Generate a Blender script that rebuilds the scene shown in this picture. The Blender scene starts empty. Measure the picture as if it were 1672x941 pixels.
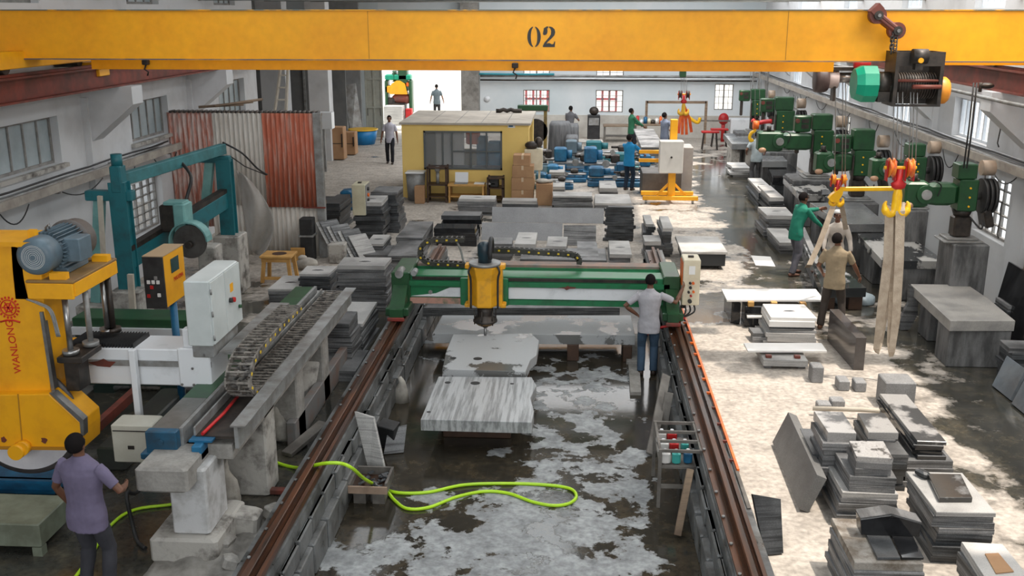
import bpy, bmesh, math, random
from mathutils import Vector, Matrix, Quaternion
R = random.Random(7)
D = bpy.data
SC = bpy.context.scene
COL = SC.collection
PI = math.pi

# ------------------------------------------------------------------ camera
F = 1650.0                    # focal length in pixels of the 1672 wide frame
H = 5.4                       # eye height
TH = math.atan(455.5 / F)     # pitch down
PS = math.atan(109 * math.cos(TH) / F)   # turned a little to the left
cam_d = D.cameras.new('camera')
cam = D.objects.new('camera', cam_d)
COL.objects.link(cam)
cam.location = (0, 0, H)
cam.rotation_euler = (PI / 2 - TH, 0, PS)
cam_d.sensor_width = 36.0
cam_d.lens = 36.0 * F / 1672.0
cam_d.clip_end = 300
SC.camera = cam

# ------------------------------------------------------------------ light
SC.view_settings.view_transform = 'Standard'
SC.view_settings.look = 'None'
SC.view_settings.gamma = 1.0
SC.view_settings.use_curve_mapping = False
SC.view_settings.exposure = 0.3
world = D.worlds.new('sky')
SC.world = world
world.use_nodes = True
_bg = world.node_tree.nodes['Background']
_bg.inputs[0].default_value = (0.93, 0.97, 1.0, 1)
_bg.inputs[1].default_value = 1.6

def sun(energy, az_vec, angle, col):
    l = D.lights.new('sun', 'SUN'); l.energy = energy; l.angle = math.radians(angle); l.color = col
    o = D.objects.new('sun', l); COL.objects.link(o)
    o.rotation_euler = Vector(az_vec).to_track_quat('-Z', 'Y').to_euler()
    o.location = (6, 10, 12)
    return o
def area_lamp(name, x, y, z, sx, sy, energy, col, tilt=0.0):
    l = D.lights.new(name, 'AREA'); l.shape = 'RECTANGLE'; l.size = sx; l.size_y = sy
    l.energy = energy; l.color = col
    o = D.objects.new(name, l); COL.objects.link(o)
    o.location = (x, y, z); o.rotation_euler = (0, tilt, 0)
    return o
SUN_DIR = (-0.33, 0.08, -1.0)
sun(3.5, SUN_DIR, 1.5, (1.0, 0.90, 0.79))
area_lamp('assumed_skylight_lamp', 5.6, 17, 7.0, 3.0, 24, 520, (1.0, 0.95, 0.88))  # lamp added under the assumed right skylight to carry its daylight
area_lamp('middle_fill_lamp', -0.8, 15, 7.2, 1.8, 22, 400, (0.90, 0.96, 1.0))  # added fill lamp; the roof above it is closed
area_lamp('left_fill_lamp', -5.5, 15, 7.0, 1.6, 20, 170, (0.92, 0.96, 1.0))  # added fill for the left side, with no roof opening over it
area_lamp('far_fill_lamp', 1.0, 36, 7.0, 12, 12, 1150, (0.96, 0.98, 1.0))  # added broad fill for the far end, mostly under closed roof

def front_fill(x, y, z, sx, sy, energy, col, pitch):
    o = area_lamp('front_fill_lamp', x, y, z, sx, sy, energy, col)
    o.rotation_euler = (PI / 2 - pitch, 0, 0)
front_fill(-.5, -3.6, 5.6, 13, 2.6, 600, (0.95, 0.98, 1.0), .25)  # unseen fill lamp behind the camera, added to brighten faces turned this way

# ------------------------------------------------------------------ photo <-> place
_cp, _sp, _ct, _st = math.cos(PS), math.sin(PS), math.cos(TH), math.sin(TH)
_FW = (-_sp * _ct, _cp * _ct, -_st); _RT = (_cp, _sp, 0.0); _UP = (-_sp * _st, _cp * _st, _ct)
def _ray(px, py):
    a = (px - 836) / F; b = -(py - 470.5) / F
    return tuple(_FW[i] + a * _RT[i] + b * _UP[i] for i in range(3))
def W(px, py, z=0.0):
    r = _ray(px, py); t = (z - H) / r[2]; return (r[0] * t, r[1] * t)
def WY(px, py, Y):
    r = _ray(px, py); t = Y / r[1]; return (r[0] * t, Y, H + r[2] * t)
def WX(px, py, X):
    r = _ray(px, py); t = X / r[0]; return (X, r[1] * t, H + r[2] * t)
def FB(l, t, r, b, Y, d):
    """box whose face towards the viewer stands at depth Y"""
    a = WY(l, b, Y); c = WY(r, t, Y)
    return (a[0], c[0], Y, Y + d, a[2], c[2])
def SB(l, r, yb, yt, yk, z0=0.0):
    """box standing at z0: front foot, front top edge and back top edge rows"""
    Y0 = W((l + r) / 2, yb, z0)[1]
    x0 = WY(l, (yt + yb) / 2, Y0)[0]; x1 = WY(r, (yt + yb) / 2, Y0)[0]
    z1 = WY((l + r) / 2, yt, Y0)[2]
    Y1 = W((l + r) / 2, yk, z1)[1]
    return (x0, x1, Y0, max(Y1, Y0 + .05), z0, z1)

# ------------------------------------------------------------------ materials
MATS = {}
def _n(nt, t, **k):
    n = nt.nodes.new(t)
    for a, v in k.items(): setattr(n, a, v)
    return n
def mat(name, c, c2=None, sc=4.0, lo=.35, hi=.65, rough=.6, rough2=None, metal=0.0, bump=0.0, bsc=None, fine=0.0, fsc=90.0, rnd=0.0,
        stretch=None, emit=None, es=0.0, alpha=1.0, trans=0.0, detail=6.0, wave=None, spec=None, strata=0.0):
    if name in MATS: return MATS[name]
    m = D.materials.new(name); m.use_nodes = True; MATS[name] = m
    nt = m.node_tree; b = nt.nodes['Principled BSDF']; L = nt.links.new
    b.inputs['Roughness'].default_value = rough; b.inputs['Metallic'].default_value = metal
    if spec is not None: b.inputs['Specular IOR Level'].default_value = spec
    if alpha < 1: b.inputs['Alpha'].default_value = alpha
    if trans: b.inputs['Transmission Weight'].default_value = trans
    if emit: b.inputs['Emission Color'].default_value = (*emit, 1); b.inputs['Emission Strength'].default_value = es
    tc = _n(nt, 'ShaderNodeTexCoord'); mp = _n(nt, 'ShaderNodeMapping')
    L(tc.outputs['Object'], mp.inputs[0])
    oi = _n(nt, 'ShaderNodeObjectInfo')
    ad = _n(nt, 'ShaderNodeVectorMath', operation='ADD')
    L(mp.outputs[0], ad.inputs[0])
    cmb = _n(nt, 'ShaderNodeMath', operation='MULTIPLY'); cmb.inputs[1].default_value = 37.0
    L(oi.outputs['Random'], cmb.inputs[0]); L(cmb.outputs[0], ad.inputs[1])
    vec = ad.outputs[0]
    if stretch: mp.inputs['Scale'].default_value = stretch
    c2 = c2 or c
    if wave:
        nz = _n(nt, 'ShaderNodeTexWave'); nz.inputs['Scale'].default_value = wave[0]; nz.inputs['Distortion'].default_value = wave[1]
        nz.inputs['Detail'].default_value = 3; nz.inputs['Detail Scale'].default_value = 1.2
        fac = nz.outputs['Fac']
    else:
        nz = _n(nt, 'ShaderNodeTexNoise'); nz.inputs['Scale'].default_value = sc; nz.inputs['Detail'].default_value = detail
        nz.inputs['Roughness'].default_value = .62; fac = nz.outputs['Fac']
    L(vec, nz.inputs['Vector'])
    mr = _n(nt, 'ShaderNodeMapRange'); mr.inputs['From Min'].default_value = lo; mr.inputs['From Max'].default_value = hi
    L(fac, mr.inputs['Value'])
    mx = _n(nt, 'ShaderNodeMix', data_type='RGBA'); mx.inputs[6].default_value = (*c, 1); mx.inputs[7].default_value = (*c2, 1)
    L(mr.outputs[0], mx.inputs[0]); colr = mx.outputs[2]
    if fine:
        f = _n(nt, 'ShaderNodeTexNoise'); f.inputs['Scale'].default_value = fsc; f.inputs['Detail'].default_value = 3
        L(vec, f.inputs['Vector'])
        fr = _n(nt, 'ShaderNodeMapRange'); fr.inputs['From Min'].default_value = .3; fr.inputs['From Max'].default_value = .7
        fr.inputs['To Min'].default_value = 1 - fine; fr.inputs['To Max'].default_value = 1 + fine
        L(f.outputs['Fac'], fr.inputs['Value'])
        vm = _n(nt, 'ShaderNodeVectorMath', operation='SCALE'); L(colr, vm.inputs[0]); L(fr.outputs[0], vm.inputs['Scale']); colr = vm.outputs[0]
    if strata:      # sawn edges show as dark level lines
        sm = _n(nt, 'ShaderNodeMapping'); sm.inputs['Scale'].default_value = (1.2, 1.2, 42); L(tc.outputs['Object'], sm.inputs[0])
        sa = _n(nt, 'ShaderNodeVectorMath', operation='ADD'); L(sm.outputs[0], sa.inputs[0]); L(cmb.outputs[0], sa.inputs[1])
        sn = _n(nt, 'ShaderNodeTexNoise'); sn.inputs['Scale'].default_value = 1.0; sn.inputs['Detail'].default_value = 4; L(sa.outputs[0], sn.inputs['Vector'])
        sr = _n(nt, 'ShaderNodeMapRange'); sr.inputs['From Min'].default_value = .38; sr.inputs['From Max'].default_value = .55; sr.inputs['To Min'].default_value = 1 - strata; sr.inputs['To Max'].default_value = 1.1
        L(sn.outputs['Fac'], sr.inputs['Value'])
        vm = _n(nt, 'ShaderNodeVectorMath', operation='SCALE'); L(colr, vm.inputs[0]); L(sr.outputs[0], vm.inputs['Scale']); colr = vm.outputs[0]
    if rnd:
        rr = _n(nt, 'ShaderNodeMapRange'); rr.inputs['To Min'].default_value = 1 - rnd; rr.inputs['To Max'].default_value = 1 + rnd
        L(oi.outputs['Random'], rr.inputs['Value'])
        vm = _n(nt, 'ShaderNodeVectorMath', operation='SCALE'); L(colr, vm.inputs[0]); L(rr.outputs[0], vm.inputs['Scale']); colr = vm.outputs[0]
    L(colr, b.inputs['Base Color'])
    if rough2 is not None:
        r2 = _n(nt, 'ShaderNodeMapRange'); r2.inputs['To Min'].default_value = rough; r2.inputs['To Max'].default_value = rough2
        L(mr.outputs[0], r2.inputs['Value']); L(r2.outputs[0], b.inputs['Roughness'])
    if bump:
        bn = _n(nt, 'ShaderNodeTexNoise'); bn.inputs['Scale'].default_value = bsc or sc * 3; bn.inputs['Detail'].default_value = 5
        L(vec, bn.inputs['Vector'])
        bp = _n(nt, 'ShaderNodeBump'); bp.inputs['Strength'].default_value = bump; bp.inputs['Distance'].default_value = .02
        L(bn.outputs['Fac'], bp.inputs['Height']); L(bp.outputs[0], b.inputs['Normal'])
    return m

def floor_mat(name, dry, dry2, wet, spots, bias=0.0, dry3=None, sc=1.1, soft=.05, thr=.5):
    """concrete with water standing in irregular patches; spots = (x, y, rx, ry, amount) where water collects"""
    m = D.materials.new(name); m.use_nodes = True
    nt = m.node_tree; b = nt.nodes['Principled BSDF']; L = nt.links.new
    g = _n(nt, 'ShaderNodeNewGeometry'); P = g.outputs['Position']
    n1 = _n(nt, 'ShaderNodeTexNoise'); n1.inputs['Scale'].default_value = sc; n1.inputs['Detail'].default_value = 9; n1.inputs['Roughness'].default_value = .62
    n1.inputs['Distortion'].default_value = .12
    L(P, n1.inputs['Vector'])
    n2 = _n(nt, 'ShaderNodeTexNoise'); n2.inputs['Scale'].default_value = 2.6; n2.inputs['Detail'].default_value = 9; n2.inputs['Roughness'].default_value = .7
    L(P, n2.inputs['Vector'])
    acc = n1.outputs['Fac']
    a0 = _n(nt, 'ShaderNodeMath', operation='ADD'); L(acc, a0.inputs[0]); a0.inputs[1].default_value = bias; acc = a0.outputs[0]
    for (x, y, rx, ry, amt) in spots:
        s = _n(nt, 'ShaderNodeVectorMath', operation='SUBTRACT'); L(P, s.inputs[0]); s.inputs[1].default_value = (x, y, 0)
        q = _n(nt, 'ShaderNodeVectorMath', operation='MULTIPLY'); L(s.outputs[0], q.inputs[0]); q.inputs[1].default_value = (1 / rx, 1 / ry, 0)
        l = _n(nt, 'ShaderNodeVectorMath', operation='LENGTH'); L(q.outputs[0], l.inputs[0])
        r = _n(nt, 'ShaderNodeMapRange'); r.inputs['From Min'].default_value = .35; r.inputs['From Max'].default_value = 1.25
        r.inputs['To Min'].default_value = amt; r.inputs['To Max'].default_value = 0
        L(l.outputs['Value'], r.inputs['Value'])
        a = _n(nt, 'ShaderNodeMath', operation='ADD'); L(acc, a.inputs[0]); L(r.outputs[0], a.inputs[1]); acc = a.outputs[0]
    wetm = _n(nt, 'ShaderNodeMapRange'); wetm.inputs['From Min'].default_value = thr - soft; wetm.inputs['From Max'].default_value = thr + soft
    L(acc, wetm.inputs['Value'])
    dm = _n(nt, 'ShaderNodeMix', data_type='RGBA'); dm.inputs[6].default_value = (*dry, 1); dm.inputs[7].default_value = (*dry2, 1)
    dr = _n(nt, 'ShaderNodeMapRange'); dr.inputs['From Min'].default_value = .4; dr.inputs['From Max'].default_value = .62
    L(n2.outputs['Fac'], dr.inputs['Value']); L(dr.outputs[0], dm.inputs[0])
    n3 = _n(nt, 'ShaderNodeTexNoise'); n3.inputs['Scale'].default_value = 14; n3.inputs['Detail'].default_value = 6
    L(P, n3.inputs['Vector'])
    w2 = _n(nt, 'ShaderNodeMix', data_type='RGBA'); w2.inputs[6].default_value = (*wet, 1)
    w2.inputs[7].default_value = tuple(min(1, v * 2.1) for v in (wet[0] * 1.15, wet[1], wet[2] * .8)) + (1,)
    wr = _n(nt, 'ShaderNodeMapRange'); wr.inputs['From Min'].default_value = .45; wr.inputs['From Max'].default_value = .75
    L(n2.outputs['Fac'], wr.inputs['Value']); L(wr.outputs[0], w2.inputs[0])
    mm = _n(nt, 'ShaderNodeMix', data_type='RGBA'); L(wetm.outputs[0], mm.inputs[0]); L(dm.outputs[2], mm.inputs[6]); L(w2.outputs[2], mm.inputs[7])
    fr = _n(nt, 'ShaderNodeMapRange'); fr.inputs['From Min'].default_value = .3; fr.inputs['From Max'].default_value = .7
    fr.inputs['To Min'].default_value = .72; fr.inputs['To Max'].default_value = 1.22
    L(n3.outputs['Fac'], fr.inputs['Value'])
    vm = _n(nt, 'ShaderNodeVectorMath', operation='SCALE'); L(mm.outputs[2], vm.inputs[0]); L(fr.outputs[0], vm.inputs['Scale'])
    L(vm.outputs[0], b.inputs['Base Color'])
    ro = _n(nt, 'ShaderNodeMapRange'); ro.inputs['To Min'].default_value = .78; ro.inputs['To Max'].default_value = .12
    L(wetm.outputs[0], ro.inputs['Value']); L(ro.outputs[0], b.inputs['Roughness'])
    bp = _n(nt, 'ShaderNodeBump'); bp.inputs['Distance'].default_value = .012
    st = _n(nt, 'ShaderNodeMapRange'); st.inputs['To Min'].default_value = .55; st.inputs['To Max'].default_value = .06
    L(wetm.outputs[0], st.inputs['Value']); L(st.outputs[0], bp.inputs['Strength'])
    L(n3.outputs['Fac'], bp.inputs['Height']); L(bp.outputs[0], b.inputs['Normal'])
    return m

# ------------------------------------------------------------------ mesh builder
class MB:
    def __init__(s): s.v = []; s.f = []; s.sm = []
    def add(s, vs, fs, smooth=False):
        k = len(s.v); s.v += [tuple(v) for v in vs]
        for f in fs: s.f.append([i + k for i in f]); s.sm.append(smooth)
        return s
    def box(s, x0, x1, y0, y1, z0, z1, M=None, c=0.0):
        if x1 < x0: x0, x1 = x1, x0
        if y1 < y0: y0, y1 = y1, y0
        if z1 < z0: z0, z1 = z1, z0
        c = min(c, (x1 - x0) * .45, (y1 - y0) * .45, (z1 - z0) * .45)
        if c <= 0:
            vs = [(x0, y0, z0), (x1, y0, z0), (x1, y1, z0), (x0, y1, z0), (x0, y0, z1), (x1, y0, z1), (x1, y1, z1), (x0, y1, z1)]
            fs = [(3, 2, 1, 0), (4, 5, 6, 7), (0, 1, 5, 4), (1, 2, 6, 5), (2, 3, 7, 6), (3, 0, 4, 7)]
        else:   # chamfered box
            vs = []; fs = []
            for (a, b_, z) in ((c, c, z0), (0, 0, z0 + c), (0, 0, z1 - c), (c, c, z1)):
                k = c if a == 0 else c * 1.7
                X0, X1, Y0, Y1 = x0 + a, x1 - a, y0 + a, y1 - a
                vs += [(X0 + k, Y0, z), (X1 - k, Y0, z), (X1, Y0 + k, z), (X1, Y1 - k, z), (X1 - k, Y1, z), (X0 + k, Y1, z), (X0, Y1 - k, z), (X0, Y0 + k, z)]
            for l in range(3):
                for i in range(8):
                    j = (i + 1) % 8; fs.append((l * 8 + i, l * 8 + j, l * 8 + 8 + j, l * 8 + 8 + i))
            fs.append(tuple(range(7, -1, -1))); fs.append(tuple(range(24, 32)))
        if M is not None: vs = [tuple(M @ Vector(v)) for v in vs]
        return s.add(vs, fs)
    def bx(s, b, **k): return s.box(*b, **k)
    def obox(s, c, size, rot=(0, 0, 0), ch=0.0):
        M = Matrix.Translation(c) @ (rot if isinstance(rot, Matrix) else __import__('mathutils').Euler(rot).to_matrix().to_4x4())
        a, b, d = size[0] / 2, size[1] / 2, size[2] / 2
        return s.box(-a, a, -b, b, -d, d, M=M, c=ch)
    def bar(s, p0, p1, w, h=None, up=(0, 0, 1), ch=0.0):
        p0, p1 = Vector(p0), Vector(p1); h = h or w
        d = p1 - p0; L = d.length; d.normalize()
        u = Vector(up)
        if abs(d.dot(u)) > .98: u = Vector((0, 1, 0))
        x = d.cross(u).normalized(); u = x.cross(d).normalized()
        M = Matrix.Translation((p0 + p1) / 2) @ Matrix((x, d, u)).transposed().to_4x4()
        return s.box(-w / 2, w / 2, -L / 2, L / 2, -h / 2, h / 2, M=M, c=ch)
    def cyl(s, p0, p1, r0, r1=None, n=16, cap=True, smooth=True):
        p0, p1 = Vector(p0), Vector(p1); r1 = r0 if r1 is None else r1
        d = (p1 - p0).normalized(); u = Vector((0, 0, 1)) if abs(d.z) < .9 else Vector((1, 0, 0))
        x = d.cross(u).normalized(); y = d.cross(x)
        vs = []
        for p, r in ((p0, r0), (p1, r1)):
            for i in range(n):
                a = 2 * PI * i / n; vs.append(p + x * (r * math.cos(a)) + y * (r * math.sin(a)))
        s.add(vs, [(i, (i + 1) % n, n + (i + 1) % n, n + i) for i in range(n)], smooth)
        if cap:
            k = len(s.v) - 2 * n
            s.f.append([k + i for i in range(n - 1, -1, -1)]); s.sm.append(False)
            s.f.append([k + n + i for i in range(n)]); s.sm.append(False)
        return s
    def tube(s, pts, r, n=8, closed=False):
        pts = [Vector(p) for p in pts]; m = len(pts)
        rr = r if isinstance(r, (list, tuple)) else [r] * m
        vs = []; prev = None
        for i, p in enumerate(pts):
            t = (pts[min(i + 1, m - 1)] - pts[max(i - 1, 0)])
            if t.length < 1e-6: t = Vector((0, 0, 1))
            t.normalize()
            if prev is None:
                u = Vector((0, 0, 1)) if abs(t.z) < .9 else Vector((1, 0, 0)); x = t.cross(u).normalized()
            else:
                x = (prev - t * prev.dot(t)).normalized()
            prev = x; y = t.cross(x)
            for k in range(n):
                a = 2 * PI * k / n; vs.append(p + x * (rr[i] * math.cos(a)) + y * (rr[i] * math.sin(a)))
        fs = []
        for i in range(m - 1):
            for k in range(n):
                k2 = (k + 1) % n; fs.append((i * n + k, i * n + k2, (i + 1) * n + k2, (i + 1) * n + k))
        s.add(vs, fs, True)
        k = len(s.v) - m * n
        s.f.append([k + i for i in range(n - 1, -1, -1)]); s.sm.append(False)
        s.f.append([k + (m - 1) * n + i for i in range(n)]); s.sm.append(False)
        return s
    def loft(s, rings, side=(1, 0, 0), n=14):
        """rings = [(centre, rx, ry)]; rx along side"""
        m = len(rings); P = [Vector(r[0]) for r in rings]; vs = []
        for i, (c, rx, ry) in enumerate(rings):
            t = (P[min(i + 1, m - 1)] - P[max(i - 1, 0)]).normalized()
            sd = Vector(side); x = sd - t * sd.dot(t)
            if x.length < 1e-3: x = Vector((0, 1, 0)) - t * t.y
            x.normalize(); y = t.cross(x)
            for k in range(n):
                a = 2 * PI * k / n; vs.append(P[i] + x * (rx * math.cos(a)) + y * (ry * math.sin(a)))
        fs = []
        for i in range(m - 1):
            for k in range(n):
                k2 = (k + 1) % n; fs.append((i * n + k, i * n + k2, (i + 1) * n + k2, (i + 1) * n + k))
        fs.append(tuple(range(n - 1, -1, -1))); fs.append(tuple((m - 1) * n + i for i in range(n)))
        return s.add(vs, fs, True)
    def ell(s, c, r, n=14, m=9, rot=None):
        vs = []; fs = []
        for i in range(m + 1):
            a = PI * i / m
            for k in range(n):
                b = 2 * PI * k / n
                v = Vector((r[0] * math.sin(a) * math.cos(b), r[1] * math.sin(a) * math.sin(b), r[2] * math.cos(a)))
                if rot is not None: v = rot @ v
                vs.append(Vector(c) + v)
        for i in range(m):
            for k in range(n):
                k2 = (k + 1) % n
                fs.append((i * n + k, (i + 1) * n + k, (i + 1) * n + k2, i * n + k2))
        return s.add(vs, fs, True)
    def prism(s, poly, a, b, axis='z'):
        """poly of 2D points, extruded from a to b along axis; z: (x,y)  y: (x,z)  x: (y,z)"""
        n = len(poly)
        def p(q, t):
            return (q[0], q[1], t) if axis == 'z' else ((q[0], t, q[1]) if axis == 'y' else (t, q[0], q[1]))
        vs = [p(q, a) for q in poly] + [p(q, b) for q in poly]
        fs = [tuple(range(n - 1, -1, -1)), tuple(range(n, 2 * n))] + [(i, (i + 1) % n, n + (i + 1) % n, n + i) for i in range(n)]
        return s.add(vs, fs)
    def lathe(s, prof, c, axis='z', n=20):
        vs = []
        for (r, t) in prof:
            for k in range(n):
                a = 2 * PI * k / n; u, w = r * math.cos(a), r * math.sin(a)
                vs.append((c[0] + u, c[1] + w, c[2] + t) if axis == 'z' else ((c[0] + u, c[1] + t, c[2] + w) if axis == 'y' else (c[0] + t, c[1] + u, c[2] + w)))
        fs = []
        for i in range(len(prof) - 1):
            for k in range(n):
                k2 = (k + 1) % n; fs.append((i * n + k, i * n + k2, (i + 1) * n + k2, (i + 1) * n + k))
        fs.append(tuple(range(n - 1, -1, -1))); fs.append(tuple((len(prof) - 1) * n + i for i in range(n)))
        return s.add(vs, fs, True)
    def build(s, name, m, parent=None, label=None, cat=None, group=None, kind=None, loc=None, rz=0.0, mods=None, bevel=0.0):
        if parent is not None:
            L = Vector((0, 0, 0)); q = parent
            while q is not None: L += q.location; q = q.parent
        elif loc is not None: L = Vector(loc)
        elif s.v:
            xs = [v[0] for v in s.v]; ys = [v[1] for v in s.v]; zs = [v[2] for v in s.v]
            L = Vector(((min(xs) + max(xs)) / 2, (min(ys) + max(ys)) / 2, min(zs)))
        else: L = Vector((0, 0, 0))
        me = D.meshes.new(name)
        me.from_pydata([tuple(Vector(v) - L) for v in s.v], [], s.f)
        me.polygons.foreach_set('use_smooth', s.sm)
        bm = bmesh.new(); bm.from_mesh(me); bmesh.ops.recalc_face_normals(bm, faces=bm.faces); bm.to_mesh(me); bm.free()
        me.materials.append(m); me.update()
        o = D.objects.new(name, me); COL.objects.link(o)
        if parent is not None: o.parent = parent
        else: o.location = L
        if bevel:
            bv = o.modifiers.new('bevel', 'BEVEL'); bv.width = bevel; bv.segments = 2; bv.limit_method = 'ANGLE'
        tag(o, label, cat, group, kind)
        return o
def tag(o, label=None, cat=None, group=None, kind=None):
    if label: o['label'] = label
    if cat:
        o['category'] = cat
        if not kind: kind = 'thing'
    if group: o['group'] = group
    if kind: o['kind'] = kind
    return o
def thing(name, loc, label, cat, group=None):
    o = D.objects.new(name, None); COL.objects.link(o); o.location = loc
    o.empty_display_size = .1
    return tag(o, label, cat, group)
def text(s, name, size, m, parent, loc, rot, depth=.003, sx=1.0):
    c = D.curves.new('letters', 'FONT'); c.body = s; c.size = size; c.extrude = depth; c.align_x = 'CENTER'; c.align_y = 'CENTER'
    t = D.objects.new('letters', c); COL.objects.link(t)
    bpy.context.view_layer.update()
    me = D.meshes.new_from_object(t.evaluated_get(bpy.context.evaluated_depsgraph_get()))
    D.objects.remove(t); D.curves.remove(c)
    me.materials.clear(); me.materials.append(m)
    o = D.objects.new(name, me); COL.objects.link(o); o.parent = parent
    L = Vector((0, 0, 0)); q = parent
    while q is not None: L += q.location; q = q.parent
    o.location = Vector(loc) - L; o.rotation_euler = rot; o.scale = (sx, 1, 1)
    return o
def catenary(p0, p1, sag, n=10):
    p0, p1 = Vector(p0), Vector(p1)
    return [p0.lerp(p1, i / n) - Vector((0, 0, sag * 4 * (i / n) * (1 - i / n))) for i in range(n + 1)]
def smooth_path(pts, k=6):
    pts = [Vector(p) for p in pts]; out = []
    for i in range(len(pts) - 1):
        p0 = pts[max(i - 1, 0)]; p1 = pts[i]; p2 = pts[i + 1]; p3 = pts[min(i + 2, len(pts) - 1)]
        for j in range(k):
            t = j / k
            out.append(.5 * ((2 * p1) + (p2 - p0) * t + (2 * p0 - 5 * p1 + 4 * p2 - p3) * t * t + (3 * p1 - p0 - 3 * p2 + p3) * t ** 3))
    out.append(pts[-1]); return out

# palette
m_yel = mat('crane_yellow_paint', (.98, .43, .003), (.90, .36, .002), sc=1.2, rough=.5, fine=.05, fsc=8, bump=.05)
m_yel2 = mat('machine_yellow_paint', (.90, .42, .008), (.72, .30, .01), sc=3, lo=.45, hi=.8, rough=.4)
m_yelsp = mat('spindle_yellow_paint', (.80, .38, .01), (.42, .20, .03), sc=5, lo=.5, hi=.8, rough=.45)
m_rust = mat('red_oxide_steel', (.22, .045, .028), (.10, .03, .02), sc=3, rough=.6)
m_rail = mat('rusty_rail_steel', (.13, .045, .016), (.035, .02, .014), sc=2, rough=.42, rough2=.3, metal=.35, stretch=(8, .6, 8))
m_wall = mat('whitewashed_plaster', (.62, .63, .64), (.42, .42, .42), sc=.7, lo=.5, hi=.85, rough=.85, bump=.15, bsc=6)
m_wallfar = mat('pale_blue_plaster', (.60, .67, .70), (.72, .76, .78), sc=.5, rough=.8)
m_conc = mat('rough_concrete', (.33, .315, .29), (.15, .14, .125), sc=3, lo=.4, hi=.75, rough=.85, bump=.4, bsc=14, fine=.1, fsc=30)
m_concl = mat('pale_concrete', (.42, .40, .365), (.09, .08, .07), sc=3.5, lo=.46, hi=.66, rough=.85, bump=.4, bsc=12)
m_plinth = mat('grey_stone_plinth', (.17, .17, .17), (.06, .06, .06), sc=2, stretch=(3, 3, .7), lo=.38, hi=.62, rough=.6, fine=.15)
m_block = mat('wet_block_masonry', (.17, .175, .175), (.035, .035, .032), sc=2.4, lo=.4, hi=.65, rough=.6, rough2=.25, bump=.5, bsc=10)
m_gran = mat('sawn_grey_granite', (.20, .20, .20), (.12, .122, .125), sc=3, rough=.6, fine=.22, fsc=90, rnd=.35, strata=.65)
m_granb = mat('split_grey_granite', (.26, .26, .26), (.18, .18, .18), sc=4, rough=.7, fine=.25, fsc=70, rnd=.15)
m_granl = mat('pale_lit_granite', (.42, .41, .395), (.30, .295, .285), sc=2, lo=.45, hi=.75, rough=.7, fine=.14, fsc=90, rnd=.15, strata=.25)  # pale granite; on stack tops, light from above is put into its colour
m_grand = mat('dark_granite', (.085, .09, .095), (.04, .043, .046), sc=3, rough=.4, fine=.25, fsc=90, rnd=.35, strata=.6)
m_pol = mat('polished_black_granite', (.022, .023, .025), (.012, .012, .013), sc=6, rough=.07, rnd=.2)
m_slab = mat('granite_slab_wet', (.40, .41, .415), (.11, .11, .105), sc=1.3, lo=.53, hi=.56, rough=.6, rough2=.2, fine=.1, fsc=130)
m_stripe = mat('water_streaked_granite', (.22, .225, .225), (.44, .45, .455), sc=4.6, lo=.40, hi=.56, rough=.4, stretch=(4.0, .22, 1), fine=.08, fsc=120)
m_white = mat('white_marble_slab', (.76, .745, .72), (.68, .66, .63), sc=2, rough=.5, rnd=.04)
m_teal = mat('teal_paint', (.012, .14, .165), (.02, .07, .08), sc=4, lo=.5, hi=.8, rough=.45)
m_teall = mat('faded_teal_paint', (.20, .42, .40), (.12, .28, .27), sc=3, rough=.6)
m_green = mat('machine_green_paint', (.012, .16, .06), (.02, .075, .035), sc=5, lo=.5, hi=.8, rough=.35)
m_dgreen = mat('dark_green_paint', (.016, .075, .026), (.012, .035, .018), sc=4, lo=.45, hi=.8, rough=.38)
m_motg = mat('bright_green_paint', (.0, .30, .17), (.0, .24, .14), sc=3, rough=.4)
m_blue = mat('blue_machine_paint', (.012, .15, .30), (.01, .07, .15), sc=4, rough=.45, rnd=.25)
m_blk = mat('black_rubber', (.012, .012, .013), (.03, .03, .03), sc=6, rough=.55)
m_dark = mat('dark_greasy_steel', (.03, .028, .026), (.075, .06, .05), sc=6, rough=.45, metal=.5)
m_steel = mat('bare_steel', (.42, .42, .42), (.25, .24, .23), sc=5, rough=.3, metal=.85)
m_galv = mat('galvanised_steel', (.36, .37, .37), (.20, .19, .175), sc=4, rough=.5, metal=.4)
m_cream = mat('cream_enamel', (.72, .66, .50), (.60, .53, .38), sc=3, rough=.45)
m_lgrey = mat('light_grey_enamel', (.60, .64, .63), (.50, .54, .53), sc=2, rough=.4)
m_wenam = mat('white_enamel', (.74, .76, .78), (.52, .54, .55), sc=3, lo=.55, hi=.8, rough=.4)
m_motor = mat('blue_grey_paint', (.13, .19, .23), (.09, .13, .16), sc=4, rough=.42)
m_orange = mat('orange_paint', (.85, .17, .015), (.60, .10, .01), sc=4, rough=.45)
m_red = mat('red_paint', (.55, .015, .015), (.35, .01, .01), sc=4, rough=.45)
m_wood = mat('worn_timber', (.30, .22, .15), (.16, .11, .075), sc=2, rough=.8, stretch=(1, 1, 6))
m_woodg = mat('wet_grey_timber', (.20, .185, .165), (.09, .08, .07), sc=3, rough=.6, bump=.3)
m_ply = mat('yellow_timber', (.58, .33, .10), (.42, .22, .06), sc=3, rough=.65)
m_dwood = mat('dark_brown_wood', (.07, .035, .02), (.04, .02, .012), sc=4, rough=.5)
m_card = mat('brown_cardboard', (.42, .25, .13), (.34, .19, .10), sc=2, rough=.85, rnd=.08)
m_office = mat('yellow_wall_paint', (.86, .62, .20), (.80, .56, .17), sc=1, rough=.75)
m_roofc = mat('office_roof_board', (.47, .43, .37), (.33, .30, .26), sc=1.5, rough=.85)
m_hose = mat('lime_hose', (.50, .82, .02), (.42, .72, .02), sc=3, rough=.35)
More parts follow.
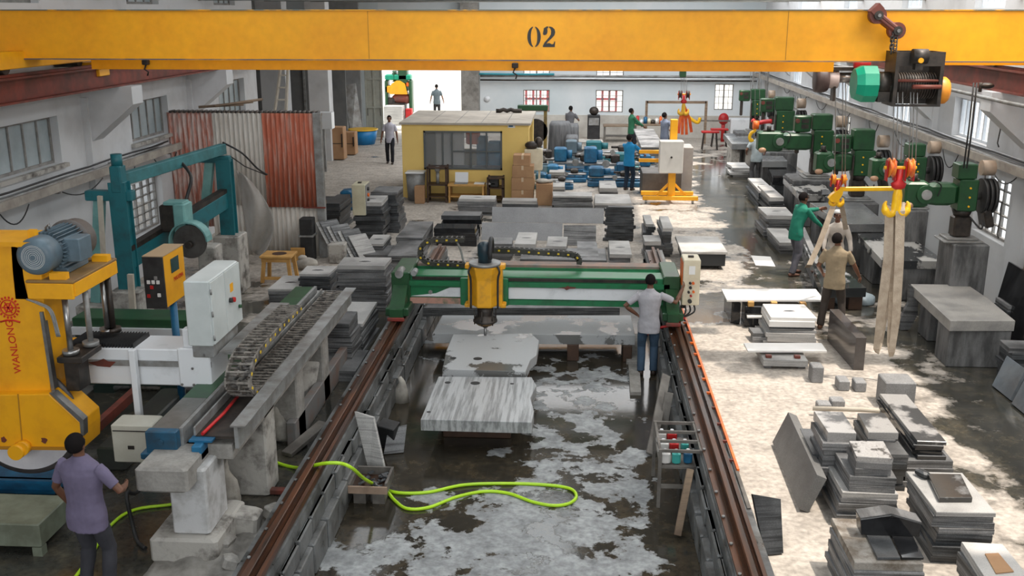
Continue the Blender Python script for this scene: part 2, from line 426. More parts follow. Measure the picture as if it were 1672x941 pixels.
m_glass = mat('window_glass', (.6, .66, .7), rough=.05, alpha=.14)
m_frost = mat('dusty_window_glass', (.30, .36, .38), (.42, .48, .50), sc=1.5, rough=.35)
m_frame = mat('grey_window_frame', (.30, .29, .27), (.18, .17, .16), sc=5, rough=.6)
m_sling = mat('pale_webbing', (.50, .42, .33), (.35, .28, .21), sc=6, rough=.85, bump=.3, bsc=60)
m_plas = mat('milky_plastic_sheet', (.50, .48, .45), (.36, .34, .31), sc=2, rough=.35, alpha=.62, bump=.5, bsc=4)
m_cloth = mat('white_sack', (.46, .43, .38), (.26, .24, .21), sc=4, rough=.8, bump=.5, bsc=10)
# ================================================================== the hall
XL, XR, YF, ZR = -9.0, 7.85, 44.6, 7.6
GAP0, GAP1 = -2.75, 1.58
def st(name, mb, m, **k): return mb.build(name, m, kind='structure', loc=(0, 0, 0), **k)

# floors: hall floor left and right of the pit, and beyond it
m_floor = floor_mat('hall_floor_concrete', (.48, .43, .375), (.33, .295, .255), (.045, .044, .038),
                    [(-7, 10, 4.6, 9, .42), (5.0, 10.2, 1.2, 4.2, .10), (7.0, 13, 1.9, 4.5, .24), (4.3, 25, 1.0, 11, .12), (5.2, 33, 1.6, 8, .22), (6.4, 22, 2.4, 8, .2), (-3.9, 14, 1.2, 6, .3), (2.6, 18.6, 1.3, 1.6, .22), (3.0, 12.0, 2.0, 5.5, -.16), (-6, 33, 3, 8, -.1), (6.9, 11, 1.6, 3.5, .14)],
                    bias=-.10)
def quad(x0, x1, y0, y1, z, t=.3): return MB().box(x0, x1, y0, y1, z - t, z)
fl = MB(); fl.box(-14, -3.25, -4, 21.6, -.6, 0); fl.box(1.92, XR + .3, -4, 21.6, -.6, 0); fl.box(-14, XR + .3, 21.6, YF + 3, -.6, 0)
st('floor', fl, m_floor)
m_out = mat('sunlit_yard', (.75, .72, .66), (.6, .58, .52), sc=.6, rough=.9)
st('floor_yard', MB().box(-40, 30, YF + 3, 90, -.4, -.02), m_out)
m_pit = floor_mat('pit_floor_concrete', (.37, .385, .39), (.22, .23, .235), (.034, .030, .023),
                  [(-1.9, 14.0, 1.2, 3.2, .2), (.2, 15.2, 1.6, 1.6, .05), (1.35, 12.5, .4, 5, .2), (-2.5, 13.5, .5, 4, .22), (0, 18.5, 3, 2, .3), (-1.0, 11.9, 1.6, .45, .09), (-.9, 9.2, 2.2, 1.6, -.06)],
                  bias=.02, sc=2.0, soft=.018, thr=.54)
st('floor_pit', MB().box(-3.3, 1.92, -4, 21.6, -.75, -.4), m_pit)
st('wall_pit_end', MB().box(-3.25, 1.92, 21.6, 21.7, -.6, -.005), m_conc)

# pit walls of rough blocks, stepped, one continuous wall each side
def pit_wall(name, xin, xout, s):
    mb = MB()
    mb.box(min(xin, xout), max(xin, xout), 3.0, 21.6, -.4, .30)
    y = 3.2; k = 0
    while y < 21:
        L = .52 + R.uniform(-.05, .05)
        for (z0, z1, d) in ((-.4, -.05, .12), (-.045, .17, .045)):
            o = d + R.uniform(-.012, .02)
            a = xin; b = xin + s * o
            mb.box(min(a, b), max(a, b), y + .012 + (.2 if z0 > -.2 else 0), y + L - .012 + (.2 if z0 > -.2 else 0), z0, z1 + R.uniform(-.015, .015), c=.014)
        y += L
    mb.box(min(xin - s * .02, xout), max(xin - s * .02, xout), 3.0, 21.6, .30, .34)
    return st(name, mb, m_block)
pit_wall('wall_pit_left', -2.80, -3.12, 1)
pit_wall('wall_pit_right', 1.52, 1.90, -1)

def crane_rail(x, lab):
    t = thing('track_rail', (x, 12, .34), lab, 'rail')
    b = MB(); b.box(x - .13, x + .12, 3, 21.4, .34, .365); b.build('base_plate', m_rail, t)
    b = MB(); b.box(x - .055, x + .055, 3, 21.4, .365, .385); b.box(x - .018, x + .018, 3, 21.4, .385, .43); b.box(x - .035, x + .035, 3, 21.4, .43, .46, c=.008)
    b.build('rail_head', m_rail, t)
    b = MB(); b.box(x + .085, x + .125, 3, 21.4, .365, .42); b.build('side_angle', m_rail, t, label='brown steel angle beside the rail head')
    bb = MB(); y = 4.0
    while y < 21: bb.cyl((x - .11, y, .365), (x - .11, y, .385), .018, n=6); y += .55
    o = bb.build('bolt_row', m_galv, t); o['kind'] = 'stuff'
    return t
crane_rail(-2.93, 'long rusty rail on top of the left block wall of the pit')
crane_rail(1.68, 'long rusty rail on top of the right block wall of the pit')

# walls with window openings ------------------------------------------------
def wall_x(name, x, t, y0, y1, z1, wins, m):
    """wall in the YZ plane between x and x+t with rectangular openings (ya, yb, za, zb)"""
    ys = sorted(set([y0, y1] + [w[0] for w in wins] + [w[1] for w in wins])); zs = sorted(set([0, z1] + [w[2] for w in wins] + [w[3] for w in wins]))
    mb = MB()
    for a, b in zip(ys, ys[1:]):
        z = 0; run = None
        for c, d in zip(zs, zs[1:]):
            hole = any(w[0] <= a and b <= w[1] and w[2] <= c and d <= w[3] for w in wins)
            if not hole:
                if run is None: run = [c, d]
                else: run[1] = d
            if hole and run: mb.box(x, x + t, a, b, *run); run = None
        if run: mb.box(x, x + t, a, b, *run)
    return st(name, mb, m)
def wall_y(name, y, t, x0, x1, z1, wins, m):
    xs = sorted(set([x0, x1] + [w[0] for w in wins] + [w[1] for w in wins])); zs = sorted(set([0, z1] + [w[2] for w in wins] + [w[3] for w in wins]))
    mb = MB()
    for a, b in zip(xs, xs[1:]):
        run = None
        for c, d in zip(zs, zs[1:]):
            hole = any(w[0] <= a and b <= w[1] and w[2] <= c and d <= w[3] for w in wins)
            if not hole:
                if run is None: run = [c, d]
                else: run[1] = d
            if hole and run: mb.box(a, b, y, y + t, *run); run = None
        if run: mb.box(a, b, y, y + t, *run)
    return st(name, mb, m)
LW = [(10.2, 12.1, 2.80, 3.60), (14.9, 17.15, 2.80, 3.62), (20.05, 22.0, 2.76, 3.58), (25.25, 27.3, 2.70, 3.62)]
LWL = [(18.9, 21.3, .85, 1.95)]
LWU = [(y, y + 1.6, 5.5, 6.4) for y in (12.2, 15.4, 20.4, 25.4)]
RW = [(14.8, 16.7, 2.85, 3.65), (19.95, 21.85, 2.85, 3.65), (24.6, 26.4, 2.73, 3.6), (30.2, 32.0, 2.75, 3.6), (36.75, 38.8, 2.78, 3.7)]
RWL = [(18.6, 20.2, 1.2, 2.35), (23.4, 25.2, 1.25, 2.4), (29.8, 31.4, 1.2, 2.4), (36.9, 38.6, 1.1, 2.4)]
RWU = [(y, y + 1.5, 5.42, 6.3) for y in (14.6, 19.9, 24.6, 30.2, 36.8)]
wall_x('wall_left', XL - .32, .32, -4, 28.2, ZR, LW + LWL + LWU, m_wall)
wall_x('wall_right', XR, .32, -4, YF + .3, ZR, RW + RWL + RWU, m_wall)
fw = lambda l, t, r, b: (lambda a: (a[0], a[1], max(0, a[4]), a[5]))(FB(l, t, r, b, YF, .3))
FWN = [(-2.35, -1.2, 1.06, 2.02), (.80, 1.98, 1.06, 2.02), (-2.35, -1.2, 2.55, 3.4), (.80, 1.98, 2.55, 3.4), (5.9, 6.7, 1.2, 2.3)]
wall_y('wall_far', YF, .3, -4.35, XR, ZR, FWN, m_wallfar)
st('wall_far_left', MB().box(-14, -8.62, YF, YF + .3, 0, ZR), m_wallfar)
st('wall_far_lintel', MB().box(-8.62, -4.35, YF, YF + .3, 3.45, ZR), m_wallfar)
st('wall_far_dado', MB().box(-4.3, XR, YF - .04, YF, 0, .95), mat('dirty_white_dado', (.62, .60, .55), (.40, .37, .33), sc=1.0, rough=.85))
# recess on the far left, with its own outer wall
m_shadow = mat('shaded_grey_plaster', (.30, .31, .31), (.20, .20, .20), sc=1, rough=.85)  # darker copy of the plaster: the recess shade is put into its colour
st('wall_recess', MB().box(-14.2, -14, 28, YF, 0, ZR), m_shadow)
st('wall_recess_near', MB().box(-14, -9.0, 28.2, 28.4, 0, ZR), m_wall)
# openings fitted with bars / panes
def window(i, x, w, side, glass, bars=4, rows=1, frame=m_frame):
    ya, yb, za, zb = w
    xa, xb = (x - .2, x - .14) if side < 0 else (x + .14, x + .2)
    t = D.objects.new('window_%d' % i, None); COL.objects.link(t); t.location = (xa, (ya + yb) / 2, za); t['kind'] = 'structure'
    f = MB(); e = .05
    f.box(xa, xb, ya, ya + e, za, zb); f.box(xa, xb, yb - e, yb, za, zb); f.box(xa, xb, ya + e, yb - e, za, za + e); f.box(xa, xb, ya + e, yb - e, zb - e, zb)
    for k in range(1, bars):
        y = ya + (yb - ya) * k / bars; f.box(xa, xb, y - .018, y + .018, za + e, zb - e)
    for k in range(1, rows):
        z = za + (zb - za) * k / rows; f.box(xa, xb, ya + e, yb - e, z - .012, z + .012)
    f.build('window_frame', frame, t)
    g = MB(); xm = (xa + xb) / 2
    g.box(xm - .004, xm + .004, ya + e, yb - e, za + e, zb - e); g.build('pane', glass, t)
    return t
i = 1
for w in LW: window(i, XL, w, -1, m_frost, 5); i += 1
for w in LWL: window(i, XL, w, -1, m_glass, 7, 6, m_frame); i += 1
for w in LWU: window(i, XL, w, -1, m_frost, 4); i += 1
m_wf = mat('white_window_frame', (.62, .66, .70), rough=.5)
for w in RW: window(i, XR, w, 1, m_glass, 6, 1, m_wf); i += 1
for w in RWL: window(i, XR, w, 1, m_glass, 5, 5, m_frame); i += 1
for w in RWU: window(i, XR, w, 1, m_glass, 5, 1, m_wf); i += 1
for (xa, xb, za, zb) in FWN:
    t = D.objects.new('window_%d' % i, None); COL.objects.link(t); t.location = (xa, YF + .1, za); t['kind'] = 'structure'; i += 1
    f = MB(); e = .04
    f.box(xa, xa + e, YF + .08, YF + .14, za, zb); f.box(xb - e, xb, YF + .08, YF + .14, za, zb); f.box(xa + e, xb - e, YF + .08, YF + .14, za, za + e); f.box(xa + e, xb - e, YF + .08, YF + .14, zb - e, zb)
    xm = (xa + xb) / 2; f.box(xm - .03, xm + .03, YF + .08, YF + .14, za + e, zb - e)
    for k in range(1, 4):
        z = za + (zb - za) * k / 4; f.box(xa + e, xm - .03, YF + .10, YF + .12, z - .01, z + .01); f.box(xm + .03, xb - e, YF + .10, YF + .12, z - .01, z + .01)
    for xx in ((xa + xm) / 2, (xm + xb) / 2): f.box(xx - .01, xx + .01, YF + .095, YF + .125, za + e, zb - e)
    f.build('window_frame', m_frame, t)
    g = MB(); g.box(xa + e, xb - e, YF + .128, YF + .134, za + e, zb - e); g.build('pane', m_glass, t)
# window sills on the left wall
for k, w in enumerate(LW):
    st('trim_%d' % (k + 1), MB().box(XL, XL + .09, w[0] - .08, w[1] + .08, w[2] - .07, w[2]), m_concl)
# ledges and sloping corbels that carry the runway beams
def corbel(n, side, y):
    x0, x1 = (XL, -8.05) if side < 0 else (XR, 6.95)
    zt = 4.05
    mb = MB(); mb.prism([(x0, zt), (x1, zt), (x1, zt - .32), (x0 + (x1 - x0) * .12, zt - 1.0), (x0, zt - 1.0)], y, y + .45, 'y')
    mb.box(min(x0, x0 + .12 * (1 if side < 0 else -1)), max(x0, x0 + .12 * (1 if side < 0 else -1)), y - .06, y + .51, 0, zt - .2)
    st('trim_%d' % n, mb, m_wall)
n = 10
for y in (8.2, 13.0, 18.1, 23.2): corbel(n, -1, y); n += 1
for y in (12.6, 17.7, 22.8, 27.9, 33.0, 38.1, 43.2): corbel(n, 1, y); n += 1
for s_, x, y1 in ((-1, -8.4, 28.0), (1, 7.25, YF)):
    mb = MB(); mb.box(x - .15, x + .15, -3, y1, 4.05, 4.08); mb.box(x - .02, x + .02, -3, y1, 4.08, 4.40); mb.box(x - .15, x + .15, -3, y1, 4.40, 4.43)
    mb.box(x - .03, x + .03, -3, y1, 4.43, 4.47)
    mb.build('runway_beam', m_rust, label='red oxide crane runway beam along the %s wall' % ('left' if s_ < 0 else 'right'), cat='beam')

# roof: sheet with long skylight openings assumed from the light on the right yard, trusses below it
m_sheet = mat('grey_roof_sheet', (.30, .31, .31), (.20, .20, .20), sc=2, rough=.7)
SKY = [(4.25, 7.8, 5, 42)]
mb = MB(); xs = [-14.3, 4.25, 7.8, 8.3]
for a, b in zip(xs, xs[1:]):
    if any(s_[0] == a for s_ in SKY):
        mb.box(a, b, -4.5, 8.3, ZR, ZR + .06); mb.box(a, b, 21.5, 25, ZR, ZR + .06); mb.box(a, b, 38, YF + .3, ZR, ZR + .06)
    else: mb.box(a, b, -4.5, YF + .3, ZR, ZR + .06)
st('ceiling', mb, m_sheet)
st('wall_near', MB().box(-14, XR, -4.3, -4, 0, ZR), m_wall)
m_truss = mat('grey_truss_steel', (.20, .21, .20), (.12, .12, .11), sc=3, rough=.6)
for k, y in enumerate((19.2, 24.4, 29.6, 34.8, 40.0)):
    mb = MB()
    zb = 5.62 + .02 * k
    mb.bar((XL, y, zb), (XR, y, zb), .09); mb.bar((XL, y, ZR - .1), (XR, y, ZR - .1), .09)
    x = XL; q = 0
    while x < XR - .1:
        x2 = min(x + 1.4, XR); mb.bar((x, y, zb if q % 2 else ZR - .1), (x2, y, ZR - .1 if q % 2 else zb), .055); x = x2; q += 1
    st('trim_%d' % (30 + k), mb, m_truss)
# far right: outside door opening with its leaf, columns at the far end
b = FB(754, 90, 781, 232, 44.0, .6)
st('trim_40', MB().box(b[0], b[1], 44.0, YF, 0, ZR), m_conc)
st('trim_41', MB().box(-11.95, -11.0, 38.2, 38.9, 0, ZR), m_wall)
t = D.objects.new('door_1', None); COL.objects.link(t); t.location = (-8.75, 43.6, 0); t['kind'] = 'structure'
m_dleaf = mat('pale_green_steel_door', (.40, .41, .36), (.30, .31, .27), sc=2, rough=.6)
x0 = WY(598, 200, 43.4)[0]; x1 = WY(626, 200, 43.4)[0]
mb = MB(); mb.box(x0, x1, 43.40, 43.48, .05, 3.5, c=.01); mb.build('door_leaf', m_dleaf, t)
mb = MB()
for z in (.06, 1.3, 2.5, 3.4): mb.box(x0, x1, 43.36, 43.40, z, z + .08)
for xx in (x0, x1 - .07, (x0 + x1) / 2 - .03): mb.box(xx, xx + .06, 43.37, 43.40, .14, 3.4)
mb.build('door_rails', m_dleaf, t)
mb = MB(); mb.tube([(x0 + .1, 43.34, 1.3), (x0 + .1, 43.3, 1.3), (x0 + .1, 43.3, 1.0), (x0 + .1, 43.34, 1.0)], .012); mb.tube([(x1 - .1, 43.34, 1.3), (x1 - .1, 43.3, 1.3), (x1 - .1, 43.3, 1.0), (x1 - .1, 43.34, 1.0)], .012)
mb.build('door_handle', m_dark, t)
# white wall panel and dark openings left of the door leaf
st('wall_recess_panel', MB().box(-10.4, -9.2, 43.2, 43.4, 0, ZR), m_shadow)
# ================================================================== people
def ik(a, t, l1, l2, pole):
    a, t, pole = Vector(a), Vector(t), Vector(pole)
    d = t - a; L = min(d.length, (l1 + l2) * .995); d.normalize()
    t = a + d * L
    c = (l1 * l1 + L * L - l2 * l2) / (2 * l1 * L); c = max(-1, min(1, c)); s_ = math.sqrt(1 - c * c)
    p = (pole - d * pole.dot(d)).normalized()
    return a + d * (l1 * c) + p * (l1 * s_), t
_clo = D.textures.new('cloth_folds', 'CLOUDS'); _clo.noise_scale = .16; _clo.noise_depth = 2
def fin(o, vox, folds=0.0, smooth=2):
    r = o.modifiers.new('remesh', 'REMESH'); r.mode = 'VOXEL'; r.voxel_size = vox; r.use_smooth_shade = True
    if smooth:
        s_ = o.modifiers.new('smooth', 'SMOOTH'); s_.iterations = smooth; s_.factor = .5
    if folds:
        d = o.modifiers.new('folds', 'DISPLACE'); d.texture = _clo; d.strength = folds; d.mid_level = .5; d.texture_coords = 'LOCAL'
    return o
def hand(mb, w, d, nrm, s, side, curl=.5):
    """palm and five fingers from wrist w along d; nrm = back of the hand; side = thumb side (+1/-1 along d x nrm)"""
    w, d, nrm = Vector(w), Vector(d).normalized(), Vector(nrm)
    nrm = (nrm - d * nrm.dot(d)).normalized(); x = d.cross(nrm) * side
    mb.loft([(w - d * .02 * s, .026 * s, .020 * s), (w + d * .02 * s, .031 * s, .018 * s), (w + d * .06 * s, .040 * s, .016 * s), (w + d * .092 * s, .039 * s, .013 * s)], side=x, n=10)
    for i, (o, L) in enumerate(((.029, .070), (.010, .078), (-.010, .072), (-.029, .056))):
        p = w + d * .085 * s + x * o * s; pts = [p]; dd = d.copy(); a = curl * .55
        for k in range(3):
            dd = Quaternion(x * side, 0) @ dd
            dd = (dd * math.cos(a) - nrm * math.sin(a)).normalized() if k == 0 else (dd * math.cos(a) - (nrm - dd * nrm.dot(dd)).normalized() * math.sin(a)).normalized()
            p = p + dd * (L * (.42, .32, .26)[k]) * s; pts.append(p)
        mb.tube(pts, [.0098 * s, .0092 * s, .0086 * s, .0072 * s], n=7)
    p = w + d * .025 * s + x * .026 * s
    q = p + (d * .55 + x * .8 - nrm * .25).normalized() * .042 * s; q2 = q + (d * .9 + x * .25 - nrm * .35).normalized() * .036 * s
    mb.tube([p, q, q2], [.0135 * s, .0115 * s, .0085 * s], n=7)
SKIN = {}
def person(x, y, z, rz, height, label, shirt, trousers, hair=(.012, .010, .010), skin=(.17, .075, .042), lean=0.0, twist=0.0, head_yaw=0.0, head_pitch=0.0,
           lh=None, rh=None, lfoot=(-.10, 0), rfoot=(.10, .03), long_sleeves=False, shoes=(.03, .018, .012), cap=None, vox=.011, lpole=(-.6, -1, -.2), rpole=(.6, -1, -.2), curl=(.5, .5), barefoot=False, group=None, kurta=False, collar=True, wide=1.0, sink=0.0):
    s = height / 1.70
    root = thing('person', (x, y, z), label, 'person', group)
    RZ = Matrix.Rotation(rz, 4, 'Z')
    def G(p): return tuple((Matrix.Translation((x, y, z)) @ RZ @ Matrix.Scale(s, 4)) @ Vector(p))
    piv = Vector((0, 0, .95)); RL = Matrix.Rotation(-lean, 3, 'X'); RT_ = Matrix.Rotation(twist, 3, 'Z')
    def U(p):
        p = Vector(p); k = max(0, min(1, (p.z - .95) / .25)); q = p - piv
        return piv + (RT_ @ (RL @ q)) if k >= 1 else piv + q.lerp(RT_ @ (RL @ q), k)
    def V(v): return RT_ @ (RL @ Vector(v))
    class T(MB):
        pass
    def done(mb, name, m, **k):
        mb.v = [G(v) for v in mb.v]
        return mb.build(name, m, root, **k)
    def M_(key, c, c2, **k): return mat(key + '_%02x%02x%02x' % tuple(int(255 * min(.99, v)) for v in c), c, c2, **k)
    ms = M_('skin', skin, tuple(v * .8 for v in skin), sc=9, rough=.5)
    msh = M_('shirt', shirt, tuple(v * .82 for v in shirt), sc=7, rough=.85)
    mtr = M_('trousers', trousers, tuple(v * .7 for v in trousers), sc=5, rough=.85)
    mha = M_('hair', hair, hair, rough=.9, spec=.08); msho = M_('shoe', shoes, shoes, rough=.5)
    torso = [(.84, .120, .085), (.90, .155, .100), (.98, .150, .098), (1.06, .138, .090), (1.16, .148, .094), (1.27, .166, .102), (1.35, .155, .088), (1.405, .120, .066), (1.44, .075, .056), (1.455, .058, .056)]
    b = T()
    b.loft([(U((0, 0, q[0])), q[1] * wide, q[2] * wide) for q in torso], n=16)
    hy = Matrix.Rotation(head_yaw, 3, 'Z') @ Matrix.Rotation(-head_pitch, 3, 'X')
    nk = Vector((0, .0, 1.47))
    def HD(p): return U((0, 0, 1.47)) + V(hy @ (Vector(p) - nk))
    def HV(v): return V(hy @ Vector(v))
    b.loft([(U((0, -.01, 1.42)), .060, .058), (U((0, -.002, 1.47)), .053, .053), (HD((0, .012, 1.53)), .050, .052), (HD((0, .015, 1.57)), .048, .050)], n=12)
    hr = Matrix([HV((1, 0, 0)), HV((0, 1, 0)), HV((0, 0, 1))]).transposed()
    b.ell(HD((0, 0, 1.615)), (.074, .092, .092), rot=hr, n=18, m=12)
    b.ell(HD((0, .026, 1.565)), (.057, .066, .068), rot=hr, n=16, m=10)
    b.ell(HD((0, .062, 1.518)), (.028, .026, .020), rot=hr)            # chin
    b.ell(HD((0, .098, 1.578)), (.013, .018, .024), rot=hr)            # nose
    b.ell(HD((0, .086, 1.612)), (.048, .012, .010), rot=hr)            # brow
    b.ell(HD((0, .084, 1.546)), (.024, .012, .010), rot=hr)            # lips
    for sx in (-1, 1):
        b.ell(HD((sx * .076, -.002, 1.583)), (.010, .020, .032), rot=hr)
    # arms
    sh = {}
    ends = {}
    for sx, tgt, pole in ((-1, lh, lpole), (1, rh, rpole)):
        S = U((sx * .178 * wide, 0, 1.368))
        if tgt is None: tgt = (sx * .27, .04, .86)
        E, Wr = ik(S, tgt, .285, .255, pole)
        sh[sx] = (S, E, Wr)
        b.loft([(U((sx * .10, 0, 1.35)), .040, .040), (S, .040, .040), (S.lerp(E, .5), .043, .043), (E, .038, .038), (E.lerp(Wr, .3), .039, .036), (Wr, .027, .023), (Wr + (Wr - E).normalized() * .01, .026, .022)], n=12)
        d = (Wr - E).normalized(); nr = Vector((sx * 1.0, -.2, 0)) - d * 0
        hand(b, Wr, d, nr, 1.0, 1 if sx > 0 else -1, curl[0] if sx < 0 else curl[1])
    # legs
    lg = {}
    for sx, ft in ((-1, lfoot), (1, rfoot)):
        Hp = Vector((sx * .088, 0, .88)); K, A = ik(Hp, (ft[0], ft[1], .085), .42, .40, (sx * .08, 1, 0))
        lg[sx] = (Hp, K, A)
        b.loft([(Hp, .082, .088), (Hp.lerp(K, .5), .068, .072), (K, .052, .055), (K.lerp(A, .35), .052, .056), (K.lerp(A, .8), .036, .038), (A, .034, .036), (A - Vector((0, 0, .05)), .032, .036)], n=12)
        fx = A + Vector((0, 0, -.055))
        if barefoot or True:
            b.loft([(fx + Vector((0, -.055, .004)), .022, .022), (fx + Vector((0, -.03, .008)), .034, .032), (fx + Vector((0, .05, .0)), .038, .028), (fx + Vector((sx * .006, .13, -.008)), .042, .020), (fx + Vector((sx * .006, .165, -.014)), .028, .013)], side=(1, 0, 0), n=10)
    bo = done(b, 'body', ms); fin(bo, vox * s * .62, 0, 2)
    # shirt
    c = T(); hem = .74 if not kurta else .50
    tor = [(hem, .175 if not kurta else .2, .125 if not kurta else .16), (.84, .178, .124), (.92, .172, .120), (1.02, .158, .110), (1.12, .160, .110), (1.22, .176, .118), (1.32, .190, .116), (1.385, .172, .098), (1.43, .105, .076), (1.462, .066, .064)]
    c.loft([(U((0, 0, q[0])), q[1] * wide + .004, q[2] * wide + .004) for q in tor], n=20)
    for sx in (-1, 1):
        S, E, Wr = sh[sx]
        if long_sleeves:
            c.loft([(U((sx * .08, 0, 1.355)), .066, .064), (S, .062, .061), (S.lerp(E, .5), .060, .058), (E, .053, .052), (E.lerp(Wr, .5), .046, .044), (E.lerp(Wr, .93), .036, .034)], n=14)
        else:
            c.loft([(U((sx * .08, 0, 1.355)), .066, .064), (S, .062, .062), (S.lerp(E, .4), .058, .056), (S.lerp(E, .76), .057, .055)], n=14)
    if collar: c.loft([(U((0, -.012, 1.43)), .082, .070), (U((0, -.004, 1.478)), .068, .066)], n=16)
    so = done(c, 'shirt' if not kurta else 'tunic', msh); fin(so, vox * s, .022, 2)
    # trousers
    t = T()
    t.loft([((0, 0, .80), .140, .105), ((0, 0, .88), .164, .113), (U((0, 0, .98)), .158, .108), (U((0, 0, 1.03)), .150, .103)], n=18)
    for sx in (-1, 1):
        Hp, K, A = lg[sx]
        t.loft([(Hp + Vector((0, 0, .03)), .086, .100), (Hp.lerp(K, .5), .083, .088), (K, .070, .074), (K.lerp(A, .5), .066, .070), (A + Vector((0, .0, -.015)), .062, .066)], n=14)
    to = done(t, 'trousers', mtr); fin(to, vox * s, .020, 2)
    # shoes
    if not barefoot:
        for sx in (-1, 1):
            fx = lg[sx][2] + Vector((0, 0, -.05)); f = T()
            f.loft([(fx + Vector((0, -.075, .0)), .028, .030), (fx + Vector((0, -.04, .006)), .044, .042), (fx + Vector((0, .05, .0)), .047, .038), (fx + Vector((sx * .006, .13, -.008)), .050, .028), (fx + Vector((sx * .006, .18, -.014)), .034, .019)], n=12)
            f.ell(fx + Vector((0, -.01, .03)), (.046, .052, .034))
            fo = done(f, 'shoe', msho); fin(fo, vox * s, 0, 1)
    # hair or cap
    h = T(); n, m = 22, 16; R3 = (.081, .099, .100)
    vs = []; fs = []
    for i in range(m + 1):
        a = PI * i / m
        for k in range(n):
            bb = 2 * PI * k / n
            vs.append((R3[0] * math.sin(a) * math.cos(bb), R3[1] * math.sin(a) * math.sin(bb), R3[2] * math.cos(a)))
    def keep(v):
        if v[2] > .055: return True
        if v[1] > .045: return v[2] > .046
        if v[1] > -.01: return v[2] > -.01
        return v[2] > -.058
    for i in range(m):
        for k in range(n):
            k2 = (k + 1) % n; f = (i * n + k, (i + 1) * n + k, (i + 1) * n + k2, i * n + k2)
            mid = [sum(vs[j][q] for j in f) / 4 for q in range(3)]
            if keep(mid): fs.append(f)
    h.add([tuple(HD(Vector((v[0], v[1] - .004, v[2] + 1.617)))) for v in vs], fs, True)
    ho = done(h, 'hair', mha)
    sd = ho.modifiers.new('thick', 'SOLIDIFY'); sd.thickness = .016 * s; sd.offset = -1
    dp = ho.modifiers.new('locks', 'DISPLACE'); dp.texture = _clo; dp.strength = .012; dp.mid_level = .3
    if cap:
        cp_ = T(); prof = [(.083, .103, .020), (.086, .106, .050), (.080, .098, .085), (.055, .070, .106), (.012, .015, .112)]
        cp_.loft([(HD((0, -.004, 1.617 + q[2])), q[0], q[1]) for q in prof], n=20)
        done(cp_, 'cap', M_('cap', cap, cap, rough=.8), label='round white skullcap' if cap[0] > .6 else None)
    for sx in (-1, 1):
        e = T(); e.ell(HD((sx * .030, .088, 1.592)), (.013, .008, .0075), rot=hr); done(e, 'eye', mat('dark_eye', (.02, .015, .012), rough=.2))
    return root, sh, G

# man at the yellow saw, front left, seen from behind (local +y is where he faces)
person(-4.50, 8.25, 0, -.25, 1.68, 'man in purple shirt and dark trousers seen from behind beside the yellow saw', (.165, .14, .225), (.045, .045, .055),
       lh=(-.27, .10, .88), rh=(.25, .27, 1.08), rpole=(1, -.6, -.5), lpole=(-1, -.6, -.2), lfoot=(-.11, 0), rfoot=(.12, .05), head_yaw=.12, head_pitch=-.25, vox=.010, wide=1.14)
# man at the gantry control panel
person(1.22, 15.75, -.4, -.05, 1.70, 'man in grey polo shirt and blue jeans with one hand on the gantry control box', (.44, .43, .46), (.045, .085, .14),
       lh=(-.20, .04, 1.02), lpole=(-1, -.25, .1), rh=(.52, .20, 1.42), rpole=(.6, -.2, -.9), head_yaw=-.12, vox=.010, curl=(.8, .7))
# green shirt, leaning over the slab
person(4.60, 20.95, 0, -1.15, 1.76, 'man in green long-sleeved shirt and grey jeans leaning over the hoisted granite slab', (.01, .20, .13), (.10, .10, .12),
       lean=.25, lh=(-.12, .62, 1.30), rh=(.16, .56, .93), lpole=(-.6, -.4, -.8), rpole=(.5, -.5, -.8), long_sleeves=True, head_pitch=-.35, vox=.012, lfoot=(-.12, .10), rfoot=(.12, -.12), shoes=(.10, .045, .03))
# white cap, facing the viewer
person(5.14, 19.85, 0, 2.95, 1.62, 'man in white skullcap and cream tunic facing the granite slab', (.60, .54, .48), (.50, .47, .42),
       lean=.22, lh=(-.30, .22, .86), rh=(.24, .36, .90), long_sleeves=True, cap=(.82, .82, .82), head_pitch=-.5, kurta=True, vox=.012, skin=(.15, .06, .035))
# khaki shirt, back to the viewer
person(4.48, 17.15, 0, -.35, 1.72, 'man in khaki shirt and brown trousers with his back turned by the slung slab', (.30, .235, .15), (.055, .043, .035),
       lh=(-.24, .22, .95), rh=(.40, .30, .86), lean=.06, head_yaw=-.35, head_pitch=-.3, vox=.011, shoes=(.12, .05, .02), lfoot=(-.17, -.02), rfoot=(.17, .04))
# people further back
person(5.68, 32.3, 0, .1, 1.70, 'man in pale grey shirt with his back turned at the far stone bench', (.38, .44, .46), (.09, .09, .095),
       lh=(-.26, .25, 1.0), rh=(.36, .30, 1.0), lean=.12, head_pitch=-.4, vox=.016, barefoot=True)
person(1.62, 31.1, 0, -.5, 1.72, 'man in bright blue shirt and navy trousers standing at the blue machinery', (.01, .24, .52), (.012, .03, .06),
       lh=(-.10, .45, 1.08), rh=(.30, .45, 1.05), long_sleeves=True, head_pitch=-.25, vox=.016)
person(-6.72, 36.2, 0, 3.14 + .05, 1.72, 'man in pale checked shirt and black trousers walking in from the far doorway', (.52, .52, .60), (.012, .013, .02),
       lfoot=(-.09, .12), rfoot=(.10, -.10), lh=(-.28, .05, .84), rh=(.30, .08, .85), vox=.016, head_pitch=-.1)
a = WY(1032, 180, 39.5)
person(a[0], 39.5, 0, -1.2, 1.72, 'man in dark green shirt standing in profile at the far cluttered bench', (.02, .14, .07), (.015, .015, .02), lh=(-.05, .4, 1.05), rh=(.2, .42, 1.02), long_sleeves=True, head_pitch=-.2, vox=.02)
a = WY(1087, 175, 37.6)
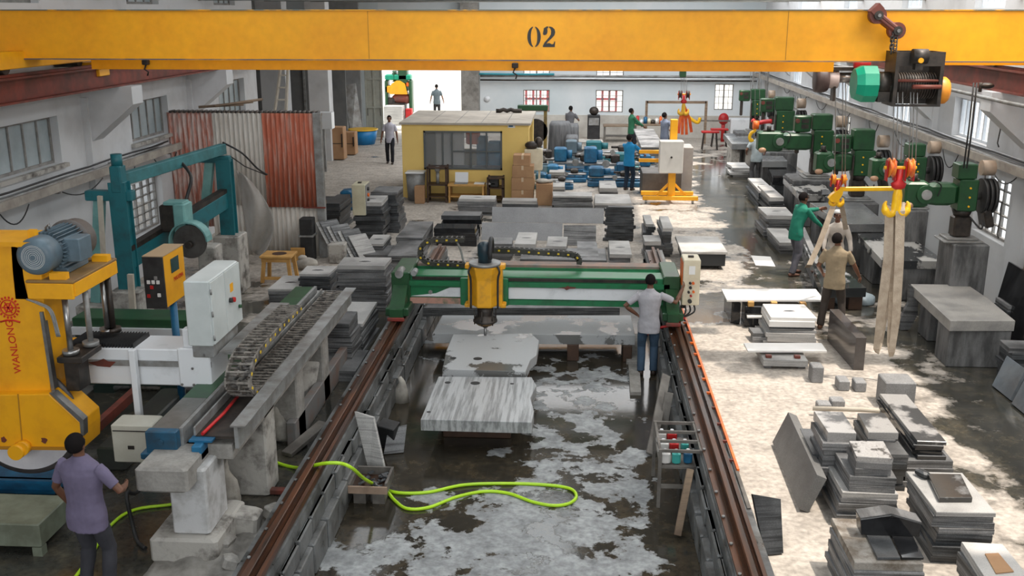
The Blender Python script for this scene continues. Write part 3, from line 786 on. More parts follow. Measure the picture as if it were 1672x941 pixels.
person(a[0], 37.6, 0, -.9, 1.76, 'man in blue-grey shirt standing behind the yellow stand near the red slings', (.17, .20, .27), (.02, .02, .035), lh=(-.15, .35, 1.05), rh=(.3, .35, 1.05), head_pitch=-.3, vox=.02)
a = WY(931, 182, 41.0)
person(a[0], 41.0, 0, -.4, 1.66, 'man in dark grey shirt behind the covered machines at the far wall', (.11, .11, .12), (.03, .03, .035), lh=(-.1, .35, 1.1), rh=(.25, .35, 1.1), lean=.15, head_pitch=-.3, vox=.02)
a = WY(713, 156, 51.5)
person(a[0], 51.5, 0, .1, 1.74, 'man in grey shirt standing in the bright far doorway', (.10, .13, .15), (.02, .02, .025), lh=(-.32, .02, .85), rh=(.34, .02, .85), vox=.02)
# ================================================================== overhead crane
gz0, gz1 = WY(836, 99, 15.0)[2], 5.392
cr = thing('overhead_crane', (0, 15.2, gz0), 'yellow overhead crane girder numbered 02 spanning the whole hall', 'crane')
mb = MB(); mb.box(-8.95, 7.8, 15.0, 15.42, gz0 + .012, gz1 - .012); mb.build('girder', m_yel, cr)
mb = MB(); mb.box(-8.95, 7.8, 14.965, 15.46, gz1 - .012, gz1 + .004); mb.build('top_flange', mat('flange_edge_paint', (.16, .17, .13), (.75, .36, .02), sc=2.2, lo=.5, hi=.6, rough=.5, stretch=(.8, 1, 1)), cr, label='chipped grey-green top edge of the girder')
mb = MB(); mb.box(-8.95, 7.8, 14.965, 15.46, gz0 - .006, gz0 + .012); mb.build('bottom_flange', mat('flange_grime', (.16, .12, .11), (.62, .30, .04), sc=1.3, lo=.5, hi=.7, rough=.6), cr, label='grimy brown lower edge of the girder')
for px in (601, 1286):
    x = WY(px, 50, 14.99)[0]; mb = MB(); mb.box(x - .004, x + .004, 14.996, 15.0, gz0 + .02, gz1 - .02); mb.build('weld_seam', mat('weld_line', (.45, .20, .01), rough=.6), cr)
# stencilled 02
m_sten = mat('stencil_black', (.03, .028, .025), rough=.6)
def sten(px, py): p = WY(px, py, 14.99); return (p[0], p[2])
def glyph(polys, x0, y0, sx, sy):
    mb = MB()
    for poly in polys: mb.prism([sten(x0 + a * sx, y0 + b_ * sy) for a, b_ in poly], 14.994, 15.001, 'y')
    return mb
def arc(cx, cy, rx, ry, a0, a1, n=14): return [(cx + rx * math.cos(math.radians(a0 + (a1 - a0) * i / n)), cy + ry * math.sin(math.radians(a0 + (a1 - a0) * i / n))) for i in range(n + 1)]
left0 = arc(.5, .5, .5, .5, 98, 262) + arc(.43, .5, .17, .43, 262, 98)
right0 = arc(.5, .5, .5, .5, 82, -82) + arc(.57, .5, .17, .43, -82, 82)
g0 = glyph([left0, right0], 861, 43.2, 22, 34)
two = [[(.02, .34), (.10, .08), (.32, .0), (.44, .0), (.44, .06), (.36, .10), (.38, .22), (.36, .33), (.27, .40), (.14, .42), (.05, .40)],
       [(.50, .0), (.74, .03), (.93, .14), (.98, .28), (.92, .42), (.72, .56), (.40, .74), (.30, .82), (.52, .80), (.72, .86), (.84, .84), (.92, .72), (.98, .72), (.94, .99), (.02, .99), (.02, .92), (.16, .76), (.50, .52), (.64, .38), (.66, .22), (.60, .10), (.50, .06)]]
g2 = glyph([], 0, 0, 1, 1)
for poly in two: g2.prism([sten(886 + a * 21, 43.2 + b_ * 34) for a, b_ in poly], 14.994, 15.001, 'y')
g0.build('stencil_numeral', m_sten, cr, label='black stencilled numeral 0'); g2.build('stencil_numeral', m_sten, cr, label='black stencilled numeral 2')
# second girder, lower and behind
b = FB(150, 100.5, 1362, 113, 16.4, .34)
mb = MB(); mb.box(b[0], b[1], 16.4, 16.74, b[4], b[5] + .35); mb.build('rear_girder', m_yel, cr, label='second lower yellow girder seen below the first')
b2 = FB(1362, 104, 1672, 117, 16.4, .3)
mb = MB(); mb.box(5.3, 7.2, 16.5, 16.7, b2[4] + .10, b2[5] + .25); mb.build('rear_girder_end', m_yel, cr)
# end carriages running on the runway beams
for sx, x in ((-1, -8.4), (1, 7.25)):
    mb = MB(); mb.box(x - .14, x + .14, 14.2, 18.9, 4.55, 4.80, c=.01); mb.build('end_carriage', m_yel2, cr)
    for y in (14.6, 18.4):
        mb = MB(); mb.cyl((x - .05, y, 4.6), (x + .05, y, 4.6), .13, n=18); mb.cyl((x - .07, y, 4.6), (x - .05, y, 4.6), .16, n=18); mb.build('wheel', m_dark, cr)
b = FB(32, 111, 166, 124, 17.6, .3)
mb = MB(); mb.box(b[0], b[1], 17.5, 17.9, b[4], b[5], c=.01); mb.box(b[1] - .35, b[1] + .02, 17.52, 17.88, b[5] - .03, b[5] + .1); mb.build('walkway_beam', m_yel2, cr, label='yellow channel over the left runway beam')
mb = MB(); mb.box(WY(0, 110, 16.9)[0] - .4, WY(24, 110, 16.9)[0], 16.7, 17.2, 4.40, 4.78, c=.01); mb.build('carriage_plate', m_yel2, cr)
mb = MB(); a = WY(98, 104, 17.3); mb.cyl((a[0] - .1, 17.3, a[2] + .04), (a[0] + .35, 17.3, a[2] + .04), .10, n=16); mb.box(a[0] - .16, a[0] - .1, 17.2, 17.4, a[2] - .05, a[2] + .15); mb.build('travel_motor', m_dark, cr)
# little dangling black hooks on the rear girder
for px, py in ((238, 103), (841, 108)):
    a = WY(px, py, 16.33); mb = MB(); mb.box(a[0] - .05, a[0] + .05, 16.28, 16.38, a[2] - .03, a[2] + .05, c=.01)
    mb.tube([(a[0], 16.33, a[2] - .03), (a[0] - .03, 16.33, a[2] - .10), (a[0] + .03, 16.33, a[2] - .14), (a[0] + .01, 16.33, a[2] - .2)], .014, n=6)
    mb.build('cable_hanger', m_blk, cr)

# ------------------------------------------------ main hoist on the right
def P(px, py, Y): return Vector(WY(px, py, Y))
Yh = 14.45
ho = thing('rope_hoist', tuple(P(1500, 172, Yh)), 'black framed rope hoist with green motor hanging below the crane girder at right', 'hoist')
b = FB(1456, 85, 1545, 174, Yh, .5)
x0, x1, _, _, z0, z1 = b
mb = MB()
mb.box(x0, x0 + .05, Yh, Yh + .5, z0, z1); mb.box(x1 - .05, x1, Yh, Yh + .5, z0, z1)
mb.box(x0 + .05, x1 - .05, Yh, Yh + .03, z1 - .19, z1); mb.box(x0 + .05, x1 - .05, Yh, Yh + .04, z0, z0 + .03); mb.box(x0 + .05, x1 - .05, Yh + .02, Yh + .05, (z0 + z1) / 2 - .03, (z0 + z1) / 2)
mb.box(x0 + .05, x1 - .05, Yh + .46, Yh + .5, z0, z1)
mb.build('frame', m_dark, ho)
mb = MB(); zc = z0 + .27; mb.cyl((x0 - .02, Yh + .25, zc), (x1 + .02, Yh + .25, zc), .17, n=22)
for k in range(16): mb.cyl((x0 + .10 + k * .035, Yh + .25, zc), (x0 + .118 + k * .035, Yh + .25, zc), .182, n=18)
mb.build('rope_drum', m_dark, ho)
mb = MB(); mb.cyl((x0 + .05, Yh + .02, zc + .08), (x1 - .06, Yh + .02, zc + .08), .02, n=8); mb.cyl((x0 + .25, Yh - .01, zc), (x1 - .02, Yh - .01, zc), .03, n=10); mb.build('tie_rod', m_rust, ho)
gx0, gx1 = P(1401, 140, Yh)[0], P(1436, 140, Yh)[0]
mb = MB(); zc2 = P(1420, 139, Yh)[2]
mb.cyl((gx0 + .10, Yh + .25, zc2), (gx1, Yh + .25, zc2), .26, n=10, smooth=False); mb.cyl((gx0, Yh + .25, zc2), (gx0 + .10, Yh + .25, zc2), .21, .26, n=10, smooth=False); mb.build('motor', m_motg, ho, label='bright green hoist motor drum')
mb = MB(); mb.cyl((gx1, Yh + .25, zc2), (x0, Yh + .25, zc2), .17, n=18); mb.box(gx1 + .02, x0 - .01, Yh + .1, Yh + .42, zc2 - .24, zc2 - .1); mb.build('coupling', m_dark, ho)
ox0, ox1 = x1, P(1563, 150, Yh)[0]
mb = MB(); zc3 = P(1550, 150, Yh)[2]; mb.lathe([(.19, 0), (.19, .05), (.185, .12), (.15, .16), (.06, .18)], (ox0, Yh + .25, zc3), 'x', 20); mb.build('gearbox_cover', mat('orange_yellow_paint', (.80, .32, .03), (.6, .2, .02), sc=4, rough=.4), ho, label='orange-yellow rounded end cover')
mb = MB(); a = P(1501, 92, Yh - .08); mb.cyl((a[0] - .1, Yh - .1, a[2]), (a[0] + .1, Yh - .1, a[2]), .10, n=16); mb.box(a[0] - .05, a[0] + .05, Yh - .12, Yh, a[2] - .18, a[2]); mb.build('trolley_wheel', m_dark, ho)
mb = MB(); mb.cyl((a[0] - .01, Yh - .21, a[2] - .05), (a[0] - .01, Yh - .12, a[2] - .05), .035, n=12); mb.build('axle_cap', m_yel2, ho)
# red bracket above it on the girder
br = thing('suspension_bracket', tuple(P(1450, 60, 14.7)), 'dark red cranked bracket with chain bolted to the crane girder above the hoist', 'bracket')
mb = MB(); A, B_ = P(1432, 25, 14.78), P(1463, 50, 14.78)
mb.bar(A, B_, .10, .20, up=(0, 1, 0), ch=.02)
for p in (A, B_): mb.cyl(p - Vector((0, .07, 0)), p + Vector((0, .07, 0)), .115, n=18)
mb.bar(A - Vector((.08, 0, -.02)), A + Vector((.03, 0, .13)), .1, .2, up=(0, 1, 0)); mb.build('arm', m_rust, br)
for p in (A, B_):
    mb = MB(); mb.cyl(p - Vector((0, .11, 0)), p - Vector((0, .07, 0)), .062, n=14); mb.build('pin_washer', m_dark, br)
    mb = MB(); mb.cyl(p - Vector((0, .135, 0)), p - Vector((0, .11, 0)), .026, n=6); mb.build('pin_bolt', m_steel, br)
mb = MB(); c0 = P(1457, 58, 14.7); c1 = P(1455, 86, 14.6)
for k in range(5):
    p = c0.lerp(c1, k / 4.5); ax = Vector((.02, 0, 0)) if k % 2 else Vector((0, .02, 0))
    mb.tube([p + ax + Vector((0, 0, .03)), p + ax - Vector((0, 0, .03)), p - Vector((0, 0, .045)), p - ax - Vector((0, 0, .03)), p - ax + Vector((0, 0, .03)), p + Vector((0, 0, .045)), p + ax + Vector((0, 0, .03))], .009, n=5)
    q = p + Vector((.05, 0, 0)); mb.tube([q + Vector((.02, 0, .03)), q - Vector((-.02, 0, .03)), q - Vector((0, 0, .045)), q - Vector((.02, 0, .03)), q + Vector((-.02, 0, .03)), q + Vector((.02, 0, .03))], .008, n=5)
mb.build('chain', m_blk, br)
# hoist ropes
def rope(p0, p1, label, r=.008, m=None, group=None):
    mb = MB(); mb.tube([p0, (Vector(p0) + Vector(p1)) / 2 + Vector((.006, 0, 0)), p1], r, n=6)
    return mb.build('hoist_rope', m or m_galv, label=label, cat='rope', group=group)
for k, px in enumerate((1457, 1463, 1471, 1484, 1489, 1495)):
    rope(P(px + 3, 150, Yh + .1), P(px, 265, Yh + .12), 'thin steel rope running from the near hoist down to its red pulley block', group='ropes of the near hoist')

def hook_block(px, py, Y, s, label, cols, hookcol, sheave_y=None):
    """twin sheaves, swivel and a hook; px,py = middle of the sheaves"""
    c = P(px, py, Y); t = thing('hook_block', tuple(c), label, 'crane hook')
    for sx in (-1, 1):
        x = c[0] + sx * .15 * s
        mb = MB(); mb.lathe([(.05, -.05), (.155, -.05), (.165, -.035), (.125, -.012), (.125, .012), (.165, .035), (.155, .05), (.05, .05)], (0, 0, 0), 'x', 22)
        mb.v = [(x + v[0] * s, Y + v[1] * s, c[2] + v[2] * s) for v in mb.v]
        mb.build('sheave', cols, t)
        mb = MB(); mb.box(x - .075 * s, x - .055 * s, Y - .07 * s, Y + .07 * s, c[2] - .22 * s, c[2] + .12 * s, c=.01); mb.box(x + .055 * s, x + .075 * s, Y - .07 * s, Y + .07 * s, c[2] - .22 * s, c[2] + .12 * s, c=.01)
        mb.build('side_plate', m_red, t)
    mb = MB(); mb.cyl((c[0] - .26 * s, Y, c[2]), (c[0] + .26 * s, Y, c[2]), .03 * s, n=12); mb.build('sheave_pin', m_yel2, t)
    mb = MB(); mb.loft([((c[0], Y, c[2] - .02 * s), .06 * s, .05 * s), ((c[0], Y, c[2] - .2 * s), .05 * s, .05 * s), ((c[0], Y, c[2] - .26 * s), .13 * s, .07 * s), ((c[0], Y, c[2] - .33 * s), .11 * s, .07 * s), ((c[0], Y, c[2] - .36 * s), .06 * s, .05 * s)], n=12); mb.build('swivel', m_red, t)
    # ramshorn-like double hook
    for sx in (-1, 1):
        mb = MB(); z = c[2] - .34 * s
        pts = [(c[0], Y, z), (c[0] + sx * .02 * s, Y, z - .12 * s), (c[0] + sx * .015 * s, Y, z - .25 * s), (c[0] + sx * .03 * s, Y, z - .38 * s), (c[0] + sx * .10 * s, Y, z - .44 * s), (c[0] + sx * .17 * s, Y, z - .38 * s), (c[0] + sx * .19 * s, Y, z - .28 * s), (c[0] + sx * .165 * s, Y, z - .22 * s)]
        mb.tube(smooth_path(pts, 4), [(.052 + .018 * math.sin(PI * i / 28)) * s if i < 22 else (.055 - .006 * (i - 21)) * s for i in range(29)], n=10)
        mb.build('hook', hookcol, t)
    return t, c
m_orr = mat('orange_red_sheave', (.62, .10, .02), (.78, .26, .03), sc=6, lo=.4, hi=.6, rough=.35)
m_hky = mat('hook_yellow', (.92, .55, .01), (.80, .42, .01), sc=5, rough=.35)
t, c = hook_block(1470, 274, Yh + .12, .86, 'large red pulley block with bright yellow hook holding two long webbing slings', m_orr, m_hky)

# slings hanging from the near hook: wide flat webbing with thickness
def strap(pts, w, name, label, m=m_sling, across=(1, 0, 0), th=.012):
    pts = [Vector(p) for p in pts]; mb = MB(); a = Vector(across).normalized(); vs = []
    for i, p in enumerate(pts):
        t_ = (pts[min(i + 1, len(pts) - 1)] - pts[max(0, i - 1)]).normalized(); x = (a - t_ * a.dot(t_)).normalized(); n_ = t_.cross(x)
        ww = w[i] if isinstance(w, (list, tuple)) else w
        for u, v_ in ((-.5, -.5), (.5, -.5), (.5, .5), (-.5, .5)): vs.append(p + x * u * ww + n_ * v_ * th)
    fs = [(i * 4 + k, i * 4 + (k + 1) % 4, i * 4 + 4 + (k + 1) % 4, i * 4 + 4 + k) for i in range(len(pts) - 1) for k in range(4)]
    fs += [(3, 2, 1, 0), tuple((len(pts) - 1) * 4 + k for k in range(4))]
    mb.add(vs, fs); return mb.build(name, m, label=label, cat='lifting sling')
Ys = Yh + .12
strap([P(1455, 338, Ys), P(1452, 345, Ys - .03), P(1450, 420, Ys - .02), P(1440, 500, Ys), P(1431, 570, Ys + .03), P(1432, 577, Ys + .05), P(1437, 560, Ys + .1), P(1450, 480, Ys + .1), P(1458, 345, Ys + .05)], [.11, .12, .13, .13, .09, .06, .08, .11, .1], 'webbing_sling', 'long pale webbing sling on the left side of the large yellow hook')
strap([P(1470, 330, Ys), P(1470, 345, Ys - .05), P(1468, 430, Ys - .05), P(1463, 520, Ys - .02), P(1456, 575, Ys), P(1455, 583, Ys + .03), P(1452, 560, Ys + .08), P(1456, 470, Ys + .10), P(1464, 345, Ys + .06)], [.12, .13, .13, .12, .09, .06, .07, .08, .1], 'webbing_sling', 'long pale webbing sling on the right side of the large yellow hook')

# ------------------------------------------------ second hoist behind, carrying the slab
Y2 = 17.6
h2 = thing('rope_hoist', tuple(P(1385, 145, Y2)), 'brown and white rope hoist half hidden behind the green hoist motor', 'hoist')
mb = MB(); a = P(1348, 131, Y2); mb.lathe([(.10, 0), (.21, .01), (.22, .06), (.22, .17), (.19, .22)], (P(1334, 131, Y2)[0], Y2 + .2, a[2]), 'x', 18); mb.build('motor', mat('brown_motor', (.10, .07, .065), (.06, .04, .04), sc=4, rough=.5), h2)
mb = MB(); mb.cyl((P(1350, 131, Y2)[0], Y2 + .2, a[2] + .01), (P(1372, 131, Y2)[0], Y2 + .2, a[2] + .01), .16, n=16); mb.build('gearbox', mat('pinkish_grey_enamel', (.50, .42, .40), rough=.4), h2)
mb = MB(); mb.cyl((P(1372, 128, Y2)[0], Y2 + .2, P(1372, 128, Y2)[2]), (P(1402, 128, Y2)[0], Y2 + .2, P(1402, 128, Y2)[2]), .085, n=16); mb.build('rope_drum', m_steel, h2)
mb = MB(); q = P(1386, 112, Y2); mb.box(q[0] - .55, q[0] + .30, Y2 + .05, Y2 + .35, q[2] - .04, q[2] + .02); mb.box(q[0] - .2, q[0] - .16, Y2 + .1, Y2 + .3, q[2] - .55, q[2]); mb.box(q[0] + .16, q[0] + .2, Y2 + .1, Y2 + .3, q[2] - .5, q[2]); mb.build('frame', m_dark, h2)
mb = MB(); q = P(1404, 104, Y2); mb.lathe([(.05, 0), (.09, .02), (.09, .25), (.05, .27)], (q[0] - .1, Y2, q[2]), 'x', 14); mb.build('trolley_motor', m_red, h2)
for px in (1364, 1376, 1381):
    rope(P(px, 135, Y2 + .2), P(px - 1, 285, 18.9), 'thin steel rope from the half hidden hoist down to the small orange pulley block', group='ropes of the second hoist')
t, c = hook_block(1369, 293, 18.9, .62, 'small orange pulley block above the men guiding the slab', mat('orange_sheave', (.80, .28, .02), (.6, .15, .01), sc=6, rough=.4), m_hky)
# yellow spreader bar
Yb = 18.9
sp = thing('spreader_bar', tuple(P(1420, 310, Yb)), 'yellow lifting spreader bar with big hook jaw behind the long slings', 'lifting bar')
mb = MB(); A = P(1362, 309, Yb); B_ = P(1474, 308, Yb); mb.bar(A, B_, .07, .08, ch=.01); mb.build('bar', m_hky, sp)
mb = MB(); j = [(1356, 318), (1372, 306), (1376, 310), (1374, 318), (1366, 330), (1356, 329), (1352, 323)]
mb.prism([(P(a_, b_, Yb)[0], P(a_, b_, Yb)[2]) for a_, b_ in j], Yb - .06, Yb + .06, 'y'); mb.build('jaw', m_hky, sp)
# slab being lifted, with its sling legs --------------------------------------------------
SY = 18.4
def tilted_box(name, corners_top, th, m, label, cat, group=None, dirv=(0, 0, -1)):
    """four top corners (in order) and a thickness"""
    C_ = [Vector(c) for c in corners_top]; d = Vector(dirv).normalized() * th
    mb = MB(); mb.add([c + d for c in C_] + C_, [(3, 2, 1, 0), (4, 5, 6, 7), (0, 1, 5, 4), (1, 2, 6, 5), (2, 3, 7, 6), (3, 0, 4, 7)])
    return mb.build(name, m, label=label, cat=cat, group=group, bevel=.006)
def Z(px, py, z): a = W(px, py, z); return Vector((a[0], a[1], z))
pl = [Z(x_, y_, .45) for x_, y_ in ((1343, 472), (1415, 470), (1374, 437), (1347, 431), (1337, 398), (1312, 398))]; n_ = 6
mb = MB(); mb.add([p - Vector((0, 0, .18)) for p in pl] + pl, [tuple(range(5, -1, -1)), tuple(range(6, 12))] + [(k, (k + 1) % 6, 6 + (k + 1) % 6, 6 + k) for k in range(6)])
mb.build('granite_slab', mat('streaked_black_granite', (.025, .028, .03), (.30, .31, .32), sc=1.6, lo=.5, hi=.58, rough=.1, rough2=.4, stretch=(1.5, .6, 1)), label='polished black granite slab with wet pale streaks slung between the three men', cat='slab', bevel=.006)
for k in (0, 1): stone_p = MB().box(pl[0].x + .15 + .9 * k - (.5 if k else 0), pl[0].x + .3 + .5 * k, pl[0].y + .2, pl[0].y + .5, 0, .268, c=.01).build('timber_bearer', m_dwood, label='dark bearer under the %s part of the slung black slab' % ('left', 'middle')[k], cat='bearer')
A_, B_ = Z(1328, 470, 0), Z(1303, 405, 0)
mb = MB(); mb.add([A_, A_ + Vector((.12, 0, 0)), B_ + Vector((.12, 0, 0)), B_, A_ + Vector((0, 0, .5)), A_ + Vector((.12, 0, .5)), B_ + Vector((.12, 0, .5)), B_ + Vector((0, 0, .5))], [(3, 2, 1, 0), (4, 5, 6, 7), (0, 1, 5, 4), (1, 2, 6, 5), (2, 3, 7, 6), (3, 0, 4, 7)])
mb.build('granite_slab', m_granb, label='grey slab standing on edge along the left side of the slung black slab', cat='slab', bevel=.006)
strap([P(1364, 327, 18.9), P(1352, 360, 18.8), P(1337, 400, 18.7), P(1322, 432, 18.6), Z(1318, 437, .56)], .10, 'webbing_sling', 'pale webbing sling slanting down to the left corner of the slung black slab')
strap([P(1372, 327, 18.9), P(1377, 350, 19.0), P(1381, 375, 19.2)], .09, 'webbing_sling', 'short pale webbing sling behind the man in the white skullcap')
mb = MB(); mb.box(*FB(1368, 474, 1404, 484, 17.4, .4)); 
m_film = mat('blue_white_plastic_film', (.52, .60, .64), (.34, .42, .46), sc=3, rough=.25, bump=.6, bsc=7)
mb = MB(); a = Z(1388, 496, 0)
mb.ell((a[0], a[1] + .1, .16), (.34, .25, .17), n=18, m=10); mb.ell((a[0] + .26, a[1], .10), (.2, .2, .12)); mb.ell((a[0] - .22, a[1] + .05, .12), (.18, .2, .13)); o = mb.build('plastic_film_bundle', m_film, label='crumpled pale blue plastic bundle under the slung black slab', cat='plastic bundle')
dp = o.modifiers.new('crumple', 'DISPLACE'); tx = D.textures.new('crumple', 'CLOUDS'); tx.noise_scale = .12; dp.texture = tx; dp.strength = .1

# ------------------------------------------------ far hook with red slings
Y3 = 33.0
t = thing('crane_girder', (0, Y3, 4.6), 'second crane girder across the far half of the hall', 'crane')
mb = MB(); mb.box(-8.3, 7.2, Y3 - .2, Y3 + .2, 4.62, 5.2); mb.build('girder', m_yel, t)
for x in (-8.3, 7.25):
    mb = MB(); mb.box(x - .14, x + .14, Y3 - 1.4, Y3 + 1.4, 4.5, 4.7, c=.01); mb.build('end_carriage', m_yel2, t)
b = FB(1110, 112, 1121, 126, Y3 - .5, .3)
h3 = thing('rope_hoist', (b[0], b[2], b[4]), 'small dark green hoist box near the far wall', 'hoist')
mb = MB(); mb.box(b[0], b[1], b[2], b[3], b[4], b[5] + .15, c=.01); mb.build('hoist_body', m_dgreen, h3)
mb = MB(); mb.box(b[0] + .05, b[1] - .05, b[2] + .05, b[3] + .3, b[5] + .15, 4.62); mb.build('hanger', m_dark, h3)
for px in (1112, 1115, 1118, 1121):
    rope(P(px, 126, Y3 - .4), P(px, 152, Y3 - .4), 'thin steel rope of the far hoist above the red slings', group='ropes of the far hoist')
t, c = hook_block(1117, 154, Y3 - .4, .80, 'far black and brass pulley block carrying red slings', m_dark, mat('brass_hook', (.62, .36, .03), rough=.3))
b0 = P(1117, 173, Y3 - .4)
m_rsl = mat('red_webbing', (.60, .06, .03), (.75, .16, .03), sc=4, rough=.8)
for k, (px, py) in enumerate(((1108, 218), (1114, 220), (1121, 220), (1129, 216))):
    strap([b0, P((1117 + px) / 2 + (px - 1117) * .25, 195, Y3 - .4 + .05 * k), P(px, py, Y3 - .4 + .1 * k)], .09, 'webbing_sling', 'narrow red webbing leg hanging from the far pulley block', m=m_rsl)
    COL.objects[-1]['group'] = 'red slings on the far hook'
# small hook above the grey-shirted man
Y4 = 31.0
t = thing('hook_block', tuple(P(1233, 205, Y4)), 'small yellow hook with orange pulley above the man at the far stone bench', 'crane hook')
mb = MB(); a = P(1234, 204, Y4); mb.cyl((a[0] - .08, Y4, a[2]), (a[0] + .08, Y4, a[2]), .13, n=14); mb.build('sheave', m_orange, t)
mb = MB(); mb.tube(smooth_path([P(1233, 207, Y4), P(1232, 214, Y4), P(1227, 217, Y4), P(1224, 224, Y4), P(1226, 230, Y4), P(1230, 228, Y4)], 4), .05, n=8); mb.build('hook', m_hky, t)
for px in (1225, 1232, 1240, 1250):
    rope(P(px, 60, Y4), P(px if px > 1239 else px + 1, 200 if px < 1245 else 160, Y4), 'thin rope hanging beside the far green machines', group='ropes above the far bench')
# ================================================================== green stone-cutting gantry over the pit
GY = 16.25
g = thing('cutting_gantry', (-.6, GY, .46), 'green bridge cutting gantry with yellow spindle head straddling the pit', 'cutting machine')
bl, br_ = P(640, 470, GY)[0], P(1108, 470, GY)[0]
def gz(py, Y=GY): return WY(836, py, Y)[2]
# front face: two green rails with a white panel between
z_t, z_b = gz(452), gz(497)
mb = MB(); mb.box(bl + .25, br_ - .12, GY, GY + .42, z_b, z_t, c=.01); mb.build('beam', m_green, g)
mb = MB(); mb.box(WY(830, 470, GY)[0], WY(1052, 470, GY)[0], GY - .02, GY, gz(488), gz(469), c=.006); mb.build('beam_panel', m_wenam, g, label='long white enamel panel on the beam face')
mb = MB(); mb.prism([(WY(672, 486, GY)[0], gz(486)), (WY(762, 486, GY)[0], gz(486)), (WY(762, 471, GY)[0], gz(471)), (WY(735, 471, GY)[0], gz(471)), (WY(712, 481, GY)[0], gz(481))], GY - .02, GY, 'y'); mb.build('beam_panel', m_wenam, g, label='short white panel left of the spindle, paint scraped away')
mb = MB(); mb.box(WY(668, 470, GY)[0], WY(766, 470, GY)[0], GY - .045, GY, gz(497), gz(488)); mb.build('scraped_rail', mat('scraped_pink_primer', (.48, .26, .20), (.10, .16, .10), sc=4, lo=.5, hi=.7, rough=.7), g, label='green rail with pink primer showing through')
mb = MB(); mb.box(WY(766, 470, GY)[0], br_ - .15, GY - .045, GY, gz(497), gz(489)); mb.box(bl + .3, br_ - .15, GY - .05, GY, gz(468), gz(460)); mb.build('slide_rail', m_green, g)
mb = MB(); mb.box(bl + .35, br_ - .35, GY - .01, GY + .1, gz(459), gz(454))
for k in range(150): 
    x = bl + .4 + k * (br_ - bl - .8) / 150; mb.box(x, x + .012, GY - .03, GY - .01, gz(459), gz(454.5))
mb.build('gear_rack', m_dark, g)
# rear top rail, higher
Yr = GY + .75
mb = MB(); mb.box(P(668, 440, Yr)[0], P(1092, 440, Yr)[0], Yr, Yr + .22, WY(836, 451, Yr)[2], WY(836, 437, Yr)[2], c=.01); mb.build('rear_rail', m_green, g)
mb = MB(); mb.box(P(660, 440, Yr)[0], P(1096, 440, Yr)[0], Yr + .02, Yr + .3, WY(836, 437, Yr)[2], WY(836, 435, Yr)[2] + .02); mb.build('cable_shelf', mat('grimy_rail_top', (.20, .18, .16), (.35, .22, .17), sc=5, rough=.7), g)
mb = MB(); mb.box(bl + .25, br_ - .12, GY + .42, Yr, z_t - .12, z_t - .06); mb.build('deck_plate', m_green, g)
# end frames
for sx, xa, xb in ((-1, bl, bl + .32), (1, br_ - .26, br_ + .02)):
    mb = MB(); mb.box(xa, xb, GY - .05, GY + 1.0, .62, gz(447), c=.015); mb.box(xa - .03, xb + .03, GY - .5, GY + 1.3, .52, .66, c=.015); mb.build('end_frame', m_dgreen, g)
    mb = MB(); mb.prism([(GY - .5, .66), (GY - .08, .66), (GY - .08, .95)], xa + .04, xb - .04, 'x'); mb.box(xa + .05, xb - .05, GY - .58, GY - .5, .48, .66); mb.build('toe_bracket', m_dgreen, g)
    mb = MB(); mb.box(xa + .02, xb - .02, GY - .62, GY - .57, .47, .53, c=.01); mb.build('rail_scraper', mat('dull_red', (.30, .03, .02), (.12, .04, .03), sc=6, rough=.6), g)
    for yy in (GY - .3, GY + 1.1):
        mb = MB(); mb.cyl(((xa + xb) / 2 - .05, yy, .53), ((xa + xb) / 2 + .05, yy, .53), .07, n=16); mb.build('wheel', m_dark, g)
mb = MB(); a = P(652, 447, GY - .05); mb.cyl((a[0], GY - .10, a[2]), (a[0], GY + .2, a[2]), .07, n=14); mb.cyl((a[0] + .25, GY - .1, a[2] + .02), (a[0] + .25, GY + .1, a[2] + .02), .05, n=10); mb.build('drive_cap', m_galv, g)
mb = MB(); a = P(703, 477, GY); mb.cyl((a[0], GY - .02, a[2]), (a[0], GY - .005, a[2]), .035, n=14); mb.build('round_badge', m_galv, g)
mb = MB(); a = P(927, 469, GY); mb.prism([(a[0] - .16, a[2]), (a[0] - .06, a[2] - .01), (a[0] - .02, a[2] - .04), (a[0] + .03, a[2] - .015), (a[0] + .12, a[2] - .01), (a[0] + .14, a[2] + .012), (a[0] + .03, a[2] + .02), (a[0], a[2] + .035), (a[0] - .04, a[2] + .012)], GY - .06, GY - .05, 'y'); mb.build('rust_scab', m_rust, g)
# spindle carriage and head
sx0, sx1 = P(752, 470, GY - .08)[0], P(830, 470, GY - .08)[0]
mb = MB(); mb.box(sx0, sx1, GY - .12, GY - .05, gz(497), gz(453), c=.01); mb.build('carriage_plate', m_green, g)
hx = P(792, 470, GY - .35)[0]; hy = GY - .36
def hz(py): return WY(792, py, hy)[2]
mb = MB()
def octo(w, d, z): return [(hx + w * a_, hy + d * b_, z) for a_, b_ in ((-.5, .5), (-.5, -.05), (-.28, -.5), (.28, -.5), (.5, -.05), (.5, .5))]
rings = [(.40, .34, hz(499)), (.42, .36, hz(496)), (.42, .36, hz(455)), (.50, .42, hz(440)), (.53, .44, hz(434)), (.48, .40, hz(432))]
vs = []; fs = []
for w_, d_, z_ in rings: vs += octo(w_, d_, z_)
for i_ in range(len(rings) - 1):
    for k in range(6): fs.append((i_ * 6 + k, i_ * 6 + (k + 1) % 6, i_ * 6 + 6 + (k + 1) % 6, i_ * 6 + 6 + k))
fs += [tuple(range(5, -1, -1)), tuple(range((len(rings) - 1) * 6, len(rings) * 6))]
mb.add(vs, fs)
mb.build('spindle_housing', m_yelsp, g, bevel=.01)
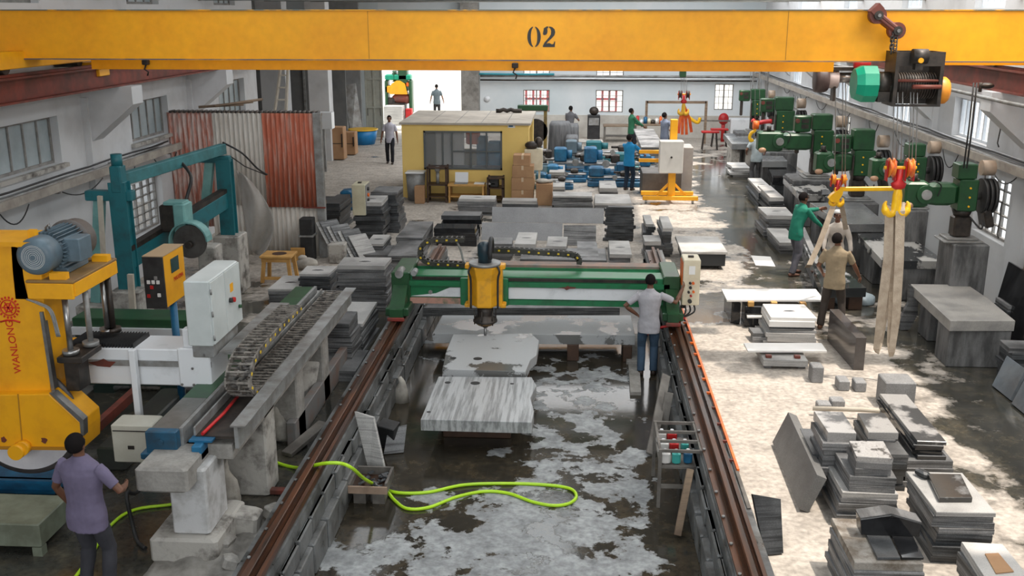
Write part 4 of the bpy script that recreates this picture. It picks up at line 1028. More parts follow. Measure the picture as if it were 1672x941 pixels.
for s_ in (-1, 1):
    mb = MB(); mb.box(hx + s_ * .24 - .04, hx + s_ * .24 + .04, hy - .02, hy + .26, hz(500), hz(437), c=.01); mb.box(hx + s_ * .29 - .05, hx + s_ * .29 + .05, hy, hy + .2, hz(503), hz(497), c=.01); mb.box(hx + s_ * .28 - .05, hx + s_ * .28 + .05, hy, hy + .2, hz(440), hz(433), c=.01); mb.build('side_guide', m_yelsp, g)
for s_ in (-1, 1):
    mb = MB(); mb.tube(smooth_path([(hx + s_ * .20, hy - .1, hz(430)), (hx + s_ * .25, hy - .16, hz(440)), (hx + s_ * .22, hy - .12, hz(455)), (hx + s_ * .22, hy - .14, hz(500))], 4), .018, n=7); mb.build('hydraulic_hose', m_blk, g)
mb = MB(); mb.cyl((hx, hy, hz(432)), (hx, hy, hz(428)), .26, n=20); mb.build('top_plate', m_galv, g)
mb = MB(); zz = hz(430); mb.lathe([(.11, 0), (.11, .12), (.12, .14), (.12, .30), (.09, .34), (.03, .36)], (hx, hy, zz), 'z', 18)
mb.build('spindle_motor', mat('blue_black_motor', (.012, .04, .055), (.02, .02, .025), sc=4, rough=.4), g)
mb = MB(); R0 = .22; pts = [(hx + .10, hy + .05 + R0 * math.cos(t_), zz + .18 + R0 * math.sin(t_)) for t_ in [k * PI / 10 - .3 for k in range(13)]]; mb.tube(pts, .035, n=8); mb.build('hose_loop', m_blk, g)
mb = MB(); zq = hz(500); mb.lathe([(.13, 0), (.13, -.10), (.12, -.14), (.12, -.17), (.17, -.18), (.17, -.22), (.20, -.23), (.20, -.26), (.12, -.30), (.06, -.33), (.045, -.36)], (hx, hy, zq), 'z', 22); mb.build('spindle_nose', m_dark, g)
mb = MB()
for k in range(6):
    a_ = k * PI / 3 + .3; mb.cyl((hx + .18 * math.cos(a_), hy + .18 * math.sin(a_), zq - .30), (hx + .18 * math.cos(a_), hy + .18 * math.sin(a_), zq - .05), .010, n=6)
mb.build('nozzle_rods', m_dark, g)
mb = MB(); mb.lathe([(.17, 0), (.185, -.03), (.12, -.08), (.05, -.10)], (hx, hy, zq - .24), 'z', 12); mb.build('nose_ring', mat('bronze_ring', (.20, .12, .05), rough=.5, metal=.5), g)
mb = MB(); mb.cyl((hx, hy, zq - .58), (hx, hy, zq - .33), .022, n=12); mb.cyl((hx, hy, zq - .62), (hx, hy, zq - .58), .045, n=14); mb.build('drill_bit', m_steel, g)
# cable chains behind the beam
def chain(name, pts, w, h, m, label=None, parent=None, cat=None, across=(0, 1, 0), pitch=.085, dots=None, smooth_n=8):
    pts = smooth_path(pts, smooth_n); L = [0]
    for a_, b_ in zip(pts, pts[1:]): L.append(L[-1] + (b_ - a_).length)
    def at(s_):
        for k in range(len(L) - 1):
            if L[k + 1] >= s_: f = (s_ - L[k]) / max(1e-6, L[k + 1] - L[k]); return pts[k].lerp(pts[k + 1], f), (pts[k + 1] - pts[k]).normalized()
        return pts[-1], (pts[-1] - pts[-2]).normalized()
    mb = MB(); dt = MB(); n = int(L[-1] / pitch); A = Vector(across)
    for k in range(n):
        p, d = at((k + .5) * pitch); x = (A - d * A.dot(d)).normalized(); u = x.cross(d)
        M = Matrix.Translation(p) @ Matrix((x, d, u)).transposed().to_4x4()
        for s_ in (-1, 1): mb.box(s_ * w / 2 - .010, s_ * w / 2 + .010, -pitch * .53, pitch * .53, -h / 2, h / 2, M=M)
        for v_ in (-1, 1):
            mb.box(-w / 2, w / 2, -pitch * .13, pitch * .13, v_ * h / 2 - .007, v_ * h / 2 + .007, M=M)
        mb.box(-.008, .008, -pitch * .3, pitch * .3, -h / 2, h / 2, M=M)
        if dots and k % 2 == 0:
            for s_ in (-1, 1): dt.box(s_ * (w / 2 + .012) - .004, s_ * (w / 2 + .012) + .004, -.018, .018, -.014, .014, M=M)
    o = mb.build(name, m, parent=parent, label=label, cat=cat)
    if dots and dt.v: dt.build('yellow_clips', dots, o, kind='stuff')
    return o
m_chn = mat('dark_chain_plastic', (.028, .026, .022), (.06, .055, .045), sc=5, rough=.5)
m_dot = mat('yellow_plastic', (.78, .52, .02), rough=.5)
zc = WY(836, 428, Yr)[2]
chain('cable_chain', [(P(797, 420, Yr)[0], Yr + .1, WY(797, 410, Yr)[2]), P(840, 409, Yr), P(880, 412, Yr), P(915, 414, Yr), P(938, 417, Yr), P(946, 426, Yr), P(940, 434, Yr)], .10, .09, m_chn, parent=g, across=(0, 1, 0), dots=m_dot, label='black cable chain with yellow clips')
chain('cable_chain', [P(768, 433, Yr), P(740, 431, Yr), P(715, 430, Yr), P(700, 428, Yr), P(688, 419, Yr), P(688, 403, Yr), P(700, 394, Yr), P(722, 391, Yr), P(760, 391, Yr)], .16, .075, m_chn, parent=g, across=(0, 1, 0), dots=m_dot, label='looped black cable chain standing above the left half')
mb = MB(); mb.tube(smooth_path([P(745, 394, Yr), P(752, 408, Yr), P(757, 426, Yr), P(765, 432, Yr)], 4), .02, n=7); mb.build('chain_bracket', m_galv, g)
# control cabinet on the right end
cb = thing('control_box', tuple(P(1128, 498, GY - .15)), 'cream control box with coloured knobs at the right end of the green gantry', 'control box')
a = FB(1113, 424, 1142, 499, GY - .25, .0); cx0, cx1, cz0, cz1 = WY(1115, 460, GY - .25)[0], WY(1143, 460, GY - .25)[0], WY(1128, 499, GY - .25)[2], WY(1128, 425, GY - .25)[2]
mb = MB(); mb.box(cx0, cx1, GY - .25, GY + .18, cz0, cz1, c=.01); mb.build('cabinet', m_cream, cb)
mb = MB(); mb.box(cx0 - .012, cx0, GY - .20, GY + .14, (cz0 + cz1) / 2 - .06, cz1 - .05, c=.003); mb.build('warning_panel', m_orange, cb, label='orange side panel')
mb = MB(); mb.box(cx0 + .09, cx0 + .19, GY - .256, GY - .25, cz1 - .24, cz1 - .10); mb.build('paper_label', mat('white_paper', (.8, .8, .78), rough=.8), cb)
for (u, v_, m, r) in ((.42, .50, m_blk, .02), (.60, .50, m_orange, .022), (.45, .40, m_blk, .024), (.36, .30, m_blk, .02), (.64, .31, m_orange, .02), (.5, .22, m_red, .018), (.45, .10, m_blk, .034)):
    X = cx0 + (cx1 - cx0) * u; Zz = cz0 + (cz1 - cz0) * v_; mb = MB(); mb.cyl((X, GY - .29, Zz), (X, GY - .25, Zz), r, n=12); mb.build('knob', m, cb)
mb = MB(); mb.box((cx0 + cx1) / 2 - .05, (cx0 + cx1) / 2 + .04, GY - .08, GY - .02, cz1, cz1 + .03); mb.build('lifting_lug', m_dark, cb)
mb = MB(); mb.box((cx0 + cx1) / 2 - .12, (cx0 + cx1) / 2 - .06, GY - .05, GY + .05, .62, cz0); mb.build('mounting_post', m_dark, cb)
for k in range(3):
    mb = MB(); mb.tube(smooth_path([(cx0 + .06 + k * .07, GY - .1, cz0), (cx0 + .08 + k * .07, GY - .14, cz0 - .14), (cx0 + .0, GY - .16, cz0 - .25), (cx0 - .15, GY - .1, cz0 - .28)], 5), .014, n=7); mb.build('cable', m_blk, cb)
mb = MB(); mb.tube(smooth_path([(cx0 + .05, GY - .3, cz0 - .2), (cx0 - .15, GY - .42, cz0 - .28), (cx0 - .4, GY - .4, cz0 - .36), (cx0 - .62, GY - .42, cz0 - .50)], 6), .022, n=7); mb.build('red_rag', m_red, label='strip of red cloth tied under the cream control box', cat='rag')

# slabs on supports in the pit
def slab_poly(name, poly_px, z, th, m, label, holes=(), group=None):
    mb = MB(); pts = [W(px, py, z) for px, py in poly_px]
    n = len(pts); c = [sum(p[k] for p in pts) / n for k in (0, 1)]
    ins = [(p[0] + (c[0] - p[0]) * .008, p[1] + (c[1] - p[1]) * .008) for p in pts]
    mb.add([(p[0], p[1], z - th) for p in pts] + [(p[0], p[1], z - .006) for p in pts] + [(p[0], p[1], z) for p in ins],
           [tuple(range(n - 1, -1, -1)), tuple(range(2 * n, 3 * n))] + [(l * n + i_, l * n + (i_ + 1) % n, (l + 1) * n + (i_ + 1) % n, (l + 1) * n + i_) for l in range(2) for i_ in range(n)])
    o = mb.build(name, m, label=label, cat='slab', group=group)
    for (px, py, r) in holes:
        a_ = W(px, py, z); h = MB(); h.cyl((a_[0], a_[1], z - .0005), (a_[0], a_[1], z + .0015), r, n=16); h.build('drilled_hole', m_blk, o)
    return o
slab_poly('granite_slab', [(722, 515), (1030, 515), (1037, 548), (706, 545)], .06, .17, m_slab, 'long thick grey slab lying across the pit behind the spindle')
slab_poly('granite_slab', [(740, 546), (868, 545), (880, 556), (876, 580), (866, 588), (858, 607), (722, 603), (728, 575)], .20, .15, m_slab, 'grey slab with dark wet patches directly under the drill bit', holes=((740, 585, .05), (780, 586, .07)))
slab_poly('granite_slab', [(716, 615), (868, 616), (876, 630), (866, 650), (872, 672), (868, 690), (687, 685)], .12, .16, m_stripe, 'grey slab with vertical water streaks nearest in the pit', holes=((731, 625, .045), (776, 626, .07), (836, 627, .03), (700, 673, .03)))
slab_poly('granite_slab', [(700, 496), (1008, 496), (1012, 503), (690, 503)], .12, .16, m_gran, 'narrow slab behind the green gantry beam', )
for (px, py, Yq, lab) in ((770, 700, 12.75, 'front'), (850, 560, 16.4, 'rear')): pass
k = -1
for (x0_, x1_, y0_, y1_, zt) in ((-1.8, -.85, 13.05, 13.2, -.04), (-1.9, -.75, 13.6, 13.75, -.04), (-1.7, -.7, 14.5, 14.65, .05), (-1.7, -.7, 15.4, 15.55, .05), (-1.9, -1.7, 16.4, 17.0, -.11), (-.1, .1, 16.35, 17.0, -.11), (.85, 1.0, 16.35, 17.0, -.11)):  # dark wood puts the shade of the gap below the slabs into the bearers
    k += 1; MB().box(x0_, x1_, y0_, y1_, -.4, zt, c=.008).build('support_block', m_dwood, label='dark timber bearer under the %s in the pit' % ('front of the streaked slab', 'back of the streaked slab', 'front of the patchy slab', 'back of the patchy slab', 'left end of the long slab', 'middle of the long slab', 'right end of the long slab')[k], cat='support block', group='bearers under the pit slabs')
# walkway blocks by the operator
for (l, t_, r_, b_) in ((1020, 545, 1046, 590), (1026, 592, 1044, 640)):
    slab_poly('walkway_slab', [(l, t_), (r_, t_), (r_ + 3, b_), (l + 3, b_)], -.34, .06, m_conc, '%s narrow concrete strip on the pit floor beside the man in grey polo' % ('farther' if t_ < 560 else 'nearer'))
# ================================================================== yellow bridge saw, front left
def Px(px, py, Y): return WY(px, py, Y)
def poly_y(mb, pts, Y, d): mb.prism([(WY(a_, b_, Y)[0], WY(a_, b_, Y)[2]) for a_, b_ in pts], Y, Y + d, 'y'); return mb
SYo = 10.0
saw = thing('bridge_saw', (-6.2, 10.2, 0), 'yellow stone saw with grey motor and big round blade behind the man in purple', 'stone saw')
mb = MB(); poly_y(mb, [(-60, 402), (46, 400), (64, 408), (72, 500), (83, 644), (-60, 640)], SYo, .5); mb.build('body_panel', m_yel2, saw, bevel=.012)
mb = MB(); poly_y(mb, [(-60, 395), (50, 396), (64, 404), (-60, 402)], SYo - .04, .6); mb.build('body_lid', m_yel2, saw)
mb = MB(); poly_y(mb, [(64, 510), (69, 510), (89, 636), (84, 640)], SYo - .03, .08); mb.build('edge_strip', m_steel, saw)
mb = MB(); poly_y(mb, [(-60, 646), (80, 644), (131, 690), (133, 706), (133, 736), (-60, 734)], SYo - .12, .46); mb.build('blade_guard', m_yel2, saw, bevel=.012)
mb = MB(); poly_y(mb, [(80, 642), (87, 642), (136, 686), (137, 712), (132, 712), (130, 690)], SYo - .14, .1); mb.build('guard_edge', m_steel, saw)
mb = MB(); poly_y(mb, [(28, 644), (30, 644), (38, 733), (36, 733)], SYo - .125, .006); poly_y(mb, [(-60, 729), (133, 731), (133, 736), (-60, 734)], SYo - .135, .02); mb.build('guard_seam', mat('seam_ochre', (.45, .20, .01), rough=.6), saw)
for (px, py) in ((6, 719), (72, 719)):
    mb = MB(); c = WY(px, py, SYo - .125); mb.prism([(c[0] + .045 * math.cos(a_) * R.uniform(.4, 1), c[2] + .05 * math.sin(a_) * R.uniform(.5, 1)) for a_ in [k * PI / 5 for k in range(10)]], SYo - .127, SYo - .12, 'y'); mb.build('chipped_paint', m_rust, saw)
for (px, py) in ((60, 512), (60, 640), (-5, 735), (30, 735), (90, 735), (125, 735), (80, 650), (118, 690)):
    pass
c = WY(34, 733, SYo - .12); mb = MB(); mb.cyl((c[0], SYo - .24, c[2]), (c[0], SYo - .12, c[2]), .085, n=20); mb.cyl((c[0] + .05, SYo - .2, c[2] + .03), (c[0] + .05, SYo - .1, c[2] + .03), .08, n=20); mb.build('arbor_cap', m_yel2, saw)
m_blade = mat('blade_steel', (.62, .61, .66), (.80, .79, .82), rough=.35, sc=2)
bc = WY(38, 684, SYo + .12); bm_ = MB(); bm_.cyl((bc[0], SYo + .082, bc[2]), (bc[0], SYo + .092, bc[2]), .60, n=72); bm_.build('blade', m_blade, saw)
mb = MB(); mb.lathe([(.605, 0), (.66, .005), (.665, .022), (.66, .04), (.605, .045)], (bc[0], SYo + .093, bc[2]), 'y', 72); mb.build('blade_rim', mat('dark_blade_rim', (.05, .045, .045), (.09, .08, .08), sc=8, rough=.5), saw)
mb = MB(); mb.cyl((bc[0], SYo + .05, bc[2]), (bc[0], SYo + .081, bc[2]), .2, n=30); mb.build('blade_flange', m_steel, saw)
# motor
m0 = Vector(WY(54, 421, 9.95)); ax = Vector((0, 1, 0)); Lm = .92
def mcyl(y0, y1, r0, r1=None, n=36): return MB().cyl((m0.x, m0.y + y0, m0.z), (m0.x, m0.y + y1, m0.z), r0, r1, n)
mb = MB(); mb.lathe([(.10, 0), (.135, .0), (.19, .02), (.20, .05), (.20, .24), (.19, .25)], (m0.x, m0.y, m0.z), 'y', 36); mb.build('fan_cowl', m_motor, saw)
mb = MB()
for k, rr in enumerate((.03, .05, .07, .09, .11, .125)):
    n_ = int(14 + k * 8)
    for q in range(n_):
        a_ = 2 * PI * q / n_; mb.cyl((m0.x + rr * math.cos(a_), m0.y - .004, m0.z + rr * math.sin(a_)), (m0.x + rr * math.cos(a_), m0.y + .002, m0.z + rr * math.sin(a_)), .0055, n=5)
mb.build('fan_grille', mat('grille_pale', (.55, .56, .55), rough=.5), saw)
mb = MB(); mb.cyl((m0.x, m0.y - .01, m0.z), (m0.x, m0.y, m0.z), .028, n=14); mb.build('grille_hub', m_motor, saw)
mb = mcyl(.25, .80, .165); 
for q in range(30):
    a_ = 2 * PI * q / 30; c_, s_ = math.cos(a_), math.sin(a_)
    mb.bar((m0.x + .19 * c_, m0.y + .25, m0.z + .19 * s_), (m0.x + .19 * c_, m0.y + .78, m0.z + .19 * s_), .009, .06, up=(c_, 0, s_))
mb.build('finned_housing', m_motor, saw)
mb = MB(); mb.lathe([(.21, .76), (.245, .77), (.245, .80), (.225, .82), (.225, .98), (.20, 1.02), (.06, 1.03)], (m0.x, m0.y, m0.z), 'y', 36); mb.build('flange_end', mat('brown_grey_casting', (.14, .125, .115), (.09, .08, .075), sc=4, rough=.5), saw)
mb = MB(); mb.box(m0.x + .14, m0.x + .34, m0.y + .34, m0.y + .62, m0.z - .13, m0.z + .13, c=.012); mb.build('terminal_box', m_motor, saw)
mb = MB(); mb.tube([(m0.x - .01, m0.y + .34, m0.z + .20), (m0.x - .01, m0.y + .34, m0.z + .25), (m0.x + .03, m0.y + .34, m0.z + .29), (m0.x + .03, m0.y + .34, m0.z + .24)], .012); mb.build('lifting_eye', m_steel, saw)
mb = MB(); mb.box(m0.x - .18, m0.x + .2, m0.y + .3, m0.y + .78, m0.z - .25, m0.z - .19, c=.01); mb.prism([(m0.x - .14, m0.z - .2), (m0.x + .14, m0.z - .2), (m0.x + .1, m0.z - .1), (m0.x - .1, m0.z - .1)], m0.y + .32, m0.y + .72, 'y'); mb.build('motor_foot', m_motor, saw)
# motor platform
pz = m0.z - .25
mb = MB(); mb.box(m0.x - .12, m0.x + .40, m0.y + .0, m0.y + 1.05, pz - .03, pz, c=.006); mb.build('platform_plate', mat('worn_brown_plate', (.20, .12, .06), (.30, .17, .04), sc=4, rough=.6), saw)
mb = MB(); mb.box(m0.x - .11, m0.x + .39, m0.y - .01, m0.y + .03, pz - .2, pz - .03, c=.006); mb.box(m0.x + .36, m0.x + .40, m0.y + .03, m0.y + 1.04, pz - .18, pz - .03, c=.006); mb.box(m0.x - .11, m0.x - .07, m0.y + .03, m0.y + 1.0, pz - .2, pz - .03); mb.build('platform_apron', m_yel2, saw)
MB().box(m0.x + .12, m0.x + .30, m0.y + .05, m0.y + .13, pz, pz + .07).build('shim_block', m_yel2, saw); MB().box(m0.x + .20, m0.x + .38, m0.y + .85, m0.y + .95, pz, pz + .07).build('shim_block', m_yel2, saw)
mb = MB(); mb.prism([(m0.x - .28, pz - .22), (m0.x - .14, pz - .22), (m0.x - .16, pz + .0), (m0.x - .16, pz + .34), (m0.x - .25, pz + .36), (m0.x - .27, pz + .1)], m0.y + .05, m0.y + .25, 'y'); mb.box(m0.x - .7, m0.x - .24, m0.y + .1, m0.y + .2, pz + .22, pz + .32, c=.01); mb.prism([(m0.x - .14, pz + .3), (m0.x - .04, pz + .32), (m0.x - .06, pz + .5), (m0.x - .14, pz + .5)], m0.y + .2, m0.y + .26, 'y'); mb.build('pivot_bracket', m_yel2, saw)
for (dx, dy, m) in ((.22, .12, m_steel), (.30, .42, m_galv), (.33, .92, m_dark), (.27, .9, m_steel)):
    mb = MB(); mb.cyl((m0.x + dx, m0.y + dy, pz - .19), (m0.x + dx, m0.y + dy, pz - .85), .032, n=14); mb.cyl((m0.x + dx, m0.y + dy, pz - .85), (m0.x + dx, m0.y + dy, pz - .80), .09, n=14); mb.build('guide_rod', m, saw)
mb = MB(); mb.box(m0.x + .10, m0.x + .38, m0.y + .02, m0.y + .5, pz - .93, pz - .86, c=.01); mb.box(m0.x + .10, m0.x + .26, m0.y + .15, m0.y + .4, pz - 1.3, pz - .93, c=.01); mb.build('slide_carriage', m_dark, saw)
for k in range(3):
    mb = MB(); mb.tube(smooth_path([(m0.x - .12, m0.y - .02, pz - .2), (m0.x + .02 + .02 * k, m0.y - .05, pz - .24), (m0.x + .14 + .015 * k, m0.y - .06, pz - .32), (m0.x + .18 + .015 * k, m0.y - .05, pz - .6)], 5), .010, n=6); mb.build('signal_cable', m_galv, saw)
# red lettering running up the panel, and the gear emblem
m_let = mat('red_lettering', (.62, .02, .01), rough=.5)
c = WY(22, 567, SYo - .01); text('WANLONG', 'lettering', .115, m_let, saw, (c[0], SYo - .004, c[2]), (PI / 2, -PI / 2 - .04, 0), .002)
c = WY(13, 503, SYo - .01); mb = MB()
for q in range(18):
    a_ = 2 * PI * q / 18; mb.bar((c[0] + .10 * math.cos(a_), SYo - .004, c[2] + .10 * math.sin(a_)), (c[0] + .125 * math.cos(a_), SYo - .004, c[2] + .125 * math.sin(a_)), .018, .006, up=(0, 1, 0))
for rr in (.045, .085):
    mb.tube([(c[0] + rr * math.cos(2 * PI * k / 24), SYo - .004, c[2] + rr * math.sin(2 * PI * k / 24)) for k in range(25)], .007, n=5)
for q in range(6):
    a_ = q * PI / 3; mb.bar((c[0], SYo - .004, c[2]), (c[0] + .07 * math.cos(a_), SYo - .004, c[2] + .07 * math.sin(a_)), .014, .006, up=(0, 1, 0))
mb.tube([(c[0] - .11, SYo - .004, c[2] - .16), (c[0] - .04, SYo - .004, c[2] - .14), (c[0] + .04, SYo - .004, c[2] - .14), (c[0] + .11, SYo - .004, c[2] - .16)], .01, n=5)
mb.build('gear_emblem', m_let, saw)
# blue saw table and green tub under the blade
tb = thing('saw_table', (-6.3, 10, 0), 'blue steel saw table over a grey-green tank under the round blade', 'saw table')
b = FB(-80, 787, 86, 803, 10.22, .3); mb = MB(); mb.box(b[0], b[1], 10.22, 10.6, b[4], b[4] + .025); mb.box(b[0], b[1], 10.22, 10.6, b[5] - .03, b[5]); mb.box(b[0], b[1], 10.27, 10.31, b[4], b[5]); mb.build('table_beam', m_blue, tb)
b2 = FB(45, 800, 66, 832, 10.28, .3); mb = MB(); mb.box(b2[0], b2[1], 10.28, 10.5, .02, b[4]); mb.build('table_leg', m_blue, tb)
b = FB(-80, 826, 74, 876, 9.5, .8); z0b = 0
# tank is below the table; its foot row gives the depth
mb = MB(); fx0, fy0 = W(-60, 905, 0); x1b = W(74, 905, 0)[0]
mb.box(fx0 - .4, x1b, fy0, fy0 + .65, .10, .36, c=.012); mb.box(x1b - .1, x1b, fy0, fy0 + .1, 0, .10); mb.box(fx0, fx0 + .1, fy0, fy0 + .1, 0, .10); mb.build('tank', mat('grey_green_tank', (.22, .25, .19), (.13, .14, .10), sc=3, rough=.6), tb)

# ------------------------------------------------ white transverse arm of the saw
AY = 10.55
arm = thing('saw_bridge_arm', (-5, AY, 1.3), 'white enamelled bridge arm with black bellows joining the yellow saw to its rail', 'machine arm')
b = FB(112, 572, 320, 626, AY, .45); mb = MB(); mb.box(b[0], b[1], AY, AY + .5, b[4], b[5], c=.012); mb.build('beam', m_wenam, arm)
mb = MB(); b1 = FB(112, 591, 345, 595, AY, .0); mb.box(b1[0], b1[1], AY - .02, AY, b1[4], b1[5]); mb.build('guide_strip', m_galv, arm)
b = FB(294, 570, 341, 633, AY - .04, .55); mb = MB(); mb.box(b[0], b[1], AY - .04, AY + .55, b[4], b[5], c=.015); mb.box(b[0] + .07, b[0] + .22, AY - .02, AY + .1, b[5], b[5] + .22, c=.01); mb.build('end_block', m_wenam, arm)
mb = MB()
for (u, v_) in ((.08, .08), (.45, .08), (.85, .08), (.45, .5), (.85, .85)): q = (b[0] + (b[1] - b[0]) * u, b[4] + (b[5] - b[4]) * v_); mb.cyl((q[0], AY - .055, q[1]), (q[0], AY - .04, q[1]), .016, n=6)
o = mb.build('bolt_row', m_steel, arm); o['kind'] = 'stuff'
b = FB(88, 575, 117, 632, AY - .03, .5); mb = MB(); mb.box(b[0], b[1], AY - .03, AY + .5, b[4], b[5], c=.012); mb.build('end_plate', m_yel2, arm, label='yellow end plate with bolts')
b = FB(112, 562, 218, 574, AY, .4); mb = MB(); n_ = 22; 
for k in range(n_):
    xa = b[0] + (b[1] - b[0]) * k / n_; xb = b[0] + (b[1] - b[0]) * (k + 1) / n_
    mb.prism([(xa, b[4]), ((xa + xb) / 2, b[5]), (xb, b[4])], AY + .02, AY + .46, 'y')
mb.box(b[0], b[1], AY + .04, AY + .44, b[4] - .02, b[4] + .04); mb.build('bellows', m_blk, arm)
a1 = WY(165, 593, AY - .03); mb = MB(); mb.prism([(a1[0] - .15, a1[2]), (a1[0] - .04, a1[2] + .02), (a1[0] + .03, a1[2] + .05), (a1[0] + .08, a1[2] + .02), (a1[0] + .17, a1[2] + .015), (a1[0] + .1, a1[2] - .05), (a1[0] - .05, a1[2] - .04)], AY - .03, AY - .02, 'y'); mb.build('rust_scab', m_rust, arm)
mb = MB(); mb.cyl(WY(230, 567, AY + .2), WY(300, 567, AY + .2), .02, n=8); mb.build('drive_shaft', m_galv, arm)
# post down to the junction box
b = FB(214, 573, 226, 692, AY - .12, .08); mb = MB(); mb.box((b[0] + b[1]) / 2 - .035, (b[0] + b[1]) / 2 + .035, AY - .12, AY - .04, b[4], b[5], c=.006); mb.build('hanging_post', m_wenam, arm)
jb = thing('junction_box', WY(218, 755, 9.9), 'beige steel junction box with dangling wires beside the blue rail end', 'junction box')
b = FB(187, 696, 248, 755, 9.8, .28); mb = MB(); mb.box(b[0], b[1], 9.8, 10.1, b[4], b[5], c=.01); mb.build('box_body', mat('beige_enamel', (.56, .54, .46), (.48, .45, .37), sc=3, rough=.5), jb)
mb = MB(); mb.box(b[0] + .02, b[1] - .02, 9.79, 9.80, b[5] - .07, b[5] - .06); mb.box(b[0] + .17, b[0] + .24, 9.792, 9.80, b[4] + .16, b[4] + .20); mb.build('lid_line', m_dark, jb)
mb = MB(); mb.tube(smooth_path([(b[1], 9.85, b[4] + .1), (b[1] + .02, 9.7, b[4] - .02), (b[1] - .1, 9.5, b[4] - .2), (b[1] - .14, 9.35, .5), (b[1] - .08, 9.3, .12), (b[1] + .0, 9.2, .03), (b[1] + .12, 9.1, .02)], 5), .022, n=8); mb.build('cable', m_blk, label='thick black cable dropping from the junction box to the floor', cat='cable')
# control cabinet standing at the end of the arm
cab = thing('control_cabinet', WY(345, 572, 10.4), 'tall pale grey electrical cabinet standing on the white saw arm', 'electrical cabinet')
xa = WY(302, 500, 10.45)[0]; xb = WY(343, 500, 10.45)[0]; zt = WY(322, 460, 10.45)[2]; zb = WY(322, 566, 10.45)[2]
yb_ = WX(388, 430, xb)[1]
mb = MB(); mb.box(xa, xb, 10.45, yb_, zb, zt, c=.012); mb.build('cabinet_body', m_lgrey, cab)
mid = 10.45 + (yb_ - 10.45) * .46
mb = MB(); mb.box(xb, xb + .018, 10.46, mid - .006, zb + .02, zt - .015, c=.004); mb.build('cabinet_door', m_lgrey, cab)
mb = MB(); mb.box(xb, xb + .018, mid + .006, yb_ - .01, zb + .02, zt - .015, c=.004); mb.build('cabinet_door', m_lgrey, cab)
zm = (zb + zt) / 2
for (yy, zz, m, r, nm) in ((mid + .22, zm - .02, m_red, .03, 'stop_button'), (mid + .12, zm + .0, m_blk, .03, 'rotary_switch'), (mid + .42, zm - .16, m_dgreen, .022, 'start_button')):
    mb = MB(); mb.cyl((xb + .018, yy, zz), (xb + .05, yy, zz), r, n=12); mb.build(nm, m, cab)
mb = MB(); mb.box(xb + .018, xb + .022, mid + .16, mid + .26, zm + .08, zm + .18); mb.build('warning_label', m_yel2, cab)
for zz in (zb + .1, zm, zt - .12):
    mb = MB(); mb.cyl((xb + .02, 10.455, zz - .03), (xb + .02, 10.455, zz + .03), .012, n=8); mb.build('hinge', m_galv, cab)
mb = MB(); mb.box(xa + .02, xb - .02, 10.5, yb_ - .1, 1.62, zb, c=.008); mb.build('cabinet_stand', m_galv, cab)

# ------------------------------------------------ longitudinal rail bench on concrete piers
rb = thing('rail_bench', (-3.9, 12, 0), 'long green-topped saw rail with cable trough running back over concrete piers', 'machine rail')
mb = MB(); mb.box(-4.26, -3.98, 10.1, 14.7, 1.20, 1.30, c=.006); mb.build('rail_beam', m_dgreen, rb, label='dark green rail top with worn paint')
mb = MB(); mb.box(-4.26, -3.98, 9.25, 10.1, 1.20, 1.30, c=.006); mb.build('rail_beam', mat('bare_grey_rail', (.22, .22, .21), (.12, .12, .11), sc=3, rough=.35, metal=.5), rb, label='bare grey near end of the rail')
mb = MB(); mb.box(-3.97, -3.93, 9.25, 14.7, 1.12, 1.31); mb.build('rail_side', m_galv, rb)
mb = MB(); mb.box(-4.28, -3.96, 9.14, 9.25, 1.08, 1.31, c=.01); mb.box(-4.33, -3.90, 9.1, 9.3, 1.02, 1.09, c=.01); mb.cyl((-4.12, 9.12, 1.2), (-4.12, 9.14, 1.2), .03, n=12); mb.build('end_stop', mat('worn_blue_paint', (.01, .10, .19), (.02, .05, .08), sc=4, rough=.45), rb)
mb = MB(); mb.box(-3.80, -3.70, 9.1, 9.3, 1.02, 1.18, c=.01); mb.box(-3.86, -3.62, 9.2, 9.5, 1.18, 1.20); mb.build('trough_end', m_blue, rb)
mb = MB(); mb.box(-3.42, -3.38, 9.3, 14.6, 1.08, 1.31); mb.box(-3.46, -3.30, 9.3, 14.6, 1.31, 1.325); mb.box(-3.84, -3.82, 9.3, 14.6, 1.21, 1.30); mb.build('cable_trough', m_galv, rb); MB().box(-3.82, -3.42, 9.3, 14.6, 1.18, 1.21).build('trough_floor', m_dark, rb)
mb = MB(); mb.box(-4.30, -3.45, 9.3, 14.6, .96, 1.12); mb.build('support_beam', m_conc, rb)
mb = MB(); mb.tube([(-3.75, 9.3, 1.23), (-3.7, 9.8, 1.25), (-3.72, 10.3, 1.24)], .018); mb.build('orange_wire', m_red, rb)
chain('cable_chain', [(-3.62, 14.5, 1.26), (-3.62, 13, 1.26), (-3.62, 11.5, 1.26), (-3.62, 10.45, 1.27), (-3.62, 10.12, 1.42), (-3.62, 10.12, 1.56), (-3.62, 10.4, 1.70), (-3.62, 11.2, 1.73), (-3.62, 12.3, 1.70)], .26, .08, mat('grey_brown_chain', (.22, .20, .175), (.05, .045, .04), sc=9, lo=.45, hi=.6, rough=.5), label='wide cable drag chain folded back on itself along the saw rail', cat='cable chain', across=(1, 0, 0), dots=m_dot, pitch=.095)
mb = MB(); mb.box(-4.0, -3.75, 10.6, 12.6, 1.63, 1.66); mb.build('chain_shelf', m_galv, rb)
